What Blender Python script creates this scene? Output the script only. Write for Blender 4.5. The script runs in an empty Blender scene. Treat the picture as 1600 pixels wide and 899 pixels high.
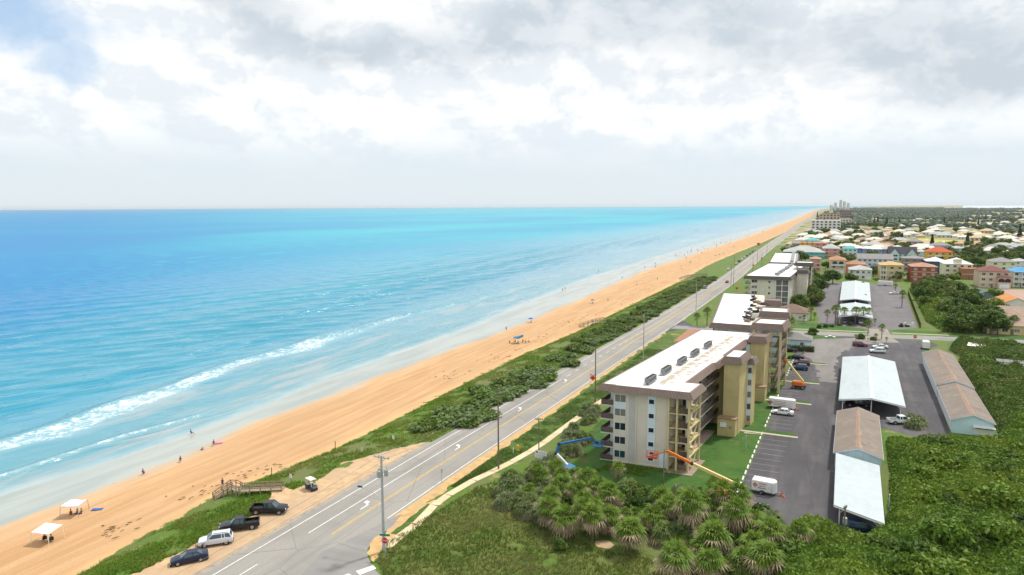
import bpy, bmesh, math, random
import numpy as np
from mathutils import Vector, Matrix
random.seed(7); RNG = np.random.RandomState(11)
C = bpy.context.scene.collection
PI = math.pi
def R(a): return math.radians(a)

# ------------------------------------------------------------------ survey: camera pose and ground points
F_PX, CAM_H = 1067.0, 49.0
PITCH, YAW, ROLL = R(6.77), R(25.0), R(0.28)
def _basis():
    f = Vector((-math.sin(YAW)*math.cos(PITCH), math.cos(YAW)*math.cos(PITCH), -math.sin(PITCH)))
    r = Vector((math.cos(YAW), math.sin(YAW), 0)); u = r.cross(f)
    return f, r*math.cos(ROLL)-u*math.sin(ROLL), u*math.cos(ROLL)+r*math.sin(ROLL)
_F, _R, _U = _basis()
def ray(px, py): return _F + _R*((px-800)/F_PX) - _U*((py-449.5)/F_PX)
def at(px, py, z=0.0):
    """surveyed point at height z"""
    d = ray(px, py); t = (z-CAM_H)/d.z
    return Vector((d.x*t, d.y*t, z))
def mpp(p): return (Vector(p)-Vector((0, 0, CAM_H))).dot(_F)/F_PX   # metres per photo pixel at p

# ------------------------------------------------------------------ mesh builder
class MB:
    def __init__(s): s.v = []; s.f = []
    def add(s, vs, fs):
        b = len(s.v); s.v += [tuple(v) for v in vs]; s.f += [tuple(i+b for i in f) for f in fs]; return s
    def hexa(s, p):     # 8 corners: bottom ring then top ring
        return s.add(p, [(3,2,1,0),(4,5,6,7),(0,1,5,4),(1,2,6,5),(2,3,7,6),(3,0,4,7)])
    def box(s, x0, x1, y0, y1, z0, z1):
        return s.hexa([(x0,y0,z0),(x1,y0,z0),(x1,y1,z0),(x0,y1,z0),(x0,y0,z1),(x1,y0,z1),(x1,y1,z1),(x0,y1,z1)])
    def obox(s, cx, cy, z0, z1, lx, ly, rot=0):
        c, sn = math.cos(rot), math.sin(rot)
        q = [(cx+c*a-sn*b, cy+sn*a+c*b) for a, b in ((-lx/2,-ly/2),(lx/2,-ly/2),(lx/2,ly/2),(-lx/2,ly/2))]
        return s.hexa([(x,y,z0) for x,y in q]+[(x,y,z1) for x,y in q])
    def prism(s, pts, z0, z1):
        n = len(pts)
        return s.add([(x,y,z0) for x,y in pts]+[(x,y,z1) for x,y in pts],
            [tuple(range(n-1,-1,-1)), tuple(range(n,2*n))]+[(i,(i+1)%n,n+(i+1)%n,n+i) for i in range(n)])
    def sheet(s, pts, z): return s.add([(p[0],p[1],z) for p in pts], [tuple(range(len(pts)))])
    def beam(s, a, b, w, h=None):
        a, b = Vector(a), Vector(b); h = h or w; d = (b-a).normalized()
        up = Vector((0,0,1)) if abs(d.z) < .95 else Vector((0,1,0))
        r = d.cross(up).normalized()*(w/2); u = r.cross(d).normalized()*(h/2)
        return s.hexa([a-r-u,a+r-u,b+r-u,b-r-u,a-r+u,a+r+u,b+r+u,b-r+u])
    def tube(s, a, b, r0, r1=None, n=8, cap=True):
        a, b = Vector(a), Vector(b); r1 = r0 if r1 is None else r1; d = (b-a).normalized()
        up = Vector((0,0,1)) if abs(d.z) < .95 else Vector((1,0,0))
        x = d.cross(up).normalized(); y = d.cross(x)
        vs = [a+(x*math.cos(2*PI*i/n)+y*math.sin(2*PI*i/n))*r0 for i in range(n)]+[b+(x*math.cos(2*PI*i/n)+y*math.sin(2*PI*i/n))*r1 for i in range(n)]
        fs = [(i,(i+1)%n,n+(i+1)%n,n+i) for i in range(n)]
        if cap: fs += [tuple(range(n-1,-1,-1)), tuple(range(n,2*n))]
        return s.add(vs, fs)
    def path(s, pts, r, n=5):
        for a, b in zip(pts[:-1], pts[1:]): s.tube(a, b, r, r, n, False)
        return s
    def lathe(s, prof, cx=0, cy=0, n=12):
        vs = []; m = len(prof)
        for i in range(n):
            a = 2*PI*i/n; vs += [(cx+r*math.cos(a), cy+r*math.sin(a), z) for r, z in prof]
        return s.add(vs, [(i*m+j, ((i+1)%n)*m+j, ((i+1)%n)*m+j+1, i*m+j+1) for i in range(n) for j in range(m-1)])
    def ball(s, c, rx, ry, rz, n=10, m=6):
        vs = []; 
        for j in range(m+1):
            t = PI*j/m
            vs += [(c[0]+rx*math.sin(t)*math.cos(2*PI*i/n), c[1]+ry*math.sin(t)*math.sin(2*PI*i/n), c[2]+rz*math.cos(t)) for i in range(n)]
        return s.add(vs, [(j*n+i, (j+1)*n+i, (j+1)*n+(i+1)%n, j*n+(i+1)%n) for j in range(m) for i in range(n)])
    def loft(s, rings, cap=True):
        n = len(rings[0]); b = []
        for r in rings: b += r
        fs = [(k*n+i, k*n+(i+1)%n, (k+1)*n+(i+1)%n, (k+1)*n+i) for k in range(len(rings)-1) for i in range(n)]
        if cap: fs += [tuple(range(n-1,-1,-1)), tuple((len(rings)-1)*n+i for i in range(n))]
        return s.add(b, fs)
    def xf(s, fn): s.v = [tuple(fn(*v)) for v in s.v]; return s
    def mesh(s, name):
        me = bpy.data.meshes.new(name); me.from_pydata(s.v, [], s.f); me.update(); return me
    def build(s, name, m, parent=None, smooth=False, loc=None):
        me = s.mesh(name); me.materials.append(m)
        if smooth: me.polygons.foreach_set('use_smooth', [True]*len(me.polygons))
        return link(name, me, parent, loc)
def link(name, me, parent=None, loc=None, rot=None):
    o = bpy.data.objects.new(name, me); C.objects.link(o)
    if parent: o.parent = parent
    if loc is not None: o.location = loc
    if rot is not None: o.rotation_euler = (0,0,rot) if not hasattr(rot,'__len__') else rot
    return o
def tag(o, label=None, cat=None, group=None, kind=None):
    if label: o['label'] = label
    if cat: o['category'] = cat
    if group: o['group'] = group
    if kind: o['kind'] = kind
    return o
def thing(name, label, cat, loc=(0,0,0), rot=0, group=None):
    o = bpy.data.objects.new(name, None); C.objects.link(o); o.empty_display_size = .3
    o.location = loc; o.rotation_euler = (0,0,rot); return tag(o, label, cat, group)
def struct(name, mb, m, smooth=False): return tag(mb.build(name, m, smooth=smooth), kind='structure')
KIDS = {}
def kids(o): return [c for c in bpy.data.objects if c.parent == o]
def dup(root, loc, rot=0, scale=1, label=None, group=None):
    if root.name not in KIDS: KIDS[root.name] = [(k, kids(k)) for k in kids(root)]
    r = root.copy(); C.objects.link(r); r.location = loc; r.rotation_euler = (0,0,rot)
    r.scale = (scale,)*3 if not hasattr(scale,'__len__') else scale
    if label: r['label'] = label
    if group: r['group'] = group
    for k, g in KIDS[root.name]:
        c = k.copy(); C.objects.link(c); c.parent = r
        for q in g:
            d = q.copy(); C.objects.link(d); d.parent = c
    return r
def npmesh(name, V, Fq, m, smooth=False):
    """fast mesh from numpy arrays (n,3) and (k,3|4)"""
    me = bpy.data.meshes.new(name); V = np.asarray(V, np.float32); Fq = np.asarray(Fq, np.int32); k = Fq.shape[1]
    me.vertices.add(len(V)); me.vertices.foreach_set('co', V.ravel())
    me.loops.add(Fq.size); me.loops.foreach_set('vertex_index', Fq.ravel())
    me.polygons.add(len(Fq)); me.polygons.foreach_set('loop_start', np.arange(0, Fq.size, k, dtype=np.int32))
    if smooth: me.polygons.foreach_set('use_smooth', np.ones(len(Fq), bool))
    me.update(calc_edges=True); me.validate(); me.materials.append(m); return me
def fattr(me, name, arr):
    a = me.attributes.new(name, 'FLOAT', 'POINT'); a.data.foreach_set('value', np.asarray(arr, np.float32).ravel())
_H = RNG.rand(256, 256)
def vnoise(x, y):
    x = np.asarray(x, float); y = np.asarray(y, float); xi = np.floor(x).astype(int); yi = np.floor(y).astype(int)
    fx = x-xi; fy = y-yi; fx = fx*fx*(3-2*fx); fy = fy*fy*(3-2*fy)
    h = lambda a, b: _H[a & 255, b & 255]
    return (h(xi,yi)*(1-fx)+h(xi+1,yi)*fx)*(1-fy)+(h(xi,yi+1)*(1-fx)+h(xi+1,yi+1)*fx)*fy
def fbm(x, y, o=4):
    t = 0; a = .5
    for i in range(o): t = t+a*vnoise(x*2**i+17*i, y*2**i+31*i); a *= .5
    return t
def sst(a, b, x): t = np.clip((np.asarray(x)-a)/(b-a), 0, 1); return t*t*(3-2*t)

# ------------------------------------------------------------------ materials
class N:
    """tiny node helper"""
    def __init__(s, m): s.t = m.node_tree; s.n = s.t.nodes; s.l = s.t.links
    def new(s, ty, **kw):
        n = s.n.new(ty)
        for k, v in kw.items(): setattr(n, k, v)
        return n
    def set(s, sock, v):
        if isinstance(v, bpy.types.NodeSocket): s.l.new(v, sock)
        elif v is not None: sock.default_value = v
    def math(s, op, a, b=None, c=None, clamp=False):
        n = s.new('ShaderNodeMath', operation=op, use_clamp=clamp)
        for i, v in enumerate((a, b, c)):
            if v is not None: s.set(n.inputs[i], v)
        return n.outputs[0]
    def vmath(s, op, a, b=None):
        n = s.new('ShaderNodeVectorMath', operation=op); s.set(n.inputs[0], a)
        if b is not None: s.set(n.inputs[1], b)
        return n.outputs['Value'] if op in ('LENGTH','DOT_PRODUCT','DISTANCE') else n.outputs[0]
    def noise(s, vec, scale, detail=3, rough=.55, dist=0, d2=False):
        n = s.new('ShaderNodeTexNoise');
        if d2: n.noise_dimensions = '2D'
        n.inputs['Scale'].default_value = scale; n.inputs['Detail'].default_value = detail
        n.inputs['Roughness'].default_value = rough; n.inputs['Distortion'].default_value = dist
        if vec is not None: s.l.new(vec, n.inputs['Vector'])
        return n.outputs[0]
    def mix(s, f, a, b):
        n = s.new('ShaderNodeMix', data_type='RGBA'); s.set(n.inputs[0], f); s.set(n.inputs[6], a if not isinstance(a, tuple) else (*a[:3],1)); s.set(n.inputs[7], b if not isinstance(b, tuple) else (*b[:3],1)); return n.outputs[2]
    def ramp(s, f, a, b, smooth=True):
        n = s.new('ShaderNodeMapRange', interpolation_type='SMOOTHSTEP' if smooth else 'LINEAR'); s.set(n.inputs[0], f)
        n.inputs[1].default_value = a; n.inputs[2].default_value = b; return n.outputs[0]
    def pos(s, scale=None):
        g = s.new('ShaderNodeNewGeometry').outputs['Position']
        return g if scale is None else s.vmath('MULTIPLY', g, scale)
    def objc(s): return s.new('ShaderNodeTexCoord').outputs['Object']
    def attr(s, name): return s.new('ShaderNodeAttribute', attribute_name=name).outputs['Fac']
    def bump(s, h, strength, dist=.1):
        b = s.new('ShaderNodeBump'); b.inputs['Strength'].default_value = strength; b.inputs['Distance'].default_value = dist; s.l.new(h, b.inputs['Height']); return b.outputs[0]
MATS = {}
def base_mat(name):
    m = bpy.data.materials.new(name); m.use_nodes = True; n = N(m); b = m.node_tree.nodes['Principled BSDF']; return m, n, b
def mat(name, c1, rough=.7, var=.18, scale=1.5, c2=None, scale2=.12, metal=0, spec=.4, bump=0, bscale=8, coat=0, obj=False, streak=0, worn=None):
    """procedural paint / stone / wood: two scales of colour noise, optional bump"""
    if name in MATS: return MATS[name]
    m, n, b = base_mat(name); p = n.objc() if obj else n.pos()
    dark = tuple(c*(1-var) for c in c1); lite = tuple(min(1,c*(1+var*.6)) for c in c1)
    f = n.ramp(n.noise(p, scale, 4), .3, .7)
    col = n.mix(f, dark, lite)
    g = n.ramp(n.noise(p, scale2, 3), .35, .65)
    col = n.mix(n.math('MULTIPLY', g, .8 if c2 else .35), col, c2 or tuple(c*(1-var*.8) for c in c1))
    if streak: col = n.mix(n.math('MULTIPLY', n.ramp(n.noise(n.pos((.9,.9,.06)), 1.6, 5, .6), .46, .72), streak), col, tuple(c*.55 for c in c1))
    if worn: col = n.mix(n.math('MULTIPLY', n.ramp(n.noise(n.vmath('ADD', p, (31,17,0)), .22, 5, .62), .56, .68), .75), col, worn)
    n.l.new(col, b.inputs['Base Color']); b.inputs['Roughness'].default_value = rough; b.inputs['Metallic'].default_value = metal
    b.inputs['Specular IOR Level'].default_value = spec; b.inputs['Coat Weight'].default_value = coat
    if bump: n.l.new(n.bump(n.noise(p, bscale, 3), bump), b.inputs['Normal'])
    MATS[name] = m; return m
def leafmat(name, c1, c2, c3=None, s1=.9, s2=.06, trans=.25, rough=.55):
    """foliage: leaf-to-leaf and clump-to-clump hue change"""
    if name in MATS: return MATS[name]
    m, n, b = base_mat(name); p = n.pos()
    col = n.mix(n.ramp(n.noise(p, s1, 2), .35, .65), c1, c2)
    if c3: col = n.mix(n.ramp(n.noise(p, s2, 3), .42, .66), col, c3)
    fine = n.noise(p, 5.5, 1); k = n.ramp(fine, .3, .7, False)
    col = n.mix(k, n.mix(.30, col, (0,0,0)), n.mix(.12, col, (.5,.5,.2)))
    n.l.new(col, b.inputs['Base Color']); b.inputs['Roughness'].default_value = rough; b.inputs['Specular IOR Level'].default_value = .2
    tr = n.new('ShaderNodeBsdfTranslucent'); n.l.new(col, tr.inputs[0]); mx = n.new('ShaderNodeMixShader'); mx.inputs[0].default_value = trans
    n.l.new(b.outputs[0], mx.inputs[1]); n.l.new(tr.outputs[0], mx.inputs[2])
    n.l.new(mx.outputs[0], m.node_tree.nodes['Material Output'].inputs['Surface']); MATS[name] = m; return m
def stripes(name, c1, c2, axis, period, frac=.1, rough=.6, var=.15):
    """seamed / ribbed sheet: dark seam every period metres along a world axis"""
    if name in MATS: return MATS[name]
    m, n, b = base_mat(name); p = n.pos(); s = n.new('ShaderNodeSeparateXYZ'); n.l.new(p, s.inputs[0])
    if axis == 'XY': v = n.math('ADD', s.outputs[0], s.outputs[1])
    else: v = s.outputs[axis]
    fr = n.math('FRACT', n.math('DIVIDE', v, period)); k = n.math('LESS_THAN', fr, frac)
    f = n.ramp(n.noise(p, .8, 4), .3, .7); col = n.mix(f, tuple(c*(1-var) for c in c1), c1)
    col = n.mix(k, col, c2); col = n.mix(n.math('MULTIPLY', n.ramp(n.noise(n.vmath('MULTIPLY', p, (.35,.12,1)), 1, 5, .6), .48, .70), .35), col, tuple(c*.68 for c in c1))
    n.l.new(col, b.inputs['Base Color']); b.inputs['Roughness'].default_value = rough; MATS[name] = m; return m
def glassmat(name, c=(.02,.03,.04), rough=.08):
    return mat(name, c, rough, .3, .35, spec=.6)
# ------------------------------------------------------------------ scene, camera, light
S = bpy.context.scene
S.render.engine = 'CYCLES'
S.view_settings.view_transform = 'Standard'; S.view_settings.look = 'None'; S.view_settings.gamma = 1; S.view_settings.use_curve_mapping = False
S.view_settings.exposure = 0.1
S.cycles.max_bounces = 5; S.cycles.transparent_max_bounces = 8; S.cycles.volume_bounces = 0
cd = bpy.data.cameras.new('camera'); cam = bpy.data.objects.new('camera', cd); C.objects.link(cam); S.camera = cam
cd.sensor_width = 36; cd.lens = 36*F_PX/1600; cd.clip_start = .5; cd.clip_end = 120000
mw = Matrix.Identity(4)
for i in range(3): mw[i][0], mw[i][1], mw[i][2] = _R[i], _U[i], -_F[i]
mw[2][3] = CAM_H; cam.matrix_world = mw
SUN_EL, SUN_AZ = R(58), R(28)          # azimuth from +Y towards +X
sd = bpy.data.lights.new('sun', 'SUN'); so = bpy.data.objects.new('sun', sd); C.objects.link(so)
sd.energy = 3.3; sd.angle = R(4); sd.color = (1, .94, .84)
sv = Vector((math.sin(SUN_AZ)*math.cos(SUN_EL), math.cos(SUN_AZ)*math.cos(SUN_EL), math.sin(SUN_EL)))
so.rotation_euler = sv.to_track_quat('Z', 'Y').to_euler()

def make_world():
    w = bpy.data.worlds.new('World'); S.world = w; w.use_nodes = True; n = N(w); bg = n.n['Background']
    sky = n.new('ShaderNodeTexSky', sky_type='NISHITA'); sky.sun_disc = False; sky.sun_elevation = SUN_EL; sky.sun_rotation = SUN_AZ
    sky.dust_density = 2; sky.air_density = 1; sky.altitude = 50
    d = n.new('ShaderNodeTexCoord').outputs['Generated']; s = n.new('ShaderNodeSeparateXYZ'); n.l.new(d, s.inputs[0])
    az = n.math('ARCTAN2', s.outputs[0], s.outputs[1]); el = n.math('ARCSINE', s.outputs[2])
    cx = n.new('ShaderNodeCombineXYZ'); n.l.new(az, cx.inputs[0]); n.l.new(el, cx.inputs[1]); P = cx.outputs[0]
    wob = n.new('ShaderNodeTexNoise', noise_dimensions='2D'); wob.inputs['Scale'].default_value = 5; wob.inputs['Detail'].default_value = 5; wob.inputs['Roughness'].default_value = .6; n.l.new(P, wob.inputs['Vector'])
    wv = n.vmath('MULTIPLY', n.vmath('SUBTRACT', wob.outputs['Color'], (.5,.5,.5)), (.16,.10,0)); Q = n.vmath('ADD', P, wv)
    def blob(px, py, rx, ry, soft=.35):
        v = ray(px, py).normalized(); c = (math.atan2(v.x, v.y), math.asin(v.z), 0)
        e = n.vmath('LENGTH', n.vmath('MULTIPLY', n.vmath('SUBTRACT', Q, c), (1067/rx, 1067/ry, 0)))
        return n.ramp(e, 1.12, soft)
    def union(bl):
        o = bl[0]
        for b in bl[1:]: o = n.math('MAXIMUM', o, b)
        return o
    # rolling cumulus: cauliflower height field, lit from above (difference of two samples), greyer bases
    def puff(v):
        vo = n.new('ShaderNodeTexVoronoi', feature='F1', voronoi_dimensions='2D'); vo.inputs['Scale'].default_value = 8; vo.inputs['Detail'].default_value = 3; vo.inputs['Roughness'].default_value = .55; vo.inputs['Lacunarity'].default_value = 2.3; vo.normalize = True
        n.l.new(v, vo.inputs['Vector']); return n.math('SUBTRACT', n.math('MULTIPLY', n.noise(v, 6, 7, .58, .1, True), 1.2), n.math('MULTIPLY', vo.outputs['Distance'], .9))
    st = n.vmath('ADD', n.vmath('MULTIPLY', P, (1, 1.55, 1)), n.vmath('MULTIPLY', wv, (.5,.5,0)))
    h = puff(st); h2 = puff(n.vmath('ADD', st, (.010, .030, 0)))
    lit = n.ramp(n.math('SUBTRACT', h, h2), -.16, .16); dens = n.ramp(h, .0, .5)
    low = n.ramp(el, R(2.6), R(7.6))                       # cumulus dissolve into the haze near the horizon
    grey = union([blob(560,58,330,62), blob(790,58,250,72), blob(990,36,340,66), blob(1080,90,300,56), blob(1340,80,330,78), blob(1540,90,300,72), blob(400,18,160,36)])
    blue = union([blob(62,45,120,42), blob(110,98,70,40), blob(10,10,90,50)])
    white = union([blob(600,18,170,46), blob(60,110,110,56), blob(250,85,230,60), blob(250,40,170,30), blob(440,118,220,34), blob(700,140,360,44), blob(950,118,240,36), blob(1190,150,240,42), blob(120,12,95,24)])
    body = n.mix(lit, (7.9,8.5,9.0), (10.4,10.45,10.4))
    body = n.mix(n.math('MULTIPLY', n.math('SUBTRACT', 1, dens), .55), body, (7.8,8.35,8.8))
    body = n.mix(n.math('MULTIPLY', white, n.math('MULTIPLY_ADD', lit, .75, .15)), body, (10.1,10.05,9.95))
    gcol = n.mix(lit, (5.5,6.2,6.85), (6.8,7.35,7.8)); gcol = n.mix(n.math('MULTIPLY', n.ramp(n.noise(P, 3.2, 5, .5, 0, True), .54, .70), .6), gcol, (8.6,8.8,9.0))
    body = n.mix(n.math('MULTIPLY', grey, n.math('SUBTRACT', .90, n.math('MULTIPLY', white, .65))), body, gcol)
    vail = n.mix(n.ramp(el, R(0), R(9)), (7.3,8.05,8.4), (7.0,8.0,8.7))
    streak = n.ramp(n.noise(n.vmath('MULTIPLY', P, (1, 4, 1)), 5, 6, .55, 0, True), .40, .68)
    vail = n.mix(n.math('MULTIPLY', streak, n.math('MULTIPLY', n.ramp(el, R(1.5), R(6)), .6)), vail, (8.7,8.95,9.1))
    cloud = n.mix(low, vail, body)
    scol = n.mix(.65, n.vmath('MULTIPLY', sky.outputs[0], (1.4,1.4,1.4)), (5.0,6.9,9.3))
    cover = n.math('SUBTRACT', 1, n.math('MULTIPLY', blue, n.math('MULTIPLY_ADD', dens, -.30, 1.0)))
    col = n.mix(cover, scol, cloud)
    n.l.new(col, bg.inputs[0]); bg.inputs[1].default_value = .1
make_world()

# ------------------------------------------------------------------ shoreline survey (x as a function of y)
def curve(pts, sm=0):
    ys = np.array([p[0] for p in pts], float); xs = np.array([p[1] for p in pts], float)
    def f(y):
        y = np.asarray(y, float)
        if not sm: return np.interp(y, ys, xs)
        k = sum(np.interp(y*(1+o*sm), ys, xs) for o in (-1,-.66,-.33,0,.33,.66,1)); return k/7
    return f
RC = curve([(0,-68.2),(60,-67.8),(112,-67.2),(150,-66.2),(200,-65.2),(250,-63.6),(300,-62.2),(350,-61.4),(400,-60.9),(455,-60.3),(510,-60.6),(600,-62.3),(775,-65.3),(1033,-66.5),(1420,-69),(2042,-74),(3000,-70),(5000,-95),(9000,-110),(14000,200),(40000,3000)], .08)
VE = curve([(0,-91),(40,-92),(56,-94.5),(84,-98.5),(97,-96.5),(111,-94.5),(130,-94.3),(162,-95.4),(207,-96.2),(261,-93.4),(365,-93),(480,-92),(604,-96),(782,-92),(1000,-86),(1366,-76),(2000,-82),(3000,-78),(5000,-103),(9000,-118),(14000,190),(40000,2990)], .05)
SW = curve([(0,-123),(60,-123),(100,-124),(124,-128.4),(145,-126.6),(176,-127),(214,-125.8),(268,-125.5),(362,-129),(542,-137),(826,-135),(1257,-128),(2200,-126),(3000,-124),(5350,-146),(8800,-163),(13500,100),(40000,2900)], .07)
WE = curve([(0,-141),(70,-140),(95,-137.4),(131,-137.6),(165,-143),(200,-142.6),(243,-143.4),(322,-150),(460,-162),(641,-164),(1041,-166),(2200,-152),(3000,-150),(5350,-172),(8800,-190),(13500,60),(40000,2860)], .07)
HW = 6.4                               # half width of the coastal road
def ground_z(x, y):
    """height of beach / dune / land"""
    we, sw, ve, rl = WE(y), SW(y), VE(y), RC(y)-HW-1.0
    z = np.interp
    t = np.where(x < we, (x-we)/20, np.where(x < sw, (x-we)/(sw-we), np.where(x < ve, 1+(x-sw)/(ve-sw), np.where(x < rl, 2+(x-ve)/(rl-ve), 3+(x-rl)/100))))
    return np.interp(t, [-3,0,1,2,2.25,2.6,3,4], [-7,-4.5,-4.0,-2.5,-1.0,-.05,0,0]), t
def gz(x, y): return float(ground_z(np.array(x), np.array(y))[0])

def make_ground():
    ys = [-60, -20]; y = 10
    while y < 420: ys.append(y); y += 3
    while y < 42000: ys.append(y); y *= 1.06
    ys = np.array(ys); cols = []
    for k in np.linspace(-2.5,-.05,8): cols.append(WE(ys)+k*20)
    for a, b, m in ((WE,SW,9),(SW,VE,22),(VE,lambda y: RC(y)-HW-1.0,16)):
        for k in range(m): cols.append(a(ys)+(b(ys)-a(ys))*k/m)
    for k in (0,.5,4,13,16,30,60,120,250,500,1000,2500,6000,15000,40000): cols.append(RC(ys)-HW-1.0+k)
    X = np.stack(cols, 1); Y = np.repeat(ys[:,None], X.shape[1], 1); Z, T = ground_z(X, Y)
    Z = Z+np.where((T>.9)&(T<2.9), (fbm(X*.12,Y*.12)-.45)*.35*np.clip(np.minimum(T-.9,2.9-T)*4,0,1), 0)
    nr, nc = X.shape; V = np.stack([X,Y,Z],-1).reshape(-1,3); i = np.arange(nr*nc).reshape(nr,nc)
    Fq = np.stack([i[:-1,:-1],i[:-1,1:],i[1:,1:],i[1:,:-1]],-1).reshape(-1,4)
    m, n, b = base_mat('land'); p = n.pos(); t = n.attr('zone')
    sp = n.new('ShaderNodeSeparateXYZ'); n.l.new(p, sp.inputs[0])
    n1 = n.noise(p, .35, 5); n2 = n.noise(p, .06, 4); tj = n.math('ADD', t, n.math('MULTIPLY', n.math('SUBTRACT', n1, .5), .30)); tj = n.math('ADD', tj, n.math('MULTIPLY', n.math('SUBTRACT', n2, .5), .12))
    st = n.noise(n.pos((.9,.06,1)), .7, 5, .6); fine = n.noise(p, 2.2, 5, .65)
    sand = n.mix(n.ramp(st, .32, .68), (.45,.26,.12), (.57,.365,.195)); sand = n.mix(n.math('MULTIPLY', n.ramp(fine, .35, .75), .35), sand, (.47,.245,.10))
    pale = n.ramp(n.math('ADD', n.math('MULTIPLY', n.noise(n.pos((.5,.04,1)), .5, 4), .5), n.math('SUBTRACT', t, 1)), .55, .12)
    sand = n.mix(n.math('MULTIPLY', pale, .55), sand, (.68,.47,.29))
    foot = n.ramp(t, 1.86, 1.99); sand = n.mix(n.math('MULTIPLY', foot, .45), sand, (.80,.50,.22))
    # tyre and foot tracks run along the beach
    tr = n.noise(n.pos((2.6,.05,1)), 1.0, 3); sand = n.mix(n.math('MULTIPLY', n.ramp(tr, .55, .68), .35), sand, (.42,.23,.105))
    sand = n.mix(n.math('MULTIPLY', n.ramp(n.noise(p, .045, 5, .6), .42, .62), .4), sand, (.46,.29,.155))
    wet = n.mix(n.ramp(n.noise(n.pos((.5,.08,1)), .4, 4), .35, .65), (.29,.325,.31), (.37,.40,.37))
    kwet = n.ramp(n.math('ADD', t, n.math('MULTIPLY', n.math('SUBTRACT', n.noise(n.pos((1,.25,1)), .12, 3), .5), .45)), 1.10, .86)
    c = n.mix(kwet, sand, wet)
    g1 = n.mix(n.ramp(fine, .35, .65), (.06,.125,.012), (.115,.19,.02)); g1 = n.mix(n.ramp(n2, .45, .62), g1, (.13,.15,.045))
    patch = n.ramp(n.noise(p, .16, 5, .6), .60, .70)
    grass = n.mix(n.math('MULTIPLY', patch, .55), g1, (.42,.30,.15))
    kg = n.ramp(tj, 1.99, 2.03); c = n.mix(kg, c, grass)
    far = n.ramp(sp.outputs[1], 700, 1300); ground_far = n.mix(n.ramp(n.noise(p, .02, 4), .4, .6), (.10,.14,.035), (.42,.34,.20))
    c = n.mix(n.math('MULTIPLY', far, n.ramp(t, 2.9, 3.0)), c, ground_far)
    n.l.new(c, b.inputs['Base Color']); n.l.new(n.math('SUBTRACT', .9, n.math('MULTIPLY', kwet, .68)), b.inputs['Roughness']); b.inputs['Specular IOR Level'].default_value = .35
    n.l.new(n.bump(n.math('MULTIPLY', fine, n.math('SUBTRACT', 1, kwet)), .5, .25), b.inputs['Normal'])
    me = npmesh('ground', V, Fq, m, True); fattr(me, 'zone', T); tag(link('ground', me), kind='structure')
make_ground()

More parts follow.
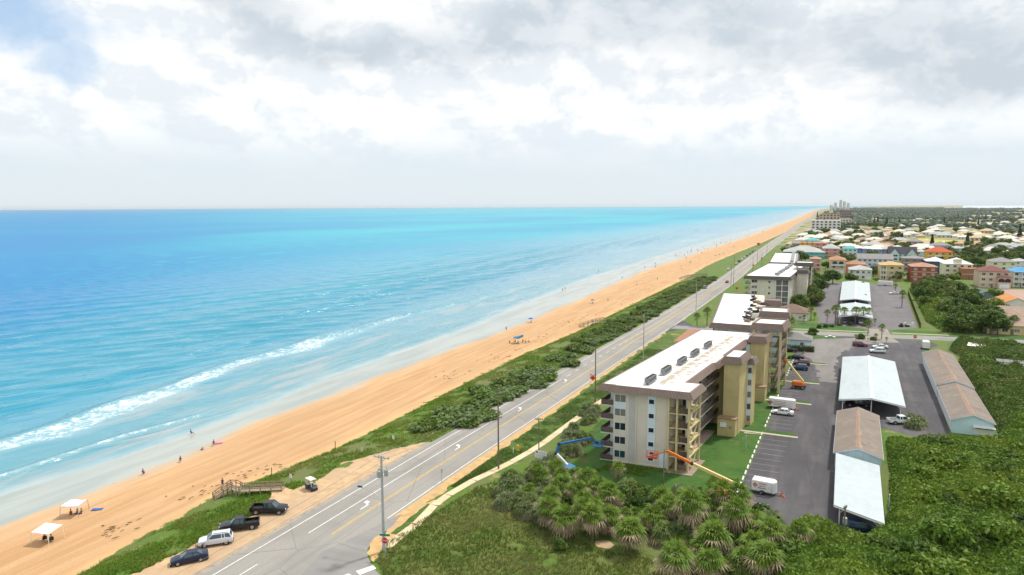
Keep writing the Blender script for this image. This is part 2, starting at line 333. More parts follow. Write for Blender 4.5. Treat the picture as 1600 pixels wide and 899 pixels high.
# ------------------------------------------------------------------ sea
def make_sea():
    ss = list(np.arange(-9, 110, 1.0)); k = 110.0; st = 1.6
    while k < 44000: ss.append(k); k += st; st *= 1.035
    ys = []; y = -30.0; st = 1.7
    while y < 330: ys.append(y); y += st
    while y < 44000: ys.append(y); y += st; st *= 1.05
    ss = np.array(ss); ys = np.array(ys); Sg, Y = np.meshgrid(ss, ys); X = WE(Y)-Sg
    near = np.clip(1-(Sg+np.abs(Y)*.6)/1700, 0, 1)
    jit = (fbm(X*.012, Y*.012, 3)-.45)*10
    A = .62*sst(35, 90, Sg)
    q = lambda ang, wl, ph: np.sin((X*math.cos(ang)+Y*math.sin(ang))*2*PI/wl+ph)
    grp = vnoise(X*.02+5, Y*.008)
    Z = A*near*((.2+1.5*grp)*q(R(-17), 19, jit*.7)+.6*(.3+grp)*q(R(-9), 12.5, jit*1.1+2)+.35*q(R(-32), 7.3, jit*1.6))
    ch = (fbm(X*.22, Y*.10, 3)-.45)*.35*near*sst(2, 20, Sg)*np.clip(1-Sg/300, .15, 1); Z = Z+ch
    # main breaker: crest line offset seaward of the swash, foam trailing shoreward
    s1 = np.interp(Y, [0,60,88,123,147,175,216,243,284,325,400,450,520,700], [40,35,33,39,41,44,45,46,43,36,28,26,30,34])+(vnoise(Y*.05, Y*0+3)-.5)*4
    act = np.interp(Y, [0,150,165,182,205,222,262,300,420,470], [.7,.6,.4,.35,.9,1,.8,.55,.4,0])
    r = Sg-s1; ridge = np.exp(-(np.clip(r,0,None)/3.2)**2-(np.clip(-r,0,None)/1.1)**2)*1.0*act; Z = Z+ridge
    wid = np.interp(Y, [0,90,110,135,150,170,190,215,240,265,300,360,420,480], [5,9,12,13,9,8,13,15,9,5,5,5,4,2])*(.7+.6*vnoise(Y*.09,Y*0+9))
    foam = sst(-wid*1.15, -wid*.5, r)*sst(1.2, -.6, r)*np.interp(Y, [0,225,255,300,430,480], [1,1,.75,.7,.6,0])
    for (c0, w0, y0, y1, am) in ((12.5,3.2,20,140,.95),(7,1.6,60,150,.5),(16,2,150,270,.35),(6,1.5,160,330,.6),(9,1.2,330,560,.5),(22,2,300,460,.3),(58,2.2,430,470,.0)):
        cc = c0+(vnoise(Y*.045+c0, Y*0+c0)-.5)*9; rr = Sg-cc
        foam = np.maximum(foam, am*sst(-w0, -.2*w0, rr)*sst(.9, -.3, rr)*sst(y0, y0+15, Y)*sst(y1, y1-25, Y)); Z = Z+.28*np.exp(-(rr/1.3)**2)*sst(y0,y0+15,Y)*sst(y1,y1-25,Y)
    # distant surf along the curving shore
    far = sst(.66,.85,vnoise(Y*.011+2, Sg*.03+4))*sst(22,32,Sg)*sst(95,60,Sg)*sst(560,700,Y); foam = np.maximum(foam, far*.62)
    foam = np.maximum(foam, .55*sst(.5,-1.2,np.abs(Sg-.6-(vnoise(Y*.06,Y*0+1)-.5)*3)-.6)*.8)
    Z = Z*sst(-4, 10, Sg)-4.46
    Z = np.where(Sg < 0, -4.46+Sg*.012, Z)
    nr, nc = X.shape; V = np.stack([X,Y,Z],-1).reshape(-1,3); i = np.arange(nr*nc).reshape(nr,nc)
    Fq = np.stack([i[:-1,1:],i[:-1,:-1],i[1:,:-1],i[1:,1:]],-1).reshape(-1,4)
    m, n, b = base_mat('sea_water'); p = n.pos(); s = n.attr('sea'); fo = n.attr('foam')
    sp = n.new('ShaderNodeSeparateXYZ'); n.l.new(p, sp.inputs[0])
    # water colour: milky near shore, turquoise banks, deep blue further out (patchy)
    lv = n.vmath('ADD', n.vmath('MULTIPLY', p, (.0011,.00055,1)), (0.37,0.2,0)); bank = n.ramp(n.noise(lv, 1.6, 4, .5, .4), .40, .60)
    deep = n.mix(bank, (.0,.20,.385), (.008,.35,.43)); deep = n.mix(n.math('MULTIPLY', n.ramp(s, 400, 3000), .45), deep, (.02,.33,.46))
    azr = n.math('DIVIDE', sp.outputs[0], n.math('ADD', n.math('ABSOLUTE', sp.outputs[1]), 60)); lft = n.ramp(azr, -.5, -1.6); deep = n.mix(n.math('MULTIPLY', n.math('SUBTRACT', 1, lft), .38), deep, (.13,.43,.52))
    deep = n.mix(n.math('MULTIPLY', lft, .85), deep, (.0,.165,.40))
    mid = n.mix(n.ramp(s, 70, 260), (.03,.26,.385), deep)
    shal = n.mix(n.ramp(s, 6, 60), (.09,.28,.35), mid)
    sandy = n.ramp(n.noise(n.pos((.10,.022,1)), 1, 4), .5, .66); shal = n.mix(n.math('MULTIPLY', n.math('MULTIPLY', sandy, n.ramp(s, 55, 15)), .55), shal, (.40,.38,.36))
    edge = n.ramp(n.math('ADD', s, n.math('MULTIPLY', n.noise(p, .12, 3), 6)), 9, -1); c = n.mix(n.math('MULTIPLY', edge, .8), shal, (.46,.50,.49))
    lace = n.math('ADD', n.math('MULTIPLY', n.noise(n.pos((1,.7,1)), .55, 6, .75, .8), .7), n.math('MULTIPLY', n.noise(n.pos((1,.5,1)), .11, 3), .3)); thr = n.math('MULTIPLY_ADD', fo, -.235, .715)
    kf = n.ramp(n.math('SUBTRACT', lace, thr), -.04, .09); kf = n.math('MULTIPLY', kf, n.ramp(fo, .02, .18)); kf = n.math('MULTIPLY', kf, .66)
    c = n.mix(n.math('MULTIPLY', fo, .35), c, (.42,.58,.62))
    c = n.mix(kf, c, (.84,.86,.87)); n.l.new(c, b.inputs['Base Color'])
    n.l.new(n.math('MULTIPLY_ADD', n.ramp(s, 520, 50), .20, .05), b.inputs['Specular IOR Level']); n.l.new(n.math('ADD', .13, n.math('MULTIPLY', kf, .6)), b.inputs['Roughness'])
    w1 = n.noise(n.pos((.16,.055,1)), 1, 5, .6, .3); w2 = n.noise(n.pos((.018,.009,1)), 1, 5, .6, .3)
    bb = n.new('ShaderNodeBump'); n.l.new(n.math('MULTIPLY_ADD', n.ramp(s, 700, 60), .45, .08), bb.inputs['Strength']); bb.inputs['Distance'].default_value = .8; n.l.new(w1, bb.inputs['Height'])
    b2 = n.new('ShaderNodeBump'); n.l.new(n.math('MULTIPLY_ADD', n.ramp(s, 900, 80), .38, .10), b2.inputs['Strength']); b2.inputs['Distance'].default_value = 6; n.l.new(w2, b2.inputs['Height']); n.l.new(bb.outputs[0], b2.inputs['Normal'])
    n.l.new(b2.outputs[0], b.inputs['Normal'])
    # far water: countless facets average out to a matt blue
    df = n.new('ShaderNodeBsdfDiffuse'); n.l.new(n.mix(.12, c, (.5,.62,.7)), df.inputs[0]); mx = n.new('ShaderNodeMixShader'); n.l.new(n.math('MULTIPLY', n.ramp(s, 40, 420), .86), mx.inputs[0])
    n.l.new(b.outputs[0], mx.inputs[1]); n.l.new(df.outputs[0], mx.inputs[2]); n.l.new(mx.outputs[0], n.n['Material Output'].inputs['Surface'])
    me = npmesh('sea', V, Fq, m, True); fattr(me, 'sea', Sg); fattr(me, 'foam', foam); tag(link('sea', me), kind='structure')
make_sea()

# ------------------------------------------------------------------ haze: one closed box of thin air
def make_haze():
    m = bpy.data.materials.new('haze'); m.use_nodes = True; n = N(m); out = n.n['Material Output']
    n.n.remove(n.n['Principled BSDF']); v = n.new('ShaderNodeVolumePrincipled'); v.inputs['Color'].default_value = (.86,.93,1,1); v.inputs['Density'].default_value = 2.5e-5; v.inputs['Anisotropy'].default_value = .2
    n.l.new(v.outputs[0], out.inputs['Volume'])
    o = MB().box(-48000, 48000, -500, 48000, -8.5, 96).build('haze', m); tag(o, kind='stuff')
HAZE = True
if HAZE: make_haze()

# ------------------------------------------------------------------ paved surfaces
def asphalt(name, c1, c2, worn, streak=(1,.03,1), crack=True):
    m, n, b = base_mat(name); p = n.pos(); f = n.noise(p, 3.5, 6, .7); g = n.noise(p, .09, 5, .6); st = n.noise(n.pos(streak), .55, 4, .6)
    c = n.mix(n.ramp(f, .3, .7), c1, c2); c = n.mix(n.math('MULTIPLY', n.ramp(st, .4, .68), .7), c, worn); c = n.mix(n.math('MULTIPLY', n.ramp(g, .45, .65), .5), c, tuple(x*.8 for x in c1))
    if crack:
        v = n.new('ShaderNodeTexVoronoi', feature='DISTANCE_TO_EDGE'); v.inputs['Scale'].default_value = .075; n.l.new(n.vmath('ADD', p, n.vmath('MULTIPLY', n.new('ShaderNodeTexNoise').outputs['Color'], (2,2,0))), v.inputs['Vector'])
        c = n.mix(n.math('MULTIPLY', n.math('LESS_THAN', v.outputs[0], .004), .5), c, tuple(x*.45 for x in c1))
    n.l.new(c, b.inputs['Base Color']); b.inputs['Roughness'].default_value = .9; n.l.new(n.bump(f, .2, .02), b.inputs['Normal']); return m
M_ROAD = asphalt('road_asphalt', (.275,.258,.235), (.325,.308,.285), (.225,.212,.195))
M_SIDE = asphalt('street_asphalt', (.25,.24,.23), (.285,.275,.265), (.22,.21,.205), (.05,1,1))
M_LOT = asphalt('lot_asphalt', (.058,.055,.064), (.078,.074,.084), (.125,.115,.118), (.5,.06,1))
M_LOT2 = asphalt('old_lot_asphalt', (.145,.133,.142), (.175,.163,.17), (.12,.11,.118), (.4,.05,1))
M_LINE = mat('white_road_paint', (.78,.78,.75), .7, .2, 2.5, scale2=.5)
M_YEL = mat('yellow_road_paint', (.66,.40,.05), .7, .3, 1.5, c2=(.55,.42,.18), scale2=.3)
M_CONC = mat('concrete', (.52,.46,.38), .9, .18, 1.2, c2=(.42,.36,.28), scale2=.25, bump=.1)
M_PATH = mat('sandy_concrete_path', (.62,.48,.30), .9, .15, 1.5, c2=(.68,.56,.38), scale2=.3)
M_SAND = mat('loose_sand', (.54,.37,.21), .95, .22, .6, c2=(.44,.31,.20), scale2=.15, bump=.2, bscale=2)
M_SHOULDER = mat('orange_sand_shoulder', (.58,.36,.16), .95, .25, .8, c2=(.46,.33,.17), scale2=.2)
M_LAWN = mat('lawn', (.032,.105,.009), .9, .3, .9, c2=(.06,.135,.014), scale2=.10, bump=.5, bscale=5, worn=(.11,.125,.03))
M_VERGE = mat('verge_grass', (.052,.115,.010), .9, .35, .9, c2=(.085,.14,.018), scale2=.13, bump=.6, bscale=4, worn=(.22,.17,.08))

def strip(name, m, a, b, ys, z, side=None):
    """ribbon between x=RC+a and x=RC+b"""
    mb = MB(); xa = [(float(RC(y))+(a(y) if callable(a) else a), y) for y in ys]; xb = [(float(RC(y))+(b(y) if callable(b) else b), y) for y in ys]
    n = len(ys); mb.add([(x,y,z) for x,y in xa]+[(x,y,z) for x,y in xb], [(n+i,n+i+1,i+1,i) for i in range(n-1)])
    return mb if name is None else struct(name, mb, m)
YS = [20+4*i for i in range(150)]+[620*1.06**i for i in range(60)]
strip('coast_road', M_ROAD, -HW-.4, HW, YS, .03)
jag = lambda a, f, sd: (lambda y: a+f*(float(fbm(np.array(y*.35+sd), np.array(sd*3.7)))-.45))
ysn = [40+.8*i for i in range(700)]
strip('sand_shoulder', M_SHOULDER, HW-.2, (lambda y: 7.7+max(-.9,.9-(y-85)/90)+2.2*(float(fbm(np.array(y*.35+4),np.array(15.)))-.45)), [y for y in ysn if 83 < y < 300], .022)
mk = MB()
def line(mk, off, w, y0, y1, dash=None):
    y = y0
    while y < y1:
        e = min(y1, y+(dash[0] if dash else max(6, y*.05)))
        xa, xb = float(RC(y))+off, float(RC(e))+off; mk.add([(xa-w/2,y,.042),(xa+w/2,y,.042),(xb+w/2,e,.042),(xb-w/2,e,.042)], [(0,1,2,3)])
        y = e+(dash[1] if dash else 0)
line(mk, -5.35, .16, 48, 170); line(mk, -5.0, .14, 170, 3000); line(mk, -2.05, .16, 76, 178); line(mk, 5.9, .16, 85, 3000)
line(mk, -1.9, .14, 182, 262, (3,4)); line(mk, -2.1, .15, 58, 66)
def arrow(y, flip=1):
    x = float(RC(y))-.15; sx = flip
    pts = [(0,-1.7),(.22,-1.7),(.22,.3),(-.35,.95),(-.05,1.25),(-1.05,1.55),(-.95,.45),(-.68,.70),(0,.05)]
    mk.add([(x+px*sx, y+py*flip, .043) for px, py in pts], [tuple(range(len(pts)))])
for y in (87.6, 117.7, 147, 177): arrow(y)
struct('white_road_lines', mk, M_LINE)
yl = MB()
for o in (-.16,.16):
    y = 77.0
    while y < 3000:
        e = y+max(5, y*.05); f = lambda t: float(RC(t))+1.45+o+.6*float(sst(160,215,t))*0-.9*float(sst(215,240,t))
        yl.add([(f(y)-.07,y,.042),(f(y)+.07,y,.042),(f(e)+.07,e,.042),(f(e)-.07,e,.042)], [(0,1,2,3)]); y = e
for o in (-2.0,-1.75): # hatch start of the far turn bay
    for y in range(232, 420, 6): yl.sheet([(float(RC(y))+o-.06,y),(float(RC(y))+o+.06,y),(float(RC(y+6))+o+.06,y+6),(float(RC(y+6))+o-.06,y+6)], .0425)
struct('yellow_centre_lines', yl, M_YEL)

def pxpoly(pts, z=0): return [tuple(at(*p, z)[:2]) for p in pts]
def rough_poly(pts, step=1.0, amp=.35, seed=0):
    o = []; rr = random.Random(seed)
    for a, b in zip(pts, pts[1:]+pts[:1]):
        L = math.dist(a, b); k = max(1, int(L/step))
        for i in range(k):
            t = i/k; o.append((a[0]+(b[0]-a[0])*t+rr.uniform(-amp,amp), a[1]+(b[1]-a[1])*t+rr.uniform(-amp,amp)))
    return o
# sandy pull-off left of the road
PULL = [(-72,40),(-74.4,62),(-74.4,80),(-74.2,98),(-73.6,116),(-75,118),(-79,111),(-83.5,101),(-82,94),(-83,87.5),(-85.3,88),(-86.6,86.5),(-84.5,83.5),(-82,80),(-82,72),(-82.5,64),(-83,57),(-82.5,50),(-80,40)]
struct('sand_pull_off', MB().sheet(rough_poly(PULL, .9, .35, 3), .025), M_SAND)
struct('road_edge_apron', strip(None, None, -HW-1.4, jag(-HW-.3,.3,2), [40+2*i for i in range(40)], .028), mat('gritty_asphalt_edge', (.30,.27,.235), .95, .25, 1.2, c2=(.40,.32,.22), scale2=.4))
# side street at the bottom of the frame
SIDE = pxpoly([(470,899),(505,862),(560,836),(628,803),(606,832),(588,840),(574,858),(575,872),(584,889),(600,905),(640,960),(520,1100),(380,1000)])
struct('side_street', MB().sheet(SIDE, .034), M_SIDE)
cw = MB(); cw.sheet(pxpoly([(556,893),(583,884),(588,889),(562,899)]), .046); cw.sheet(pxpoly([(520,905),(545,897),(552,901),(528,910)]), .046); struct('stop_line', cw, M_LINE)
struct('grass_wedge', MB().sheet(rough_poly(pxpoly([(611,834),(640,810),(668,787),(674,790),(648,814),(622,836)]), .8, .15, 4), .045), M_VERGE)
struct('sand_corner', MB().sheet(rough_poly(pxpoly([(608,826),(630,806),(655,788),(680,782),(690,788),(640,822),(606,846),(590,870),(583,880),(575,868),(578,850),(592,836)]), .8, .22, 5), .037), M_SHOULDER)
# verge, lawns, paths
SWK = [at(*p) for p in [(604,856),(625,838),(650,820),(678,790),(700,774),(740,751),(770,737),(800,722),(828,706),(850,692),(866,680),(900,655),(938,628)]]+[Vector((-47.5,190,0)),Vector((-45.5,225,0)),Vector((-47,247,0))]
vs = [(float(RC(y))+8.0+.5*math.sin(y), y) for y in range(108, 262, 2)]
struct('road_verge', MB().sheet(vs+[(p.x, p.y) for p in reversed(SWK) if p.y > 112], .018), M_VERGE)
pm = MB()
for a, b in zip(SWK[:-1], SWK[1:]):
    d = (b-a).normalized(); r = Vector((d.y,-d.x,0))*.75; pm.add([(q.x,q.y,.05) for q in (a-r,a+r,b+r+d*.15,b-r+d*.15)], [(0,1,2,3)])
struct('footpath', pm, M_PATH)
struct('corner_field', MB().sheet(rough_poly(pxpoly([(588,872),(604,852),(640,827),(690,797),(745,764),(790,760),(850,800),(890,832),(960,850),(1060,880),(1100,960),(640,990),(598,899)]), 1, .3, 8), .012), mat('field_soil_and_grass', (.075,.125,.015), .95, .35, .7, c2=(.14,.16,.04), scale2=.13, bump=.5, bscale=4))
struct('condo_lawn', MB().sheet([(-46,104),(-13,104),(-12.3,124),(-11.2,152),(-10,196),(-12,200),(-31,198),(-46,236)], .014), M_LAWN)
# parking lots
struct('condo_parking_lot', MB().sheet([(-12.7,108),(-3,97),(2,97),(10,100),(9.6,168),(24.6,160),(27,200),(29.5,262),(36,276),(34,283),(-12,281),(-12,262),(-9,256),(-9,236),(-9.8,206),(-10.8,160)], .02), M_LOT)
struct('worn_lot_patches', MB().sheet(rough_poly([(-1,205),(3.2,205),(3,226),(5,250),(12,268),(24,276),(10,279),(-3,272),(-8,262),(-6,240),(-2,225)], 1.5, .8, 9), .026), asphalt('worn_lot', (.20,.185,.175), (.25,.23,.22), (.17,.155,.15), (.5,.06,1)))
struct('north_parking_lot', MB().sheet([(-3,309),(15,301),(22,302),(33,312),(37.5,400),(39,474),(-1,482),(-6,400),(-4,340)], .02), M_LOT2)
xs = lambda x: 284.5+.16*x
struct('cross_street', MB().add([(x,xs(x)+o,.03) for x in (-57,-30,0,40,90,200) for o in (-4.2,4.2)], [(2*i,2*i+2,2*i+3,2*i+1) for i in range(5)]), M_SIDE)
struct('street_mouth', MB().sheet([(-57.5,262),(-50,275.5),(-50,284),(-57.5,296)], .024), M_LOT)
struct('lot_entrance', MB().sheet([(8,276),(24,276.5),(22.5,284),(22,304),(14.5,303),(15.5,294),(12,284)], .036), asphalt('worn_entrance', (.27,.24,.21), (.32,.29,.25), (.24,.21,.19), (1,1,1)))
struct('street_lawn', MB().sheet([(-12,291),(14,294.5),(13,308),(-6,309.5),(-16,303)], .016), M_LAWN)
struct('lawn_corner', MB().sheet([(23,298.5),(40,300.5),(40,307),(28,306),(24,303)], .016), M_LAWN)
struct('street_verge', MB().sheet([(-8,269),(5,277),(5,281),(-14,278),(-13,270)], .027), M_LAWN)
struct('house_lawn', MB().sheet([(44,262),(90,262),(90,312),(40,300.5),(40,296)], .013), M_LAWN)
w = MB()
for x0, x1, yo in ((-14,15,7.2),(23,42,7.0)): w.add([(x0,xs(x0)+yo,.04),(x1,xs(x1)+yo,.04),(x1,xs(x1)+yo+1.3,.04),(x0,xs(x0)+yo+1.3,.04)], [(0,1,2,3)])
struct('street_footpath', w, M_CONC)
for nm, y, m2 in (('grass_island',153.6,M_LAWN),('grass_island',181,M_LAWN),('grass_island',203,M_LAWN),('grass_island',228.5,M_LAWN)):
    x = -15+.07*(y-153); struct(nm, MB().box(x, x+10.2, y-1.0, y+1.0, .01, .14), m2); struct('island_path', MB().box(x-1, x+10.6, y-1.9, y-1.003, .01, .16), M_CONC)
struct('path_to_tower', MB().sheet([(-15,150.8),(-11.5,151.6),(-11.5,152.6),(-15.2,152)], .03), M_CONC)
ws = None
for y in range(112, 236, 3):
    x = -12.6+.032*(y-122)
    if 151.5 < y < 156 or 186 < y < 206: continue
    if ws is None: ws = o = MB().hexa([(0,0,0),(.3,0,0),(.3,1.9,0),(0,1.9,0),(.06,.05,.13),(.24,.05,.13),(.24,1.85,.13),(.06,1.85,.13)]).build('wheel_stop', M_LINE)
    else: o = ws.copy(); C.objects.link(o)
    o.location = (x,y,.02); tag(o, 'white concrete wheel stop in the dashed row along the lawn edge of the lot', 'wheel stop', 'white wheel stops along the lawn')
st = MB()
for y in [112+3.05*i for i in range(42)]:
    x = -12.2+.032*(y-122); st.sheet([(x,y),(x+5.2,y),(x+5.2,y+.1),(x,y+.1)], .0285)
for i in range(12):
    st.sheet([(5+.2*i*.0,229.5+i*1.0),(8.5,229.5+i*1.0),(8.5,230.0+i*1.0),(5,230.0+i*1.0)], .03)
for i in range(9): st.sheet([(8.9,229.5+i*1.25),(11.6,228.7+i*1.25),(11.6,229.3+i*1.25),(8.9,230.1+i*1.25)], .03)
struct('parking_bay_lines', st, mat('worn_white_paint', (.42,.41,.42), .8, .4, .8, c2=(.2,.19,.2), scale2=.4))
struct('far_sports_field', MB().sheet(pxpoly([(1412,374),(1440,373),(1552,379),(1548,382),(1440,379)]), .2), mat('field_painted_sunlit', (.42,.42,.05), .9, .15, .1))  # the patch of sun is put into this bright yellow grass colour
# ------------------------------------------------------------------ building materials
M_CREAM = mat('cream_stucco', (.62,.56,.47), .85, .10, .5, c2=(.66,.60,.51), scale2=.15, bump=.08, bscale=6, streak=.13)
M_CREAM2 = mat('pale_cream_stucco', (.64,.60,.50), .85, .08, .5, streak=.25)
M_TAN = mat('tan_stucco', (.50,.41,.19), .85, .10, .5, c2=(.55,.45,.22), scale2=.12, bump=.08, bscale=6, streak=.30)
M_POST = mat('cream_yellow_post', (.60,.50,.27), .8, .1, .6)
M_PBLUE = mat('pale_blue_panel', (.62,.72,.78), .7, .07, .6)
M_CYAN = mat('pale_cyan_wall', (.55,.72,.78), .75, .07, .5, streak=.25)
M_WHITE = mat('white_paint', (.78,.79,.78), .6, .06, .7)
M_MANS = stripes('brown_seamed_mansard', (.22,.155,.125), (.10,.07,.055), 'XY', .62, .12, .6)
M_MANS2 = stripes('dark_brown_mansard', (.10,.082,.072), (.05,.04,.036), 'XY', .62, .12, .6)
M_MEMB = stripes('white_roof_membrane', (.80,.79,.77), (.66,.65,.63), 1, 2.6, .035, .6, .09)
M_RAIL = mat('dark_bronze_railing', (.06,.046,.04), .5, .2, 2)
M_DARK = mat('dark_recess', (.03,.028,.027), .7, .3, .8)
M_GLASS = glassmat('dark_window_glass'); M_GLASS3 = glassmat('grey_window_glass', (.07,.085,.10)); M_BLIND = mat('window_blinds', (.20,.19,.175), .3, .12, 1); M_GLASS2 = glassmat('green_window_glass', (.02,.07,.07))
M_METAL = mat('grey_metal', (.35,.36,.37), .45, .15, 3, metal=.6); M_HVAC = mat('hvac_grey', (.24,.25,.26), .5, .25, 3)
M_BLACK = mat('black_rubber', (.018,.018,.02), .7, .2, 3)
M_STAIN = mat('roof_stain', (.52,.43,.32), .9, .3, .9, c2=(.40,.36,.32), scale2=.4)

class Frame:
    """a building's own (skewed) axes: u across, v along, z up"""
    def __init__(s, O, U, V): s.O = Vector((O[0],O[1],0)); s.U = Vector((*U,0)); s.V = Vector((*V,0))
    def __call__(s, u, v, z=0): p = s.U*u+s.V*v; return (p.x, p.y, z)
    def mb(s, mb): return mb.xf(s)
def clip(name, fr, mbs, m, root, **k): return mbs.xf(fr).build(name, m, root, **k)
def mansard(outline, z0, z1, out, inn, mb=None):
    """sloped fascia round an outline (list of (u,v) anticlockwise): bottom offset out, top offset inn"""
    n = len(outline); 
    def off(d):
        o = []
        for i in range(n):
            a, b, c = Vector(outline[i-1]), Vector(outline[i]), Vector(outline[(i+1)%n])
            e1 = (b-a).normalized(); e2 = (c-b).normalized(); n1 = Vector((e1.y,-e1.x)); n2 = Vector((e2.y,-e2.x))
            k = n1+n2; o.append(b+k*(d/max(.3, 1+n1.dot(n2))))
        return o
    A, B = off(out), off(inn); D = off(inn-.35)
    vs = [(p.x,p.y,z0) for p in A]+[(p.x,p.y,z1) for p in B]+[(p.x,p.y,z1) for p in D]+[(p.x,p.y,z0) for p in D]
    fs = []
    for i in range(n):
        j = (i+1)%n; fs += [(i,j,n+j,n+i),(n+i,n+j,2*n+j,2*n+i),(2*n+i,2*n+j,3*n+j,3*n+i),(3*n+i,3*n+j,j,i)]
    mb = mb or MB(); mb.add(vs, fs); return mb
def window(fr, root, u0, u1, v, z0, z1, panes=2, axis='u', glass=None, d=.06, fmat=None):
    """framed window on a wall facing -v (axis u) or +u (axis v)"""
    g = glass or random.choice((M_GLASS,M_GLASS,M_GLASS3,M_BLIND)); f = MB(); p = MB(); t = .07
    def bx(mb, a0, a1, b0, b1, o0, o1):
        if axis == 'u': mb.box(a0,a1, v-o1, v-o0, b0,b1)
        else: mb.box(v+o0, v+o1, a0,a1, b0,b1)
    bx(f,u0,u1,z0,z0+t,.003,d); bx(f,u0,u1,z1-t,z1,.003,d); bx(f,u0,u0+t,z0+t,z1-t,.003,d); bx(f,u1-t,u1,z0+t,z1-t,.003,d)
    for i in range(1,panes):
        c = u0+(u1-u0)*i/panes; bx(f,c-t/2,c+t/2,z0+t,z1-t,.003,d)
    bx(p,u0+t,u1-t,z0+t,z1-t,.003,.02)
    fo = f.xf(fr).build('window', fmat or M_WHITE, root); p.xf(fr).build('pane', g, fo); return fo
def railing(mb, a, b, z, h=1.05, step=.16, r=.012):
    """bars and a top rail between two (u,v) points"""
    a, b = Vector((*a,z)), Vector((*b,z)); L = (b-a).length; k = max(1, int(L/step)); up = Vector((0,0,h))
    mb.beam(a+up, b+up, .06); mb.beam(a+up*.1, b+up*.1, .04)
    for i in range(k+1):
        p = a+(b-a)*(i/k); mb.beam(p, p+up, r*2)

def condenser_bank(fr, root_loc, u, v, z, k, label):
    """a low rack with a row of roof air conditioner units"""
    x, y, _ = fr(u, v); t = thing('rooftop_air_conditioner', label, 'air conditioner', (fr.O.x+x, fr.O.y+y, z), math.atan2(fr.V.y, fr.V.x), 'air conditioner racks on the condo roof')
    rk = MB(); 
    for sx in (-.5,.5): rk.beam((-k*.55-.2,sx,.35),(k*.55+.2,sx,.35),.1)
    for i in range(k+1):
        for sx in (-.5,.5): rk.beam((-k*.55+i*1.1,sx,0),(-k*.55+i*1.1,sx,.35),.08)
    rk.build('rack', M_METAL, t)
    for i in range(k):
        c = -k*.55+.55+i*1.1; un = MB().box(c-.46,c+.46,-.46,.46,.41,1.32).build('condenser', M_HVAC, t)
        f = MB().lathe([(.02,1.323),(.36,1.323),(.38,1.36),(.34,1.39),(.02,1.38)], c, 0, 10); f.build('fan_guard', M_BLACK, un)
        g = MB()
        for s in (-1,1):
            for q in range(5): g.box(c-.40,c+.40, s*.463-.006, s*.463+.006, .5+q*.15, .57+q*.15)
        g.build('louvre', M_BLACK, un)
    return t

FLZ = 2.74
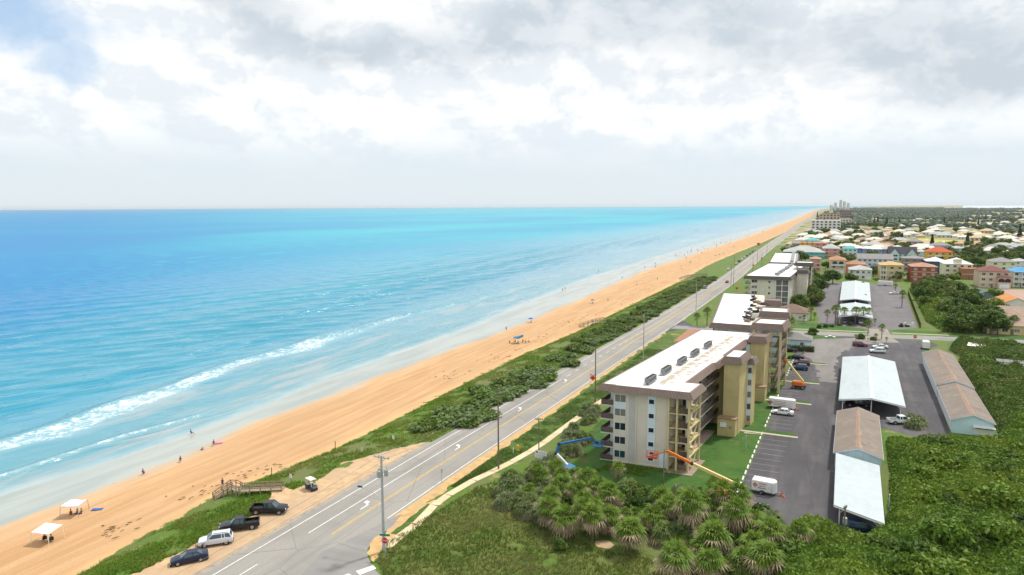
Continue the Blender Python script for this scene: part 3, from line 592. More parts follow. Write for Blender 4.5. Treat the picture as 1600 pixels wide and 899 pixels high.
# ------------------------------------------------------------------ nearest condominium
def near_condo():
    O = (-36.2,123.3); fr = Frame(O, (1,.03), (.112,1)); H = 13.95; L = 66
    t = thing('condominium_building', 'nearest five storey cream condominium with brown mansard edge and white flat roof beside the road', 'apartment building', (*O,0), 0, 'condominium blocks along the coast road')
    w = MB(); w.box(0,10.4,0,7,0,H); w.box(0,9.6,7.0,L,0,H-.003); clip('wall', fr, w, M_CREAM, t)
    clip('end_wall_strip', fr, MB().box(3.0,4.35,-.05,-.003,0,H), mat('grey_stucco', (.50,.49,.46), .85, .08, .6), t)
    clip('end_wall_pilaster', fr, MB().box(4.30,4.55,-.14,-.051,0,H), M_CREAM2, t)
    s = MB().box(6.55,8.05,-.09,-.003,1.0,H-.2); clip('blue_panel', fr, s, M_PBLUE, t)
    clip('blue_panel', fr, MB().box(8.9,10.39,-.05,-.003,0,3.0), M_PBLUE, t)
    clip('base_course', fr, MB().box(-.04,10.45,-.10,-.004,0,.35), M_CREAM2, t)
    for i in range(5):
        z = i*FLZ+.95
        window(fr, t, .25,2.45,0,z,z+1.5,2, glass=(M_GLASS2,M_GLASS,M_GLASS,M_BLIND,M_BLIND)[i])
        window(fr, t, 6.75,7.85,-.09,z+.25,z+1.25,1, glass=M_GLASS2 if i == 0 else M_GLASS)
        if i in (4,): clip('blue_panel', fr, MB().box(.2,2.5,-.055,-.003,z-1.2,z-.02), M_PBLUE, t)
        elif i: clip('spandrel_panel', fr, MB().box(.2,2.5,-.055,-.003,z-1.2,z-.02), M_CREAM2, t)
    # seaward balconies
    for i in range(5):
        z = i*FLZ; sl = clip('balcony', fr, MB().box(-2.6,-.002,.1,L-1,z-.12+.02,z+.1), M_CREAM2, t)
        r = MB(); railing(r,(-2.5,.2),(-.1,.2),z+.1); railing(r,(-2.5,.2),(-2.5,22),z+.1,step=.3); clip('balcony_railing', fr, r, M_RAIL, sl)
        clip('railing_screen', fr, MB().box(-2.44,-.12,.19,.21,z+.18,z+1.08).box(-2.52,-2.50,.22,22,z+.18,z+1.08), mat('bronze_screen', (.13,.10,.085), .6), sl)
        clip('partition', fr, MB().box(-1.2,-.003,1.6,1.75,z+.1,z+2.60), M_PBLUE, sl)
        clip('sliding_door', fr, MB().box(-.06,-.003,2.0,5.2,z+.1,z+2.2), M_GLASS, sl)
    # open entrance stack and landings at the front right
    for i in range(5):
        z = i*FLZ+.08
        if i:
            clip('landing', fr, MB().box(10.42,14.4,-.35,6.8,z-.22,z), M_POST, t)
            r = MB(); railing(r,(10.45,-.25),(12.7,-.25),z,1.0,.14); railing(r,(13.15,-.25),(14.1,-.25),z,1.0,.14); clip('landing_railing', fr, r, M_RAIL, t)
            clip('railing_screen', fr, MB().box(12.5,14.1,-.21,-.19,z+.05,z+.95), mat('bronze_screen', (.13,.10,.085), .6), t)
        clip('dark_doorway', fr, MB().box(10.45,13.0,5.2,5.3,z,z+2.5), M_PBLUE if i%2 else M_CREAM2, t)
        clip('door', fr, MB().box(11.5,12.4,5.12,5.197,z,z+2.1), M_DARK, t)
        st = MB().beam((14.15,.3,z+1.25),(14.15,2.9,z+.02),.16,.34); st.beam((14.15,2.9,z+.05),(14.15,5.4,z+FLZ-.2) if i < 4 else (14.15,5.4,z+1.2),.16,.34)
        clip('stair_flight', fr, st, M_POST, t)
    clip('stair_core', fr, MB().box(12.6,12.8,3.2,6.9,0,H-.1), M_CREAM2, t)
    clip('entrance_slab', fr, MB().box(10.4,15.4,-1.8,7,.0,.12), mat('brown_pavers', (.33,.25,.20), .9, .2, 1.5), t)
    for u,v in ((12.1,-.3),(14.25,-.3),(14.25,6.6),(10.55,-.3)):
        clip('column', fr, MB().box(u-.16,u+.16,v-.16,v+.16,.12,H), M_POST, t)
    # galleries along the land side
    for i in range(5):
        z = i*FLZ+.05
        for v0, v1 in ((7.05,31.4),(33.1,55.9)):
            if i:
                clip('gallery_slab', fr, MB().box(9.603,11.5,v0,v1,z-.24,z), M_CREAM2, t)
                clip('gallery_parapet', fr, MB().box(11.40,11.49,v0,v1,z+.003,z+1.12), M_RAIL if v0 < 0 else mat('brown_parapet', (.12,.09,.08), .6), t)
            k = 0; v = v0+1
            while v < v1-2:
                if k % 2: clip('apartment_door', fr, MB().box(9.603,9.66,v,v+.95,z,z+2.1), M_DARK, t)
                else: window(fr, t, v,v+1.6,9.6,z+1.0,z+2.2,2,'v')
                k += 1; v += 2.9
    clip('gallery_wall_face', fr, MB().box(9.601,9.602,7.1,56,0.05,H-.3), M_WHITE, t)
    clip('gallery_path', fr, MB().box(9.61,12.4,7.1,26,.02,.10), mat('brown_pavers', (.33,.25,.20)), t)
    # lift tower
    tw = MB().box(13.9,17.1,25.6,33.0,0,16.0); clip('lift_tower', fr, tw, M_TAN, t)
    clip('tower_cap', fr, mansard([(13.9,25.6),(17.1,25.6),(17.1,33.0),(13.9,33.0)],15.5,16.9,.7,.1).box(14.0,17.0,25.7,32.9,16.7,16.8), M_MANS, t)
    clip('tower_cap_roof', fr, MB().box(13.95,17.05,25.65,32.95,16.81,16.9), M_MEMB, t)
    bx = clip('plant_room', fr, MB().box(13.4,17.0,23.4,25.597,0,3.7), M_TAN, t)
    clip('plant_room_cap', fr, MB().box(13.25,17.15,23.25,25.59,3.7,3.95), mat('brown_cap', (.33,.22,.13), .7), bx)
    clip('air_conditioner', fr, MB().box(14.0,15.2,23.0,23.39,2.1,3.0), M_WHITE, bx); clip('vent_grille', fr, MB().box(15.8,16.3,23.33,23.397,1.8,2.3), M_METAL, bx)
    clip('tower_link', fr, MB().box(9.61,13.897,31.5,32.9,0,H), M_TAN, t)
    bay = MB().box(13.2,18.1,33.003,36.5,0,14.2); clip('bay', fr, bay, M_TAN, t)
    clip('bay_cap', fr, mansard([(13.2,33.2),(18.1,33.2),(18.1,36.5),(13.2,36.5)],13.9,15.2,.6,.1).box(13.3,18.0,33.3,36.4,15.1,15.2), M_MANS, t)
    for i in range(5):
        z = i*FLZ+.9; window(fr, t, 17.15,18.05,33.0,z,z+1.4,1)
        clip('blue_panel', fr, MB().box(17.12,18.08,32.94,32.997,z+1.45,z+2.65), M_PBLUE, t)
    # rear tower in tan
    clip('rear_tower', fr, MB().box(12.6,16.2,55.9,61.5,0,15.4), M_TAN, t)
    clip('rear_tower_cap', fr, mansard([(12.6,55.9),(16.2,55.9),(16.2,61.5),(12.6,61.5)],14.6,16.2,.7,.1).box(12.7,16.1,56,61.4,15.9,16.0), M_MANS, t)
    rb = clip('rear_plant_room', fr, MB().box(13.2,17.0,53.8,55.897,0,3.6), M_TAN, t); clip('plant_room_cap', fr, MB().box(13.0,17.2,53.65,55.89,3.6,3.85), mat('brown_cap', (.33,.22,.13), .7), rb)
    # roof
    ol = [(-2.3,-.15),(.15,-.15),(.15,-.5),(14.5,-.5),(14.5,6.9),(11.6,6.9),(11.6,25.4),(12.2,26.2),(12.2,33.6),(11.6,34.4),(11.6,55.5),(13,57),(13,L),(-2.3,L)]
    clip('mansard', fr, mansard(ol,14.05,15.22,.75,.0), M_MANS, t)
    clip('soffit', fr, MB().prism(ol,13.98,14.06), M_CREAM2, t)
    rf = MB().prism(ol,14.95,15.2); clip('roof_membrane', fr, rf, M_MEMB, t)
    sm = MB(); rr = random.Random(5)
    for i in range(46):
        v = 3+i*1.25; u = 8.6+rr.uniform(-1.2,1.6) if i%3 else 5.4+rr.uniform(-.8,.8)
        pts = [(u+rr.uniform(.3,1.1)*math.cos(a)*.75, v+rr.uniform(.3,1.2)*math.sin(a)) for a in np.linspace(0,2*PI,9)[:-1]]; sm.sheet(pts, 15.206+i*.0006)
    for i in range(13): sm.sheet([(7.0,4+i*4.3),(8.2,4+i*4.3),(8.2,7.6+i*4.3),(7.0,7.6+i*4.3)], 15.2035)
    clip('roof_stains', fr, sm, M_STAIN, t)
    pp = MB()
    for u,v in ((9.8,9),(10.5,15),(9.6,21),(8.2,28),(10.2,40),(9.2,46),(10.6,52),(3,20),(4,38)): pp.tube((u,v,15.2),(u,v,15.65),.11,.11,8); pp.tube((u,v,15.65),(u,v,15.75),.17,.14,8)
    clip('roof_vents', fr, pp, M_WHITE, t)
    for i, p in enumerate([(567,362),(645,315),(725,269),(790,229),(855,189)]):
        q = at(840+p[0]/3.21, 480+p[1]/3.21, 15.9)-Vector((*O,0)); v = q.y-.03*q.x; u = q.x-.112*v
        condenser_bank(fr, O, u, v, 15.2, 4, 'grey roof air conditioner rack, %s along the near condo roof' % ('closest to the camera','second from the front','the middle one','second from the back','furthest back')[i])
    return fr, t
FR1, B1 = near_condo()

def stair_tower(fr, root, u0, u1, v0, v1, H, cap, post, seed=0):
    """open stair tower: posts, landings, zigzag flights, mansard cap"""
    for u,v in ((u0,v0),(u1,v0),(u1,v1),(u0,v1),((u0+u1)/2+1.0,v0+.1)):
        clip('stair_post', fr, MB().box(u-.26,u+.26,v-.26,v+.26,0,H), post, root)
    n = int((H-1.5)//FLZ)
    for i in range(n+1):
        z = i*FLZ; a, b = (v0+.5, v1-.5)
        if i: clip('stair_landing', fr, MB().box(u0-.1,u1+.1,v1-2.6,v1+.1,z-.16,z), mat('grey_brown_treads', (.20,.165,.13), .8), root); clip('stair_landing', fr, MB().box(u0-.1,u1+.1,v0-.1,v0+.9,z-FLZ/2-.12,z-FLZ/2), mat('grey_brown_treads', (.20,.165,.13)), root)
        if i < n:
            f = MB(); f.beam((u0+.9,v1-2.5,z),(u1-1.8,v0+.9,z+FLZ/2),.9,.18); f.beam((u1-.9,v0+.9,z+FLZ/2),(u1-.9,v1-2.5,z+FLZ),1.1,.22)
            f.beam((u0+.3,v0-.05,z+FLZ*.98),(u1-1.5,v0-.05,z+FLZ*.5),.12,.3)
            clip('stair_stringer', fr, MB().beam((u0+.3,v0-.12,z+FLZ*.98),(u1-1.5,v0-.12,z+FLZ*.5),.1,.34), post, root)
            clip('stair_flight', fr, f, mat('grey_brown_treads', (.20,.165,.13), .8), root)
            r = MB(); railing(r,(u0+.3,v0-.3),(u1-.3,v0-.3),z+FLZ/2,1.0,.25); railing(r,(u1+.1,v0+.3),(u1+.1,v1-.3),z+FLZ,1.0,.3); clip('stair_railing', fr, r, M_RAIL, root)
    ol = [(u0-.3,v0-.3),(u1+.3,v0-.3),(u1+.3,v1+.3),(u0-.3,v1+.3)]
    clip('stair_cap', fr, mansard(ol,H-1.3,H+.45,.75,.1).box(u0-.2,u1+.2,v0-.2,v1+.2,H-.2,H-.05), cap, root)
    clip('stair_cap_roof', fr, MB().box(u0-.25,u1+.25,v0-.25,v1+.25,H-.02,H+.1), M_MEMB, root)
def tower_thing(label, O, V, w, l, H, cap, post):
    fr = Frame(O, (1,.03), V); t = thing('stair_tower', label, 'stair tower', (*O,0), 0, 'open stair towers'); stair_tower(fr, t, 0, w, 0, l, H, cap, post)
    clip('roof_door', fr, MB().box(.5,1.5,.95,1.05,15.3,17.3), M_WHITE, t); clip('landing_wall', fr, MB().box(.35,w-.4,l*.5,l*.5+.1,15.2,17.0), M_CYAN, t); return t
tower_thing('open stair tower with tan posts at the far end of the nearest condo', (-17.2,187.6), (.1,1), 6.6, 9.0, 17.9, M_MANS, M_POST)
tower_thing('taller open stair tower in tan at the corner of the re-roofed cyan block', (-16.6,203.0), (-.05,1), 6.6, 9.0, 18.9, M_MANS, M_POST)

# ------------------------------------------------------------------ second condominium, roof under repair
def mid_condo():
    O = (-27.6,201.5); fr = Frame(O, (1,0), (-.092,1)); H = 13.95; L = 71
    t = thing('condominium_building', 'pale cyan condominium block whose white flat roof is being repaired, debris on top', 'apartment building', (*O,0), 0, 'condominium blocks along the coast road')
    clip('wall', fr, MB().box(0,10.6,0,L,0,H), M_CYAN, t)
    for i in range(5):
        z = i*FLZ+.95; window(fr, t, 6.3,7.5,0,z,z+1.2,2); window(fr, t, .3,2.3,0,z,z+1.4,2)
        sl = clip('balcony', fr, MB().box(-2.6,-.002,.1,L-1,i*FLZ-.1,i*FLZ+.1), M_CREAM2, t)
        r = MB(); railing(r,(-2.5,.2),(-.1,.2),i*FLZ+.1); railing(r,(-2.5,.2),(-2.5,14),i*FLZ+.1,step=.3); clip('balcony_railing', fr, r, M_RAIL, sl)
        if i: 
            clip('gallery_slab', fr, MB().box(10.603,12.6,1,L-2,i*FLZ-.2,i*FLZ), M_CREAM2, t); clip('gallery_parapet', fr, MB().box(12.5,12.59,1,L-2,i*FLZ+.003,i*FLZ+1.1), M_CYAN, t)
    for a in (22, 44):
        tw = clip('lift_tower', fr, MB().box(12.7,17.2,a,a+6,0,16.0), M_CYAN if a == 22 else M_TAN, t)
        clip('tower_cap', fr, mansard([(12.7,a),(17.2,a),(17.2,a+6),(12.7,a+6)],15.2,16.9,.75,.1).box(12.8,17.1,a+.1,a+5.9,16.6,16.75), M_MANS, t)
    ol = [(-2.6,-.2),(.1,-.2),(.1,-.5),(9.4,-.5),(12.7,3),(12.8,L),(-2.6,L)]
    clip('mansard', fr, mansard(ol,13.8,15.35,.75,0), M_MANS, t)
    clip('roof_membrane', fr, MB().prism(ol,14.9,15.2), mat('new_white_membrane', (.84,.85,.86), .5, .03, .3), t)
    st = MB().sheet([(7.2,4),(12.5,4),(12.6,L-1),(9,L-1),(8,30)], 15.205); clip('bare_roof_deck', fr, st, mat('stripped_roof_deck', (.62,.52,.36), .9, .25, .6, c2=(.74,.70,.64), scale2=.25), t)
    return fr, t
FR2, B2 = mid_condo()
def roof_clutter():
    rr = random.Random(4); O = FR2.O
    kinds = [('debris_pile','dark',(.10,.10,.105)),('debris_pile','brown',(.34,.24,.16)),('debris_pile','black',(.02,.02,.022))]
    k = 0
    for u,v,s,ci in ((7.0,6,1.5,1),(8.0,9,1.6,0),(7.0,13,1.7,2),(8.6,17,1.5,1),(7.4,21,1.9,0),(9.3,25,1.6,2),(7.6,30,1.4,0),(10.6,34,1.8,1),(8.4,39,1.5,2),(11.6,44,2.2,0),(9.4,48,1.9,1),(8.2,53,1.4,2),(8.6,58,1.4,0),(8.4,63,1.3,2)):
        x,y,_ = FR2(u,v); nm, cn, c = kinds[ci]; mb = MB()
        s *= .72
        for i in range(9):
            a = rr.uniform(0,PI); l = rr.uniform(.6,1.6)*s*.55; cx, cy = rr.uniform(-s,s)*.55, rr.uniform(-s,s)*.7
            z = .2+.35*s*math.exp(-(cx*cx+cy*cy)/s)*rr.uniform(.4,1.2); d = Vector((math.cos(a)*l, math.sin(a)*l, rr.uniform(-.25,.25))); p = Vector((cx,cy,z)); mb.beam(p-d,p+d,rr.uniform(.25,.6),rr.uniform(.08,.4))
        mb.lathe([(s*.75,0),(s*.6,.2*s),(.25*s,.42*s),(.01,.5*s)],0,0,7)
        o = mb.build(nm, mat('%s_roof_debris' % cn, c, .8, .4, 1.5), loc=(O.x+x,O.y+y,15.21))
        w = ['in front','second from the front','third from the front','fourth from the front','fifth from the front','just before the blue barrel','beside the blue barrel','right of the blue barrel','past the blue barrel','large one at the right edge','sixth from the back','third from the back','second from the back','at the very back'][k]
        tag(o, '%s pile of torn roofing on the re-roofed block, %s' % (cn, w), 'debris pile', 'roofing debris on the re-roofed block'); k += 1
    x,y,_ = FR2(10.2,31); o = MB().lathe([(.0,0),(.3,0),(.32,.3),(.3,.33),(.32,.6),(.3,.63),(.31,.9),(.0,.92)],0,0,14).build('barrel', mat('blue_plastic', (.02,.09,.42), .4), loc=(O.x+x,O.y+y,15.21)); tag(o,'blue plastic barrel standing on the re-roofed block','barrel')
    ym = mat('yellow_caution', (.72,.52,.06), .6); k = 0
    for u,v in ((-.6,26),(-.8,31),(-1.1,36),(-1.0,44),(-1.2,50),(-.9,8),(-.8,15),(12.3,8),(12.0,12),(11.8,17),(9.8,60),(10.2,66)):
        x,y,_ = FR2(u,v); mb = MB().lathe([(.32,0),(.32,.06),(.06,.1),(.045,1.1),(.0,1.12)],0,0,8)
        o = mb.build('warning_post', ym, loc=(O.x+x,O.y+y,15.21)); tag(o,'yellow warning post on the roof being repaired','warning post','warning posts on the re-roofed block')
    x,y,_ = FR2(9.0,14.5); t = MB().box(0,3.6,0,.25,0,1.3).box(3.4,3.6,.25,3,0,1.3); o = t.build('parapet_upstand', M_WHITE, loc=(O.x+x-.6,O.y+y,15.215)); tag(o,'low white upstand wall on the roof being repaired','low wall')
    x,y,_ = FR2(11.3,22); m = MB()
    m.path([(0,-8,.05),(.4,-5,.08),(-.3,-2,.05),(.5,1,.09),(.1,4,.05),(.6,7,.06)],.13,6); o = m.build('yellow_hose', ym, loc=(O.x+x,O.y+y,15.22)); tag(o,'thick yellow hose lying along the roof being repaired','hose')
roof_clutter()

# ------------------------------------------------------------------ third condominium (two wings)
def far_condo():
    O = (-34.0,346); fr = Frame(O, (1,.03), (.058,1)); H = 13.95; L = 79
    t = thing('condominium_building', 'cream condominium with dark brown roof edge beyond the re-roofed block', 'apartment building', (*O,0), 0, 'condominium blocks along the coast road')
    clip('wall', fr, MB().box(0,17.2,.6,L,0,H), M_CREAM2, t)
    clip('end_wall', fr, MB().box(0,11.0,0,.597,0,H), M_CREAM2, t)
    for i in range(5):
        z = i*FLZ+.95; window(fr, t, .4,3.0,0,z,z+1.5,2); window(fr, t, 7.9,9.0,0,z+.1,z+1.2,1)
        sl = clip('balcony', fr, MB().box(-2.8,-.002,.1,L-1,i*FLZ-.1,i*FLZ+.1), M_CREAM2, t)
        r = MB(); railing(r,(-2.7,.2),(-.1,.2),i*FLZ+.1,step=.25); railing(r,(-2.7,.2),(-2.7,10),i*FLZ+.1,step=.4); clip('balcony_railing', fr, r, M_RAIL, sl)
        clip('screened_porch', fr, MB().box(11.5,13.9,.55,.597,i*FLZ+.15,i*FLZ+2.45), mat('porch_screen', (.16,.15,.15), .5, .2, .7), t)
        clip('screened_porch', fr, MB().box(14.2,17.0,.55,.597,i*FLZ+.15,i*FLZ+2.45), mat('porch_screen', (.16,.15,.15)), t)
        clip('porch_slab', fr, MB().box(11.05,17.1,.02,.54,i*FLZ-.02,i*FLZ+.12), M_WHITE, t)
    for u in (11.2,14.05,17.0): clip('column', fr, MB().box(u-.15,u+.15,.0,.5,.13,H), M_WHITE, t)
    ol = [(-2.7,-.3),(17.6,-.3),(17.6,L),(-2.7,L)]
    clip('mansard', fr, mansard(ol,13.7,15.3,.75,0), M_MANS2, t); clip('roof_membrane', fr, MB().prism(ol,14.9,15.15), M_MEMB, t)
    cb = MB(); rr = random.Random(2)
    for i in range(24): cb.box(10.0+rr.uniform(-.5,.3),11.3+rr.uniform(-.3,.5),6+i*2.9,8.3+i*2.9,15.15,16.0+rr.uniform(-.2,.3))
    clip('rooftop_units', fr, cb, M_HVAC, t)
    clip('lift_tower', fr, MB().box(18.6,23.2,20,27,0,16.3), M_CREAM2, t)
    clip('tower_cap', fr, mansard([(18.6,20),(23.2,20),(23.2,27),(18.6,27)],15.2,17.0,.75,.1).box(18.7,23.1,20.1,26.9,16.7,16.8), M_MANS2, t)
    clip('tower_link', fr, MB().box(17.203,18.597,20.5,26.5,0,13.9), M_CREAM2, t)
    O2 = (-29.8,424.5); f2 = Frame((O2[0],O2[1]), (1,.03), (-.035,1)); L2 = 84
    t2 = thing('condominium_building', 'rear wing of the cream condominium, white roof split by a dark equipment strip', 'apartment building', (*O2,0), 0, 'condominium blocks along the coast road')
    clip('wall', f2, MB().box(0,12.9,.6,L2,0,H+1.0), M_CREAM2, t2)
    ol = [(-2,-.1),(13.2,-.1),(13.2,L2),(-2,L2)]
    clip('mansard', f2, mansard(ol,14.4,16.0,.75,0), M_MANS2, t2); clip('roof_membrane', f2, MB().prism(ol,15.5,15.85), M_MEMB, t2)
    clip('rooftop_units', f2, MB().box(9.2,11.0,4,L2-2,15.85,16.9).box(12.0,12.6,4,L2-2,15.85,16.5), M_HVAC, t2)
    for i in range(5):
        clip('gallery_slab', f2, MB().box(12.903,14.6,1,L2-2,i*FLZ-.2,i*FLZ), M_CREAM2, t2)
    for k, lb in ((0,'tall pale stair tower with dark cap beside the rear wing of the cream condominium'),):
        fr3 = Frame((-15.8,388), (1,.03), (.03,1)); t3 = thing('stair_tower', lb, 'stair tower', (-15.8,388,0), 0, 'open stair towers'); stair_tower(fr3, t3, 0, 7.6, 0, 11, 18.6, M_MANS2, M_CREAM2)
far_condo()

# ------------------------------------------------------------------ garages and carports in the lot
M_SHING = mat('worn_brown_shingles', (.25,.205,.17), .9, .18, 1.2, c2=(.20,.165,.14), scale2=.3, bump=.2, bscale=6, worn=(.15,.125,.11))
M_RUST = mat('orange_faded_shingles', (.36,.225,.155), .9, .25, .9, c2=(.28,.205,.16), scale2=.4)
M_TIN = stripes('white_ribbed_tin', (.47,.535,.555), (.38,.44,.46), 1, .9, .10, .45, .10)
def gable(mb, W, L, z0, z1, ov=.35, th=.14):
    """two slopes, ridge along y, W across x"""
    for s in (-1,1):
        a = [(s*(W/2+ov),-ov,z0-.02),(0,-ov,z1),(0,L+ov,z1),(s*(W/2+ov),L+ov,z0-.02)]
        if s > 0: a = a[::-1]
        mb.hexa([(x,y,z) for x,y,z in a]+[(x,y,z+th) for x,y,z in a])
    return mb
def garage(label, loc, rot, W, L, h, ridge, doors, side, extra=None):
    t = thing('garage_block', label, 'garage', loc, rot, 'garage blocks in the parking lot')
    w = MB().box(-W/2,W/2,0,L,0,h); w.add([(-W/2,0,h),(W/2,0,h),(0,0,ridge),(-W/2,L,h),(W/2,L,h),(0,L,ridge)], [(0,1,2),(4,3,5),(0,2,5,3),(1,4,5,2)]); w.build('wall', M_CYAN, t)
    gable(MB(), W, L, h, ridge).build('roof', M_SHING, t)
    for s in (-1,1):
        rr = random.Random(W*10+s); st = MB(); n = 9; y0, y1 = (.3, L*.92); sl = (ridge-h)/(W/2)
        inner, outer = [], []
        for i in range(n):
            y = y0+(y1-y0)*i/(n-1); k = .2+.75*rr.random()*(1-i/n); outer.append((s*k,y)); inner.append((s*.05,y))
        pts = inner+outer[::-1]; st.add([(x,y,ridge-abs(x)*(ridge-h+.02)/(W/2+.35)+.147) for x,y in pts], [tuple(range(2*n)) if s < 0 else tuple(range(2*n-1,-1,-1))]); st.build('faded_ridge', M_RUST, t)
    tr = MB()
    for s in (-1,1): tr.beam((s*(W/2+.33),-.37,h-.03),(0,-.37,ridge+.02),.05,.2); tr.beam((s*(W/2+.37),-.4,h-.02),(s*(W/2+.37),L+.4,h-.02),.06,.16)
    tr.build('barge_board', M_PBLUE, t)
    for i in range(doors):
        y = 1.0+i*(L-1.5)/doors; d = (L-1.5)/doors-.6; x = side*W/2
        MB().box(min(x,x+side*.05),max(x,x+side*.05),y,y+d,.05,2.15).build('garage_door', M_WHITE, t)
    return t
gA = garage('single brown shingled garage with pale blue gable in the middle of the lot', (6.45,137.4,0), R(-1.6), 7.6, 28.5, 2.9, 4.25, 8, -1)
gB1 = garage('near brown shingled garage on the right edge of the lot with white door panel', (29.3,169.5,0), R(-1.7), 7.4, 29.5, 2.95, 4.4, 8, -1)
d = MB().box(.2,3.9,-.12,-.003,.3,2.3); d.build('end_panel', M_WHITE, gB1); MB().box(.5,3.6,-.16,-.122,1.55,1.95).build('panel_slot', M_DARK, gB1); MB().box(.0,4.0,-1.0,-.15,1.95,2.05).build('canopy', M_WHITE, gB1)
gB2 = garage('longer brown shingled garage behind the near one on the right edge of the lot', (30.2,199.6,.0), R(-1.7), 7.5, 42.5, 3.3, 4.75, 12, -1)
def carport(label, name, pts_roof, posts, z, zr=None, th=.14):
    """post and tin-sheet canopy; pts_roof = corners near-left, near-right, far-right, far-left (x,y,z)"""
    c = sum((Vector(p) for p in pts_roof), Vector())/4; loc = (c.x,c.y,0); t = thing(name, label, 'carport', loc, 0, 'white tin carports')
    P = [Vector(p)-Vector(loc) for p in pts_roof]
    if zr:
        a, b = (P[0]+P[1])/2, (P[3]+P[2])/2; a.z = b.z = zr
        for q, nm in (([P[0],a,b,P[3]],0),([a,P[1],P[2],b],1)): MB().hexa([p for p in q]+[p+Vector((0,0,th)) for p in q]).build('roof_sheet', M_TIN, t)
        MB().beam(a+Vector((0,0,th+.03)), b+Vector((0,0,th+.03)), .55, .07).build('ridge_cap', M_WHITE, t)
    else: MB().hexa([p for p in P]+[p+Vector((0,0,th)) for p in P]).build('roof_sheet', M_TIN, t)
    fb = MB()
    edges = [(P[0],P[1]),(P[1],P[2]),(P[2],P[3]),(P[3],P[0])] if not zr else [(P[0],a),(a,P[1]),(P[1],P[2]),(P[2],b),(b,P[3]),(P[3],P[0])]
    for p,q in edges: fb.beam(p-Vector((0,0,.10)), q-Vector((0,0,.10)), .1, .2)
    fb.build('edge_beam', M_WHITE, t)
    for u,v in posts:
        q = P[0]+(P[1]-P[0])*u; r = P[3]+(P[2]-P[3])*u; s = q+(r-q)*v; top = (zr if zr and abs(u-.5) < .05 else s.z)-.12
        p = MB().box(s.x-.09,s.x+.09,s.y-.09,s.y+.09,0,top)
        if v < .5 and u != .5: p.beam((s.x,s.y,top-.9),(s.x+(.9 if u < .5 else -.9),s.y,top-.02),.09)
        p.build('post', M_WHITE, t)
    return t
carport('small sloping white carport over a dark car, joined to the middle garage', 'carport', [(2.35,112.2,2.9),(9.05,109.4,2.45),(9.75,134.5,2.45),(2.75,136.6,3.0)], [(.12,.02),(.92,.02),(.12,.5),(.92,.5),(.12,.95),(.92,.95)], 2.8)
carport('large white gabled carport in the middle of the lot', 'carport', [(3.5,175.3,3.2),(17.3,175.6,3.0),(18.8,226,3.0),(5.0,226,3.2)], [(u,v) for v in (.03,.27,.51,.75,.97) for u in (.06,.5,.94)], 3.2, 4.15)
carport('near white gabled carport in the north lot behind a row of palms', 'carport', [(4.2,309.8,3.0),(17.2,312.2,2.9),(18.2,353.5,2.9),(5.4,350,3.0)], [(u,v) for v in (.03,.35,.66,.97) for u in (.06,.5,.94)], 3.2, 3.9)
carport('rear white gabled carport in the north lot with palms growing against it', 'carport', [(5.4,364.5,3.0),(18.9,367,2.9),(22,454,2.9),(7.6,453.5,3.0)], [(u,v) for v in (.03,.35,.66,.97) for u in (.06,.5,.94)], 3.2, 3.9)
# pool house, club house
def hiproof(mb, x0, x1, y0, y1, z0, z1, ov=.5, th=.12):
    X0,X1,Y0,Y1 = x0-ov,x1+ov,y0-ov,y1+ov; w, l = X1-X0, Y1-Y0; k = min(w,l)/2
    if w >= l: a, b = (X0+k,(Y0+Y1)/2,z1), (X1-k,(Y0+Y1)/2,z1); fs = [(0,1,5,4),(1,2,5),(2,3,4,5),(3,0,4)]
    else: a, b = ((X0+X1)/2,Y0+k,z1), ((X0+X1)/2,Y1-k,z1); fs = [(0,1,4),(1,2,5,4),(2,3,5),(3,0,4,5)]
    base = [(X0,Y0,z0),(X1,Y0,z0),(X1,Y1,z0),(X0,Y1,z0)]
    if abs(w-l) < .02: b = (a[0]+.01,a[1]+.01,a[2])
    mb.add(base+[a,b], fs); mb.hexa([(X0,Y0,z0-th),(X1,Y0,z0-th),(X1,Y1,z0-th),(X0,Y1,z0-th),(X0,Y0,z0-.002),(X1,Y0,z0-.002),(X1,Y1,z0-.002),(X0,Y1,z0-.002)]); return mb
def small_building(label, name, cat, loc, rot, w, l, h, rz, wm, rm, wins=3, door=True, group=None):
    t = thing(name, label, cat, loc, rot, group); MB().box(-w/2,w/2,0,l,0,h).build('wall', wm, t); hiproof(MB(), -w/2,w/2,0,l,h,rz).build('roof', rm, t)
    fr = Frame((0,0),(1,0),(0,1))
    for i in range(wins):
        c = -w/2+w*(i+.5)/wins; window(fr, t, c-.6,c+.6,0,.9,2.1,2)
    if door: MB().box(w/2-1.5,w/2-.6,-.05,-.003,0,2.05).build('door', M_WHITE, t)
    return t
M_GREYR = mat('grey_shingles', (.20,.195,.19), .9, .15, 1, c2=(.25,.24,.23), scale2=.2)
M_BRNR = mat('brown_hip_shingles', (.20,.135,.10), .9, .15, 1)
small_building('low pale cyan pool house with grey hip roof behind a clipped hedge', 'pool_house', 'pool house', (-10.3,251.5,0), R(2), 12, 9, 2.9, 4.6, M_CYAN, M_GREYR, 2)
small_building('low cream hut with brown hip roof beside the north lot', 'club_house', 'hut', (-13.5,312,0), R(0), 13, 12, 3.4, 6.4, M_CREAM2, M_BRNR, 2)
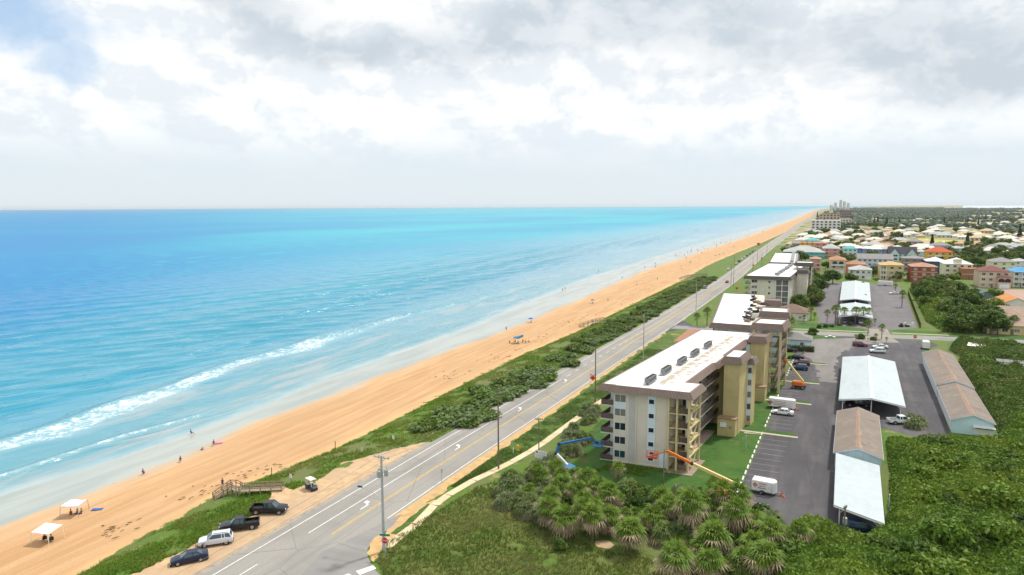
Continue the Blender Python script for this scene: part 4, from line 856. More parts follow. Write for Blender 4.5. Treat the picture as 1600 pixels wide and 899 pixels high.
# ------------------------------------------------------------------ vegetation
L_SCRUB = leafmat('scrub_leaves', (.075,.17,.008), (.13,.25,.014), (.19,.28,.02), .7, .09)
L_DARK = leafmat('dark_oak_leaves', (.035,.10,.010), (.065,.15,.014), (.10,.17,.018), .6, .08)
L_MID = leafmat('mid_green_leaves', (.055,.13,.012), (.10,.19,.018), (.14,.18,.03), .7, .08)
L_GRAPE = leafmat('sea_grape_leaves', (.10,.18,.05), (.18,.27,.085), (.12,.22,.02), .9, .10)
L_PALM = leafmat('palm_fronds', (.068,.160,.005), (.16,.255,.013), (.095,.195,.007), .8, .15, .15)
L_PALMETTO = leafmat('palmetto_fronds', (.10,.15,.06), (.18,.22,.10), (.12,.19,.03), .8, .12)
L_DEAD = leafmat('dead_fronds', (.36,.27,.16), (.58,.47,.31), (.22,.16,.10), 1.6, .3, .2)
M_TRUNK = mat('palm_trunk', (.16,.125,.095), .9, .35, 3, bump=.5, bscale=5); M_BARK = mat('bark', (.11,.085,.065), .9, .3, 3)
GRASSM = leafmat('dune_grass_blades', (.10,.215,.008), (.17,.30,.015), (.28,.30,.06), 1.2, .12, .45)
VERGEM = leafmat('verge_grass_blades', (.06,.135,.010), (.10,.18,.014), None, 1.2, .12, .4)
FIELDM = leafmat('field_grass_blades', (.10,.17,.018), (.16,.22,.035), (.27,.26,.09), .5, .09, .5)

def leaf_quads(P, size, up=.35, rs=RNG, nrm=None, aspect=.55):
    """one bent-free quad per point, random orientation leaning outward"""
    n = len(P); d = rs.normal(size=(n,3)); d[:,2] += up
    if nrm is not None: d = d*.8+nrm
    d /= np.linalg.norm(d,axis=1,keepdims=True)+1e-9; a = rs.normal(size=(n,3)); a -= d*(a*d).sum(1,keepdims=True); a /= np.linalg.norm(a,axis=1,keepdims=True)+1e-9
    b = np.cross(d,a); s = size*(.6+.8*rs.rand(n,1)); V = np.stack([P-a*s,P-b*s*aspect,P+a*s,P+b*s*aspect],1).reshape(-1,3)
    return V, np.arange(4*n).reshape(n,4)
def blob_points(blobs, n, rs, shell=.55):
    w = np.array([b[3]*b[4]+b[3]*b[5] for b in blobs]); idx = rs.choice(len(blobs), n, p=w/w.sum()); B = np.array(blobs)[idx]
    d = rs.normal(size=(n,3)); d /= np.linalg.norm(d,axis=1,keepdims=True); r = shell+(1-shell)*rs.rand(n,1)**.7; r *= 1+.12*rs.normal(size=(n,1))
    return B[:,:3]+d*r*B[:,3:6], d
def crown_mesh(name, seed, m, R0, Hc, z0, nb, n, size):
    """uneven crown: many clumps scattered through the crown volume"""
    rs = np.random.RandomState(seed); bl = []
    for i in range(nb):
        a = rs.rand()*2*PI; r = R0*.78*math.sqrt(rs.rand()); h = rs.rand(); rr = R0*(.26+.22*rs.rand())
        zz = z0+rr*.45+(Hc-rr*.8)*h*(1-.55*(r/R0)**2); bl.append((r*math.cos(a), r*math.sin(a), zz, rr, rr, rr*.72))
    P, d = blob_points(bl, n, rs); P[:,2] = np.maximum(P[:,2], .05); V, Fq = leaf_quads(P, size, .5, rs, d); return npmesh(name, V, Fq, m)
HIDE = (0, 0, 0)
def make_tree(name, label, cat, m, seed, R0, Hc, z0, nb, n, size, bark=M_BARK, group=None):
    t = thing(name, label, cat, HIDE, 0, group)
    tk = MB(); rr = random.Random(seed); tk.tube((0,0,-.2),(0.1,0,z0+Hc*.35),.06*R0+.04,.03*R0,7)
    for i in range(6): a = i*1.05+rr.random(); tk.tube((0.05,0,z0*.6+Hc*.08*i),(R0*.6*math.cos(a),R0*.6*math.sin(a),z0+Hc*(.35+.1*rr.random())),.022*R0,.008*R0,5)
    tk.build('trunk', bark, t); link('crown', crown_mesh('crown', seed, m, R0, Hc, z0, nb, n, size), t); return t
def fan(V, Fs, base, dirv, L, k, droop, rs, width=.20):
    """fan leaf: k narrow segments spreading from the tip of a stalk"""
    dirv = dirv/np.linalg.norm(dirv); side = np.cross(dirv, (0,0,1.0)); side /= np.linalg.norm(side)+1e-6; up = np.cross(side, dirv)
    for i in range(k):
        a = (i/(k-1)-.5)*2.5; e = dirv*math.cos(a)+side*math.sin(a); ln = L*(.75+.25*math.cos(a))*(.85+.3*rs.rand())
        mid = base+e*ln*.55+up*.05; tip = base+e*ln+np.array((0,0,-droop*(.5+rs.rand()))); wv = np.cross(e, up)*width*.5*L
        b = len(V); V += [base, mid-wv*.6, tip, mid+wv*.6]; Fs.append((b,b+1,b+2,b+3))
def make_palm(name, label, seed, h, R0=2.1, n=34, dead=16, m=L_PALM, lean=.25, cat='palm tree', group=None):
    rs = np.random.RandomState(seed); t = thing(name, label, cat, HIDE, 0, group); lx, ly = lean*rs.normal()*h/6, lean*rs.normal()*h/6
    if h > .6:
        tk = MB(); pts = [(lx*(k/5)**2, ly*(k/5)**2, h*k/5-.15) for k in range(6)]
        for a, b in zip(pts[:-1], pts[1:]): tk.tube(a, b, .21-.02*rs.rand(), .19, 8, False)
        tk.ball((lx,ly,h-.1), .32,.32,.5, 8, 5); tk.build('trunk', M_TRUNK, t)
    V, Fs = [], []; top = np.array((lx,ly,h))
    for i in range(n):
        az = i*2.39996+rs.rand()*.5; el = R(80-84*(i/n)**.9); d = np.array((math.cos(az)*math.cos(el), math.sin(az)*math.cos(el), math.sin(el)))
        st = R0*(.30+.28*rs.rand()); fan(V, Fs, top+d*st, d+np.array((0,0,-.25)), R0*.62, 9, .55, rs, .21)
    me = npmesh('crown', np.array(V), np.array(Fs), m); link('crown', me, t)
    if dead:
        V, Fs = [], []
        for i in range(dead):
            az = i*2.39996*1.03+rs.rand(); el = R(12-80*rs.rand()**.9); d = np.array((math.cos(az)*math.cos(el), math.sin(az)*math.cos(el), math.sin(el)))
            fan(V, Fs, top+d*R0*(.42+.35*rs.rand())-np.array((0,0,.2)), d, R0*.58, 7, .6, rs, .19)
        V = np.array(V); V[:,2] = np.maximum(V[:,2], .03); link('dead_fronds', npmesh('dead_fronds', V, np.array(Fs), L_DEAD), t)
    return t
def inside(poly, X, Y):
    c = np.zeros(X.shape, bool); n = len(poly)
    for i in range(n):
        (x1,y1),(x2,y2) = poly[i], poly[(i+1)%n]; k = ((y1 > Y) != (y2 > Y)) & (X < (x2-x1)*(Y-y1)/(y2-y1+1e-12)+x1); c ^= k
    return c
def edge_dist(poly, X, Y):
    d = np.full(X.shape, 1e9); n = len(poly)
    for i in range(n):
        a = np.array(poly[i]); b = np.array(poly[(i+1)%n]); ab = b-a; t = np.clip(((X-a[0])*ab[0]+(Y-a[1])*ab[1])/(ab@ab),0,1); d = np.minimum(d, np.hypot(X-a[0]-t*ab[0], Y-a[1]-t*ab[1]))
    return d
class Kind:
    """a set of prototype trees; the first use of each prototype places it, later uses copy it"""
    def __init__(s, protos): s.p = protos; s.used = [False]*len(protos); s.i = 0
    def put(s, loc, scale=1, rot=None, label=None, group=None, which=None):
        k = s.i % len(s.p) if which is None else which; s.i += 1; rot = random.uniform(0,2*PI) if rot is None else rot; p = s.p[k]
        if not s.used[k]:
            s.used[k] = True; s.wait = getattr(s,'wait',{}); s.wait[k] = (loc, rot, scale, label, group); return p
        return dup(p, loc, rot, scale, label, group)
    def done(s):
        for k in range(len(s.p)):
            if s.used[k]:
                loc, rot, sc, lb, gr = s.wait[k]; p = s.p[k]; p.location = loc; p.rotation_euler = (0,0,rot); p.scale = (sc,)*3 if not hasattr(sc,'__len__') else sc; tag(p, lb, None, gr)
            else:
                for c in kids(s.p[k]): bpy.data.objects.remove(c)
                bpy.data.objects.remove(s.p[k])
G = lambda px, py, z=0: at(px, py, z)
def below(px, py, h):        # ground point under a crown seen at (px,py) whose middle is h above ground
    p = at(px, py, h); return Vector((p.x, p.y, 0))

# --- cabbage palms -----------------------------------------------------------
PK = Kind([make_palm('cabbage_palm', 'x', 21, 3.6, 2.4, 28, 30), make_palm('cabbage_palm', 'x', 22, 3.0, 2.5, 26, 34), make_palm('cabbage_palm', 'x', 23, 4.3, 2.3, 28, 28)])
gp = 'cabbage palms of the front thicket'
for i,(px,py,h,s,lb) in enumerate([(917,738,4.6,.85,'shaggy cabbage palm left of the condo corner, beside the blue lift'),(935,756,3.8,.85,'short cabbage palm with brown skirt just in front of the condo corner'),(966,728,4.6,.6,'slim young palm standing close to the condo front wall'),
  (985,822,3.6,1.05,'round cabbage palm with tan skirt at the thicket front, above bare sand'),(1057,868,3.2,1.05,'lone cabbage palm nearest the bottom edge, middle of thicket'),(1080,790,4.6,1.1,'big cabbage palm below the orange lift basket'),(1117,822,4.6,1.1,'cabbage palm with hanging dead fronds in the heart of the thicket'),
  (1172,783,5.2,1.15,'cabbage palm at the lot corner beside the white trailer'),(1205,822,4.4,.95,'cabbage palm at the edge of the asphalt below the trailer'),(1197,862,3.6,1.15,'cabbage palm with yellowing fronds near the bottom of the picture'),(1163,866,3.2,.85,'grey skirted palm beside the yellowing one'),
  (912,800,3.4,.95,'cabbage palm at the left end of the front palm row'),(950,798,3.8,.95,'cabbage palm second in the front palm row'),(884,806,3.2,.95,'bushy palm at the edge of the open grass field'),(1128,764,5.0,.9,'palm hiding the base of the orange lift'),(857,794,3.2,.95,'low palm bordering the tall grass field'),(1036,764,4.2,.7,'thin palm in front of the condo entrance'),(1150,806,4.2,1.0,'palm left of the corner palm in the thicket'),(1096,770,4.6,.85,'palm right of the thin pole near the entrance'),(1020,800,3.4,.9,'palm between the field edge and the thin pole'),(926,822,2.6,.9,'squat palm at the front of the thicket, low crown'),
  (1225,835,3.4,.85,'palm where the thicket meets the end of the lot'),(1110,880,2.6,.9,'palm at the bottom edge right of the lone one')]):
    p = below(px,py,h*s); PK.put(p, (s*1.05,s*1.05,s*random.uniform(.82,1.12)), None, lb, gp, (0,1,2)[i%3])
TP = Kind([make_palm('fan_palm', 'x', 31, 6.6, 2.3, 34, 8, lean=.15), make_palm('fan_palm', 'x', 32, 6.0, 2.3, 34, 10, lean=.15)])
gl = 'fan palms around the parking lots'
for px,pb,pc,lb in [(1292,505,488,'fan palm leftmost of the row in front of the near north carport'),(1304.7,506,480,'tall fan palm second in the row before the near north carport'),(1318,506,485,'third fan palm in front of the near north carport, dark trunk'),(1336,508,483,'fan palm at the middle of the near north carport'),(1348,507,485,'fan palm right of the middle of the near north carport'),(1357,503,484,'fan palm at the right front corner of the near north carport'),(1367,509,500,'short fan palm at the right end of the carport row'),
  (1356,523,503,'thin fan palm on the street edge below the carport row'),(1377.5,530,511,'slender fan palm beside the lot entrance'),(1337,534,524,'fan palm over the maroon car'),(1368,535,524,'fan palm beside the white vehicles at the lot entrance'),(1385,536,528,'rightmost palm of the island by the white vehicles'),(1356,534,529,'small palm between the maroon car and the white vehicles'),
  (1323,470,461,'left palm poking up between the two north carports'),(1352,471,462,'right palm poking up between the two north carports'),(1348,451,442,'small palm at the far end of the rear north carport'),(1409,480,459,'tall palm on the grass strip at the right of the north lot'),(1399,457,445,'palm near the white car in the north lot'),
  (1566,520,497,'left palm of the three before the tan house'),(1575,520,498,'middle palm of the three before the tan house'),(1583,521,498,'right palm of the three before the tan house'),(1089,510,492,'palm beside the brick drive mouth'),(1104.5,510,486,'palm between the drive mouth and the re-roofed block'),(1231.6,538,499,'very tall thin palm behind the pool house'),(1240,466,457,'palm in front of the cream condominium porches'),(1256,505,494,'palm by the brown roofed hut'),(1267,500,484,'taller palm right of the brown roofed hut'),(1273,500,490,'palm at the left edge of the north lot'),
  (1253,470,450,'palm against the lift tower of the cream condominium'),(1303,436,428,'palm in front of the peach arched house'),(1400,440,430,'palm by the tan three storey house'),(1417,437,428,'palm between the tan house and the red house'),(1530,432,422,'palm left of the maroon roofed house'),(1578,440,428,'palm right of the maroon roofed house'),(1341,436,427,'palm in front of the white two storey house')]:
    b = at(px,pb); h = (pb-pc)*mpp(b); TP.put(b, h/6.6, None, lb, gl)
TP.done()
# --- palmettos ---------------------------------------------------------------
S2 = Kind([make_palm('saw_palmetto', 'x', 43, .9, 1.7, 40, 34, L_PALMETTO, cat='palmetto')])
SP = Kind([make_palm('saw_palmetto', 'x', 41, .3, 1.7, 46, 10, L_PALMETTO, cat='palmetto'), make_palm('saw_palmetto', 'x', 42, .5, 1.6, 46, 16, L_PALMETTO, cat='palmetto')])
k = 0; rr = random.Random(3)
for (x0,y0,x1,y1,n) in ((778,768,850,805,26),(790,740,870,768,26),(840,690,915,735,20),(880,640,930,690,14),(870,760,900,790,4),(1420,655,1460,672,3),(1530,560,1560,600,5),(1060,560,1068,566,0)):
    for i in range(n):
        t = rr.random(); p = at(x0+(x1-x0)*t+rr.uniform(-9,9), (y1-(y1-y0)*t if x0 > 820 and x0 < 1000 else y0+(y1-y0)*t)+rr.uniform(-8,8), .8); p.z = 0
        (SP if i%3 or x0 > 1000 else S2).put(p, rr.uniform(.75,1.4), None, 'grey green saw palmetto clump in the scrub beside the footpath' if px < 2000 and x0 < 1000 else 'pale palmetto clump growing in the scrub right of the garages', 'saw palmetto clumps by the footpath' if x0 < 1000 else 'palmetto clumps by the garages')
SP.done()
# --- shrubs and trees --------------------------------------------------------
SG = Kind([make_tree('sea_grape_shrub','x','shrub',L_GRAPE,51,2.4,1.9,.1,16,1500,.30), make_tree('sea_grape_shrub','x','shrub',L_GRAPE,52,2.6,1.7,.1,18,1600,.30), make_tree('coastal_shrub','x','shrub',L_MID,53,2.3,1.8,.1,15,1400,.28)])
gs = 'shrubs on the dune beside the road'; rr = random.Random(8)
big = [(850,590,1.1),(775,622,1.1),(890,568,1.0),(915,548,1.0),(755,648,1.0),(700,640,.9),(940,530,1.0),(712,652,1.5),(740,636,1.2),(690,660,.9),(765,615,1.35),(790,600,1.3),(820,590,1.35),(845,578,1.1),(670,664,.9),(655,668,.7),(868,560,.9),(900,545,1.2),(925,535,1.1),(880,556,1.0),(950,520,1.2),(805,612,1.0),(838,600,.9),(730,660,1.0)]
for px,py,s in big:
    p = at(px,py,.6); SG.put((p.x,p.y,gz(p.x,p.y)-.1), (s*1.6,s*1.6,s*.95), None, 'grey green sea grape mound on the dune beside the coast road', gs)
y = 235
while y < 480:
    for o in (-8.6,-11.5,-14.5,-17.5):
        yy = y+rr.uniform(-3,3); x = float(RC(yy))-o*-1-1.5+rr.uniform(-1.2,1.2); x = float(RC(yy))+o-1.0+rr.uniform(-1.2,1.2)
        if x > float(VE(yy))+5 and rr.random() < .8: s = rr.uniform(.8,1.25); SG.put((x,yy,gz(x,yy)-.1), (s*1.2,s*1.2,s*.75), None, 'bushy green shrub in the long dune thicket left of the road', 'dune thicket shrubs', 2 if rr.random() < .65 else None)
    y += 7.0
SG.done()
BU = Kind([make_tree('leafy_bush','x','bush',L_DARK,61,2.2,2.6,.2,14,1500,.27), make_tree('leafy_bush','x','bush',L_MID,62,2.1,2.2,.1,14,1400,.27)])
gb = 'broadleaf bushes of the front thicket'
for px,py,h,s in [(975,775,1.8,1.0),(1005,765,2,1.15),(1040,800,2,1.1),(1060,815,1.8,1.0),(1000,790,2,1.1),(1090,842,1.8,1.0),(1130,850,1.8,1.0),(1145,880,1.6,1.1),(1180,845,1.6,1.1),(1050,830,1.6,.8),(1230,868,2,1.2),(1085,884,1.4,.8),(1140,830,2,1.1),(1065,785,2,.9),(955,780,1.6,.9),(900,780,1.6,1.0),(870,775,1.6,.9),(930,785,1.6,1.0),(875,855,.9,.55),(1170,885,1.6,1.1),(1210,890,1.6,1.2),(1110,795,2,1.1),(1025,775,2,1.0),(985,760,1.6,.7)]:
    BU.put(below(px,py,h*s*.7), s, None, 'dense dark leafy bush filling the gaps between the front palms', gb)
for px,py,s in [(1290,512,.5),(1312,509,.55),(1328,509,.5),(1350,510,.55),(1280,513,.5),(1299,511,.5),(1408,511,.5),(1418,511,.45),(1270,523,.9),(1263,526,.8),(1345,530,.7),(1365,532,.6)]:
    BU.put(at(px,py), s, None, 'low clipped shrub along the street and lot edges', 'clipped shrubs along the north lot')
THK = pxpoly([(775,775),(850,742),(905,750),(960,772),(1040,782),(1100,775),(1180,800),(1225,840),(1262,870),(1230,905),(1120,905),(1075,880),(1020,850),(960,838),(860,806)])
P2 = np.array(THK); n_ = 0; r4 = random.Random(6)
while n_ < 125:
    q = (r4.uniform(P2[:,0].min(),P2[:,0].max()), r4.uniform(P2[:,1].min(),P2[:,1].max()))
    if inside(THK, np.array([q[0]]), np.array([q[1]]))[0]:
        n_ += 1
        if n_%3 == 1: PK.put((q[0],q[1],0), (lambda k: (k,k,k*r4.uniform(.6,1.1)))(r4.uniform(.5,1.0)), None, 'small shaggy cabbage palm crowded among the larger front palms', 'small palms of the front thicket')
        elif n_%3: BU.put((q[0],q[1],0), r4.uniform(.6,1.0), None, 'dense dark leafy bush filling the gaps between the front palms', gb)
        else: S2.put((q[0],q[1],0), r4.uniform(.9,1.5), None, 'grey green saw palmetto clump under the front palms', 'saw palmetto clumps under the palms')
PK.done(); S2.done(); BU.done()
hd = thing('clipped_hedge','clipped dark green hedge along the pool house wall','hedge',(-8.0,246.5,0))
rs = np.random.RandomState(5); P = rs.rand(2600,3)*np.array((9.5,1.6,1.9))-np.array((4.7,.8,0)); V,Fq = leaf_quads(P,.17,.5,rs); link('foliage', npmesh('foliage',V,Fq,L_DARK), hd); MB().box(-4.5,4.5,-.4,.4,0,1.4).build('stems', M_BARK, hd)
SC = pxpoly([(1384,690),(1420,694),(1480,700),(1552,706),(1566,668),(1590,655),(1640,650),(1720,899),(1500,960),(1180,960),(1215,880),(1240,822),(1275,826),(1310,842),(1345,848),(1378,832),(1388,800),(1390,740)])
SB = Kind([make_tree('scrub_mound','x','shrub',L_SCRUB,91,2.3,2.9,.2,16,1700,.25), make_tree('scrub_mound','x','shrub',L_DARK,92,2.1,2.6,.2,14,1500,.25), make_tree('scrub_mound','x','shrub',L_SCRUB,93,2.5,2.4,.2,18,1700,.25)])
TR = Kind([make_tree('oak_tree','x','tree',L_DARK,71,4.2,5.2,2.2,22,2600,.42), make_tree('oak_tree','x','tree',L_MID,72,3.9,4.6,1.8,20,2400,.42), make_tree('oak_tree','x','tree',L_SCRUB,73,4.4,4.2,1.2,22,2600,.42)])
rr = random.Random(12)
for i in range(74):
    y = 305+rr.random()**1.1*150; u = rr.random(); x0 = 41+ (y-305)*.028; x1 = 63+.0*(y-305) if y < 345 else 70 if y < 400 else 62
    x = x0+(x1-x0)*u+rr.uniform(-2,2); s = rr.uniform(.75,1.25)*(.75 if x < 45 else 1)
    TR.put((x,y,0), s, None, 'rounded evergreen tree in the wood beside the north lot fence', 'trees of the wood beside the north lot')
for i in range(46):
    y = 395+rr.random()*120; x = rr.uniform(-12,4) if i < 20 else rr.uniform(-14,-3)
    if x > -7 and y > 480: continue
    if x > -8 and 395 < y < 412 : x -= 4
    TR.put((x-1.0,y if i < 30 else 345+rr.random()*60,0), rr.uniform(.8,1.2), None, 'dark tree beside the cream condominium and the north lot', 'trees beside the cream condominium')
for px,py,s,lb in [(1300,423,.9,'dark tree left of the peach arched house'),(1290,420,.9,'dark tree behind the cream condominium stair tower'),(1322,418,.7,'tree at the right side of the peach arched house'),(1365,432,.9,'dark tree between the white house and the tan house'),(1470,445,1.0,'tree right of the red house'),(1490,440,.9,'tree below the white roofed house'),(1455,452,.9,'tree in front of the red house'),(1520,470,1.0,'tree left of the low dark house'),(1555,466,.9,'tree right of the low dark house'),(1500,460,.9,'tree behind the wood near the low dark house'),(1535,437,.7,'tree left of the maroon roofed house'),(1585,437,.7,'tree by the blue roofed house')]:
    TR.put(at(px,py), s, None, lb)
for i in range(40):
    px = rr.uniform(1505,1600); py = rr.uniform(395,418); TR.put(at(px,py), rr.uniform(.9,1.3), None, 'tree in the dark wood behind the maroon roofed house', 'trees of the wood behind the houses')
for i in range(30):
    y = 180+rr.random()*95; x = 38+rr.random()*16+(y-180)*.05
    TR.put((x,y,0), rr.uniform(.40,.62), None, 'low dense tree in the scrub along the back of the right garages', 'low trees behind the right garages')
for i in range(95):
    while True:
        q = (rr.uniform(10,46), rr.uniform(84,165))
        if inside(SC, np.array([q[0]]), np.array([q[1]]))[0] and edge_dist(SC, np.array([q[0]]), np.array([q[1]]))[0] > 2.8: break
    SB.put((q[0],q[1],0), (lambda k: (k*1.2,k*1.2,k*rr.uniform(.9,1.35)))(rr.uniform(.6,1.5)), None, 'leafy mound of bright green shrub rising from the scrub on the right', 'shrub mounds in the right hand scrub')
for i in range(34):
    y = 172+rr.random()*90; x = 37.5+(y-172)*.04+rr.random()**1.5*18
    SB.put((x,y,0), rr.uniform(.9,1.4), None, 'leafy green mound in the scrub behind the right hand garages', 'shrub mounds behind the right garages')
SB.done(); TR.done()

# --- scrub mass on the right, dune grass and field grass: ground cover nobody could count -----
def scrub(name, label, poly, dens, hmax, leaf, m, seed, pit=.5):
    P2 = np.array(poly); lo, hi = P2.min(0), P2.max(0); step = 1.0
    xs_, ys_ = np.arange(lo[0],hi[0],step), np.arange(lo[1],hi[1],step); X, Y = np.meshgrid(xs_, ys_)
    def height(X, Y):
        e = np.clip(edge_dist(poly,X,Y)/2.2,0,1); b = 1-np.abs(2*vnoise(X*.19+seed,Y*.19)-1); c = 1-np.abs(2*vnoise(X*.43+seed,Y*.43+7)-1)
        d = vnoise(X*.11+seed*2,Y*.11); return e**.5*hmax*(.16+.45*fbm(X*.06+seed,Y*.06,3)+.75*(1-np.abs(2*d-1))**1.3*.6+.40*b**1.5+.24*c)
    Z = np.where(inside(poly,X,Y), height(X,Y)-.5, -.4); V = np.stack([X,Y,Z],-1).reshape(-1,3); i = np.arange(X.size).reshape(X.shape)
    Fq = np.stack([i[:-1,:-1],i[:-1,1:],i[1:,1:],i[1:,:-1]],-1).reshape(-1,4); ok = (V[Fq][:,:,2] > -.39).any(1); V1, F1 = V, Fq[ok]
    rs = np.random.RandomState(seed); n = int((hi-lo).prod()*dens); p = lo+(hi-lo)*rs.rand(n,2); p = p[inside(poly,p[:,0],p[:,1])]
    H = height(p[:,0],p[:,1]); z = H-rs.rand(len(p))**2*pit*1.6+rs.normal(size=len(p))*.10; P = np.column_stack([p, np.maximum(z,.05)])
    V2, F2 = leaf_quads(P, leaf, .6, rs); Vv = np.vstack([V1,V2]); Ff = np.vstack([F1,F2+len(V1)])
    tag(link(name, npmesh(name, Vv, Ff, m)), label, None, None, 'stuff')
scrub('scrub_thicket','dense sprawling green scrub covering the plot right of the small carport', SC, 34, 3.0, .23, L_SCRUB, 31, .7)
SC2 = [(33.8,166),(34.6,172),(35.3,200),(36.6,243),(40,255),(38,268),(44,290),(50,282),(64,268),(60,235),(66,190),(58,160),(44,160)]
scrub('scrub_thicket','green scrub growing along the back of the right hand garages', SC2, 26, 3.2, .24, L_MID, 37)
SC3 = [(41,306),(64,318),(66,345),(60,380),(62,420),(52,452),(42.5,455),(41,400),(38,330)]
scrub('wood_understorey','green understorey below the trees beside the north lot', SC3, 14, 2.8, .30, L_SCRUB, 41)
def tufts(name, label, P, hgt, spread, m, rs, blades=3, w=.05):
    n = len(P); Vs = []; 
    for k in range(blades):
        d = rs.normal(size=(n,2)); d /= np.linalg.norm(d,axis=1,keepdims=True)+1e-9; s = np.column_stack([-d[:,1],d[:,0]])*w*(.6+.8*rs.rand(n,1)); h = hgt*(.5+.8*rs.rand(n,1)); l = d*spread*(.3+rs.rand(n,1)); o = d*spread*.15*rs.rand(n,1)
        z = P[:,2:3]; Vs.append(np.stack([np.hstack([P[:,:2]+o-s,z]),np.hstack([P[:,:2]+o+s,z]),np.hstack([P[:,:2]+o+l,z+h])],1))
    V = np.concatenate(Vs).reshape(-1,3); return tag(link(name, npmesh(name, V, np.arange(len(V)).reshape(-1,3), m)), label, None, None, 'stuff')
rs = np.random.RandomState(77)
# dune strip
y = 42+rs.rand(80000)**1.5*420; a, b = VE(y), RC(y)-HW-1.0; x = a+(b-a)*rs.rand(len(y)); _, T = ground_z(x,y); den = fbm(x*.25,y*.25,3); ok = (den > .34+.12*rs.rand(len(y))-.1*(T>2.5)) & ~inside(PULL,x,y)
ok &= (x > a+.5+2.2*fbm(x*.3,y*.3+50,3)*rs.rand(len(y))); x, y = x[ok], y[ok]; z, _ = ground_z(x,y); tufts('dune_grass','long green grass and creepers over the dune between beach and road', np.column_stack([x,y,z-.03]), .42, .35, GRASSM, rs, 3, .07)
FIELD = pxpoly([(586,872),(604,850),(640,825),(690,795),(745,762),(775,752),(795,800),(850,822),(890,838),(940,860),(1010,872),(1060,905),(1100,960),(640,990),(598,899)])
P2 = np.array(FIELD); lo, hi = P2.min(0), P2.max(0); p = lo+(hi-lo)*rs.rand(30000,2); p = p[inside(FIELD,p[:,0],p[:,1])]
keep = fbm(p[:,0]*.3,p[:,1]*.3,3) > .22; p = p[keep]; tufts('field_grass','tall rough grass on the empty corner plot', np.column_stack([p,np.zeros(len(p))]), .42, .26, FIELDM, rs, 3, .045)
yv = 100+rs.rand(60000)*130; xv = RC(yv)+8.6+rs.rand(len(yv))*np.clip(3+(yv-100)*.10,3,11); sw_y = np.array([p.y for p in SWK]); sw_x = np.array([p.x for p in SWK]); okv = xv < np.interp(yv, sw_y, sw_x)-1.0; okv &= fbm(xv*.3,yv*.3,3) > .25+.35*rs.rand(len(yv))
tufts('verge_grass','short green grass on the verge between road and footpath', np.column_stack([xv[okv],yv[okv],np.zeros(okv.sum())+.015]), .14, .16, VERGEM, rs, 2, .05)
p = np.column_stack([rs.uniform(-50,-13,60000), rs.uniform(100,125,60000)]); f = fbm(p[:,0]*.2,p[:,1]*.2,3); p = p[(f > .42)]; p = p[p[:,0] > np.interp(p[:,1], sw_y, sw_x)+1.2]; tufts('rough_grass','rough grass between the palms in front of the condo', np.column_stack([p,np.zeros(len(p))+.01]), .2, .2, GRASSM, rs, 2, .06)
struct('bare_sand_patch', MB().sheet(rough_poly(pxpoly([(929,846),(950,845),(960,852),(952,859),(934,855)]),.6,.15,2), .05), M_SAND)
# wrack line on the beach
wk = MB(); rr = random.Random(44)
for i in range(520):
    y = 55+rr.random()**1.6*420; x = float(VE(y))-8-rr.gauss(0,2.6)-4*math.sin(y*.05)
    if x > float(VE(y))-1 or vnoise(np.array(y*.13), np.array(2.0)) < .52: continue
    z = gz(x,y)+.13; a = rr.uniform(-.5,.5)+PI/2; k = rr.uniform(.12,.55)
    c, s = math.cos(a)*k, math.sin(a)*k; w = rr.uniform(.06,.22); wk.lathe([(.0,0),(w,.0),(w*.7,.08),(.0,.11)],0,0,5); 
    wk.v[-20:] = [(x+vx*1.0+c*3*vx/w*.4, y+vy+s*3*vx/w*.4, z+vz) for vx,vy,vz in wk.v[-20:]]
tag(wk.build('seaweed', mat('dry_seaweed', (.07,.045,.025), .9, .3, 2)), 'dark dry seaweed strewn along the upper beach', None, None, 'stuff')
# ------------------------------------------------------------------ vehicles
def paint(name, c): return mat('car_paint_'+name, c, .3, .05, .5, spec=.3, coat=.28)
M_TYRE = mat('tyre_rubber', (.02,.02,.021), .85, .2, 4); M_RIM = mat('alloy_rim', (.42,.43,.45), .35, .15, 5, metal=.7); M_CGLASS = mat('car_glass', (.05,.085,.10), .05, .2, .5, spec=.8)
M_HEAD = mat('headlight_lens', (.70,.72,.74), .2, .1, 5); M_TAIL = mat('tail_light_lens', (.35,.015,.012), .3, .1, 5); M_TRIM = mat('black_trim', (.025,.025,.027), .6, .2, 3)
WH = {}
def wheel(parent, x, y, r, side, rim=M_RIM):
    key = (r, side)
    if key not in WH:
        ty = MB(); w = .24; prof = [(r*.62,-w/2),(r*.93,-w/2),(r,-w*.32),(r,w*.32),(r*.93,w/2),(r*.62,w/2)]; ty.lathe(prof,0,0,18); ty.xf(lambda a,b,c: (a, c*1.0, b+r))
        rm = MB(); s = side*w*.46; rm.lathe([(.001,.02),(r*.18,.03),(r*.2,.0),(r*.55,-.02),(r*.64,.02),(r*.64,-.1)],0,0,16).xf(lambda a,b,c: (a, s+side*c, b+r))
        for k in range(5):
            a = k*2*PI/5; rm.beam((0,s+side*.025,r),(r*.6*math.cos(a),s+side*.02,r+r*.6*math.sin(a)),.09,.03)
        WH[key] = (ty.mesh('tyre'), rm.mesh('rim')); WH[key][0].materials.append(M_TYRE); WH[key][1].materials.append(rim)
    e = bpy.data.objects.new('wheel', None); C.objects.link(e); e.parent = parent; e.location = (x,y,0); e.empty_display_size = .1
    link('tyre', WH[key][0], e); link('rim', WH[key][1], e); return e
def ring(x, w, zb, zs, tum=.90):
    return [(x,-w*.90,zb),(x,-w,zb+.18),(x,-w,zb+(zs-zb)*.62),(x,-w*tum,zs-.03),(x,-w*tum*.8,zs),(x,w*tum*.8,zs),(x,w*tum,zs-.03),(x,w,zb+(zs-zb)*.62),(x,w,zb+.18),(x,w*.90,zb)]
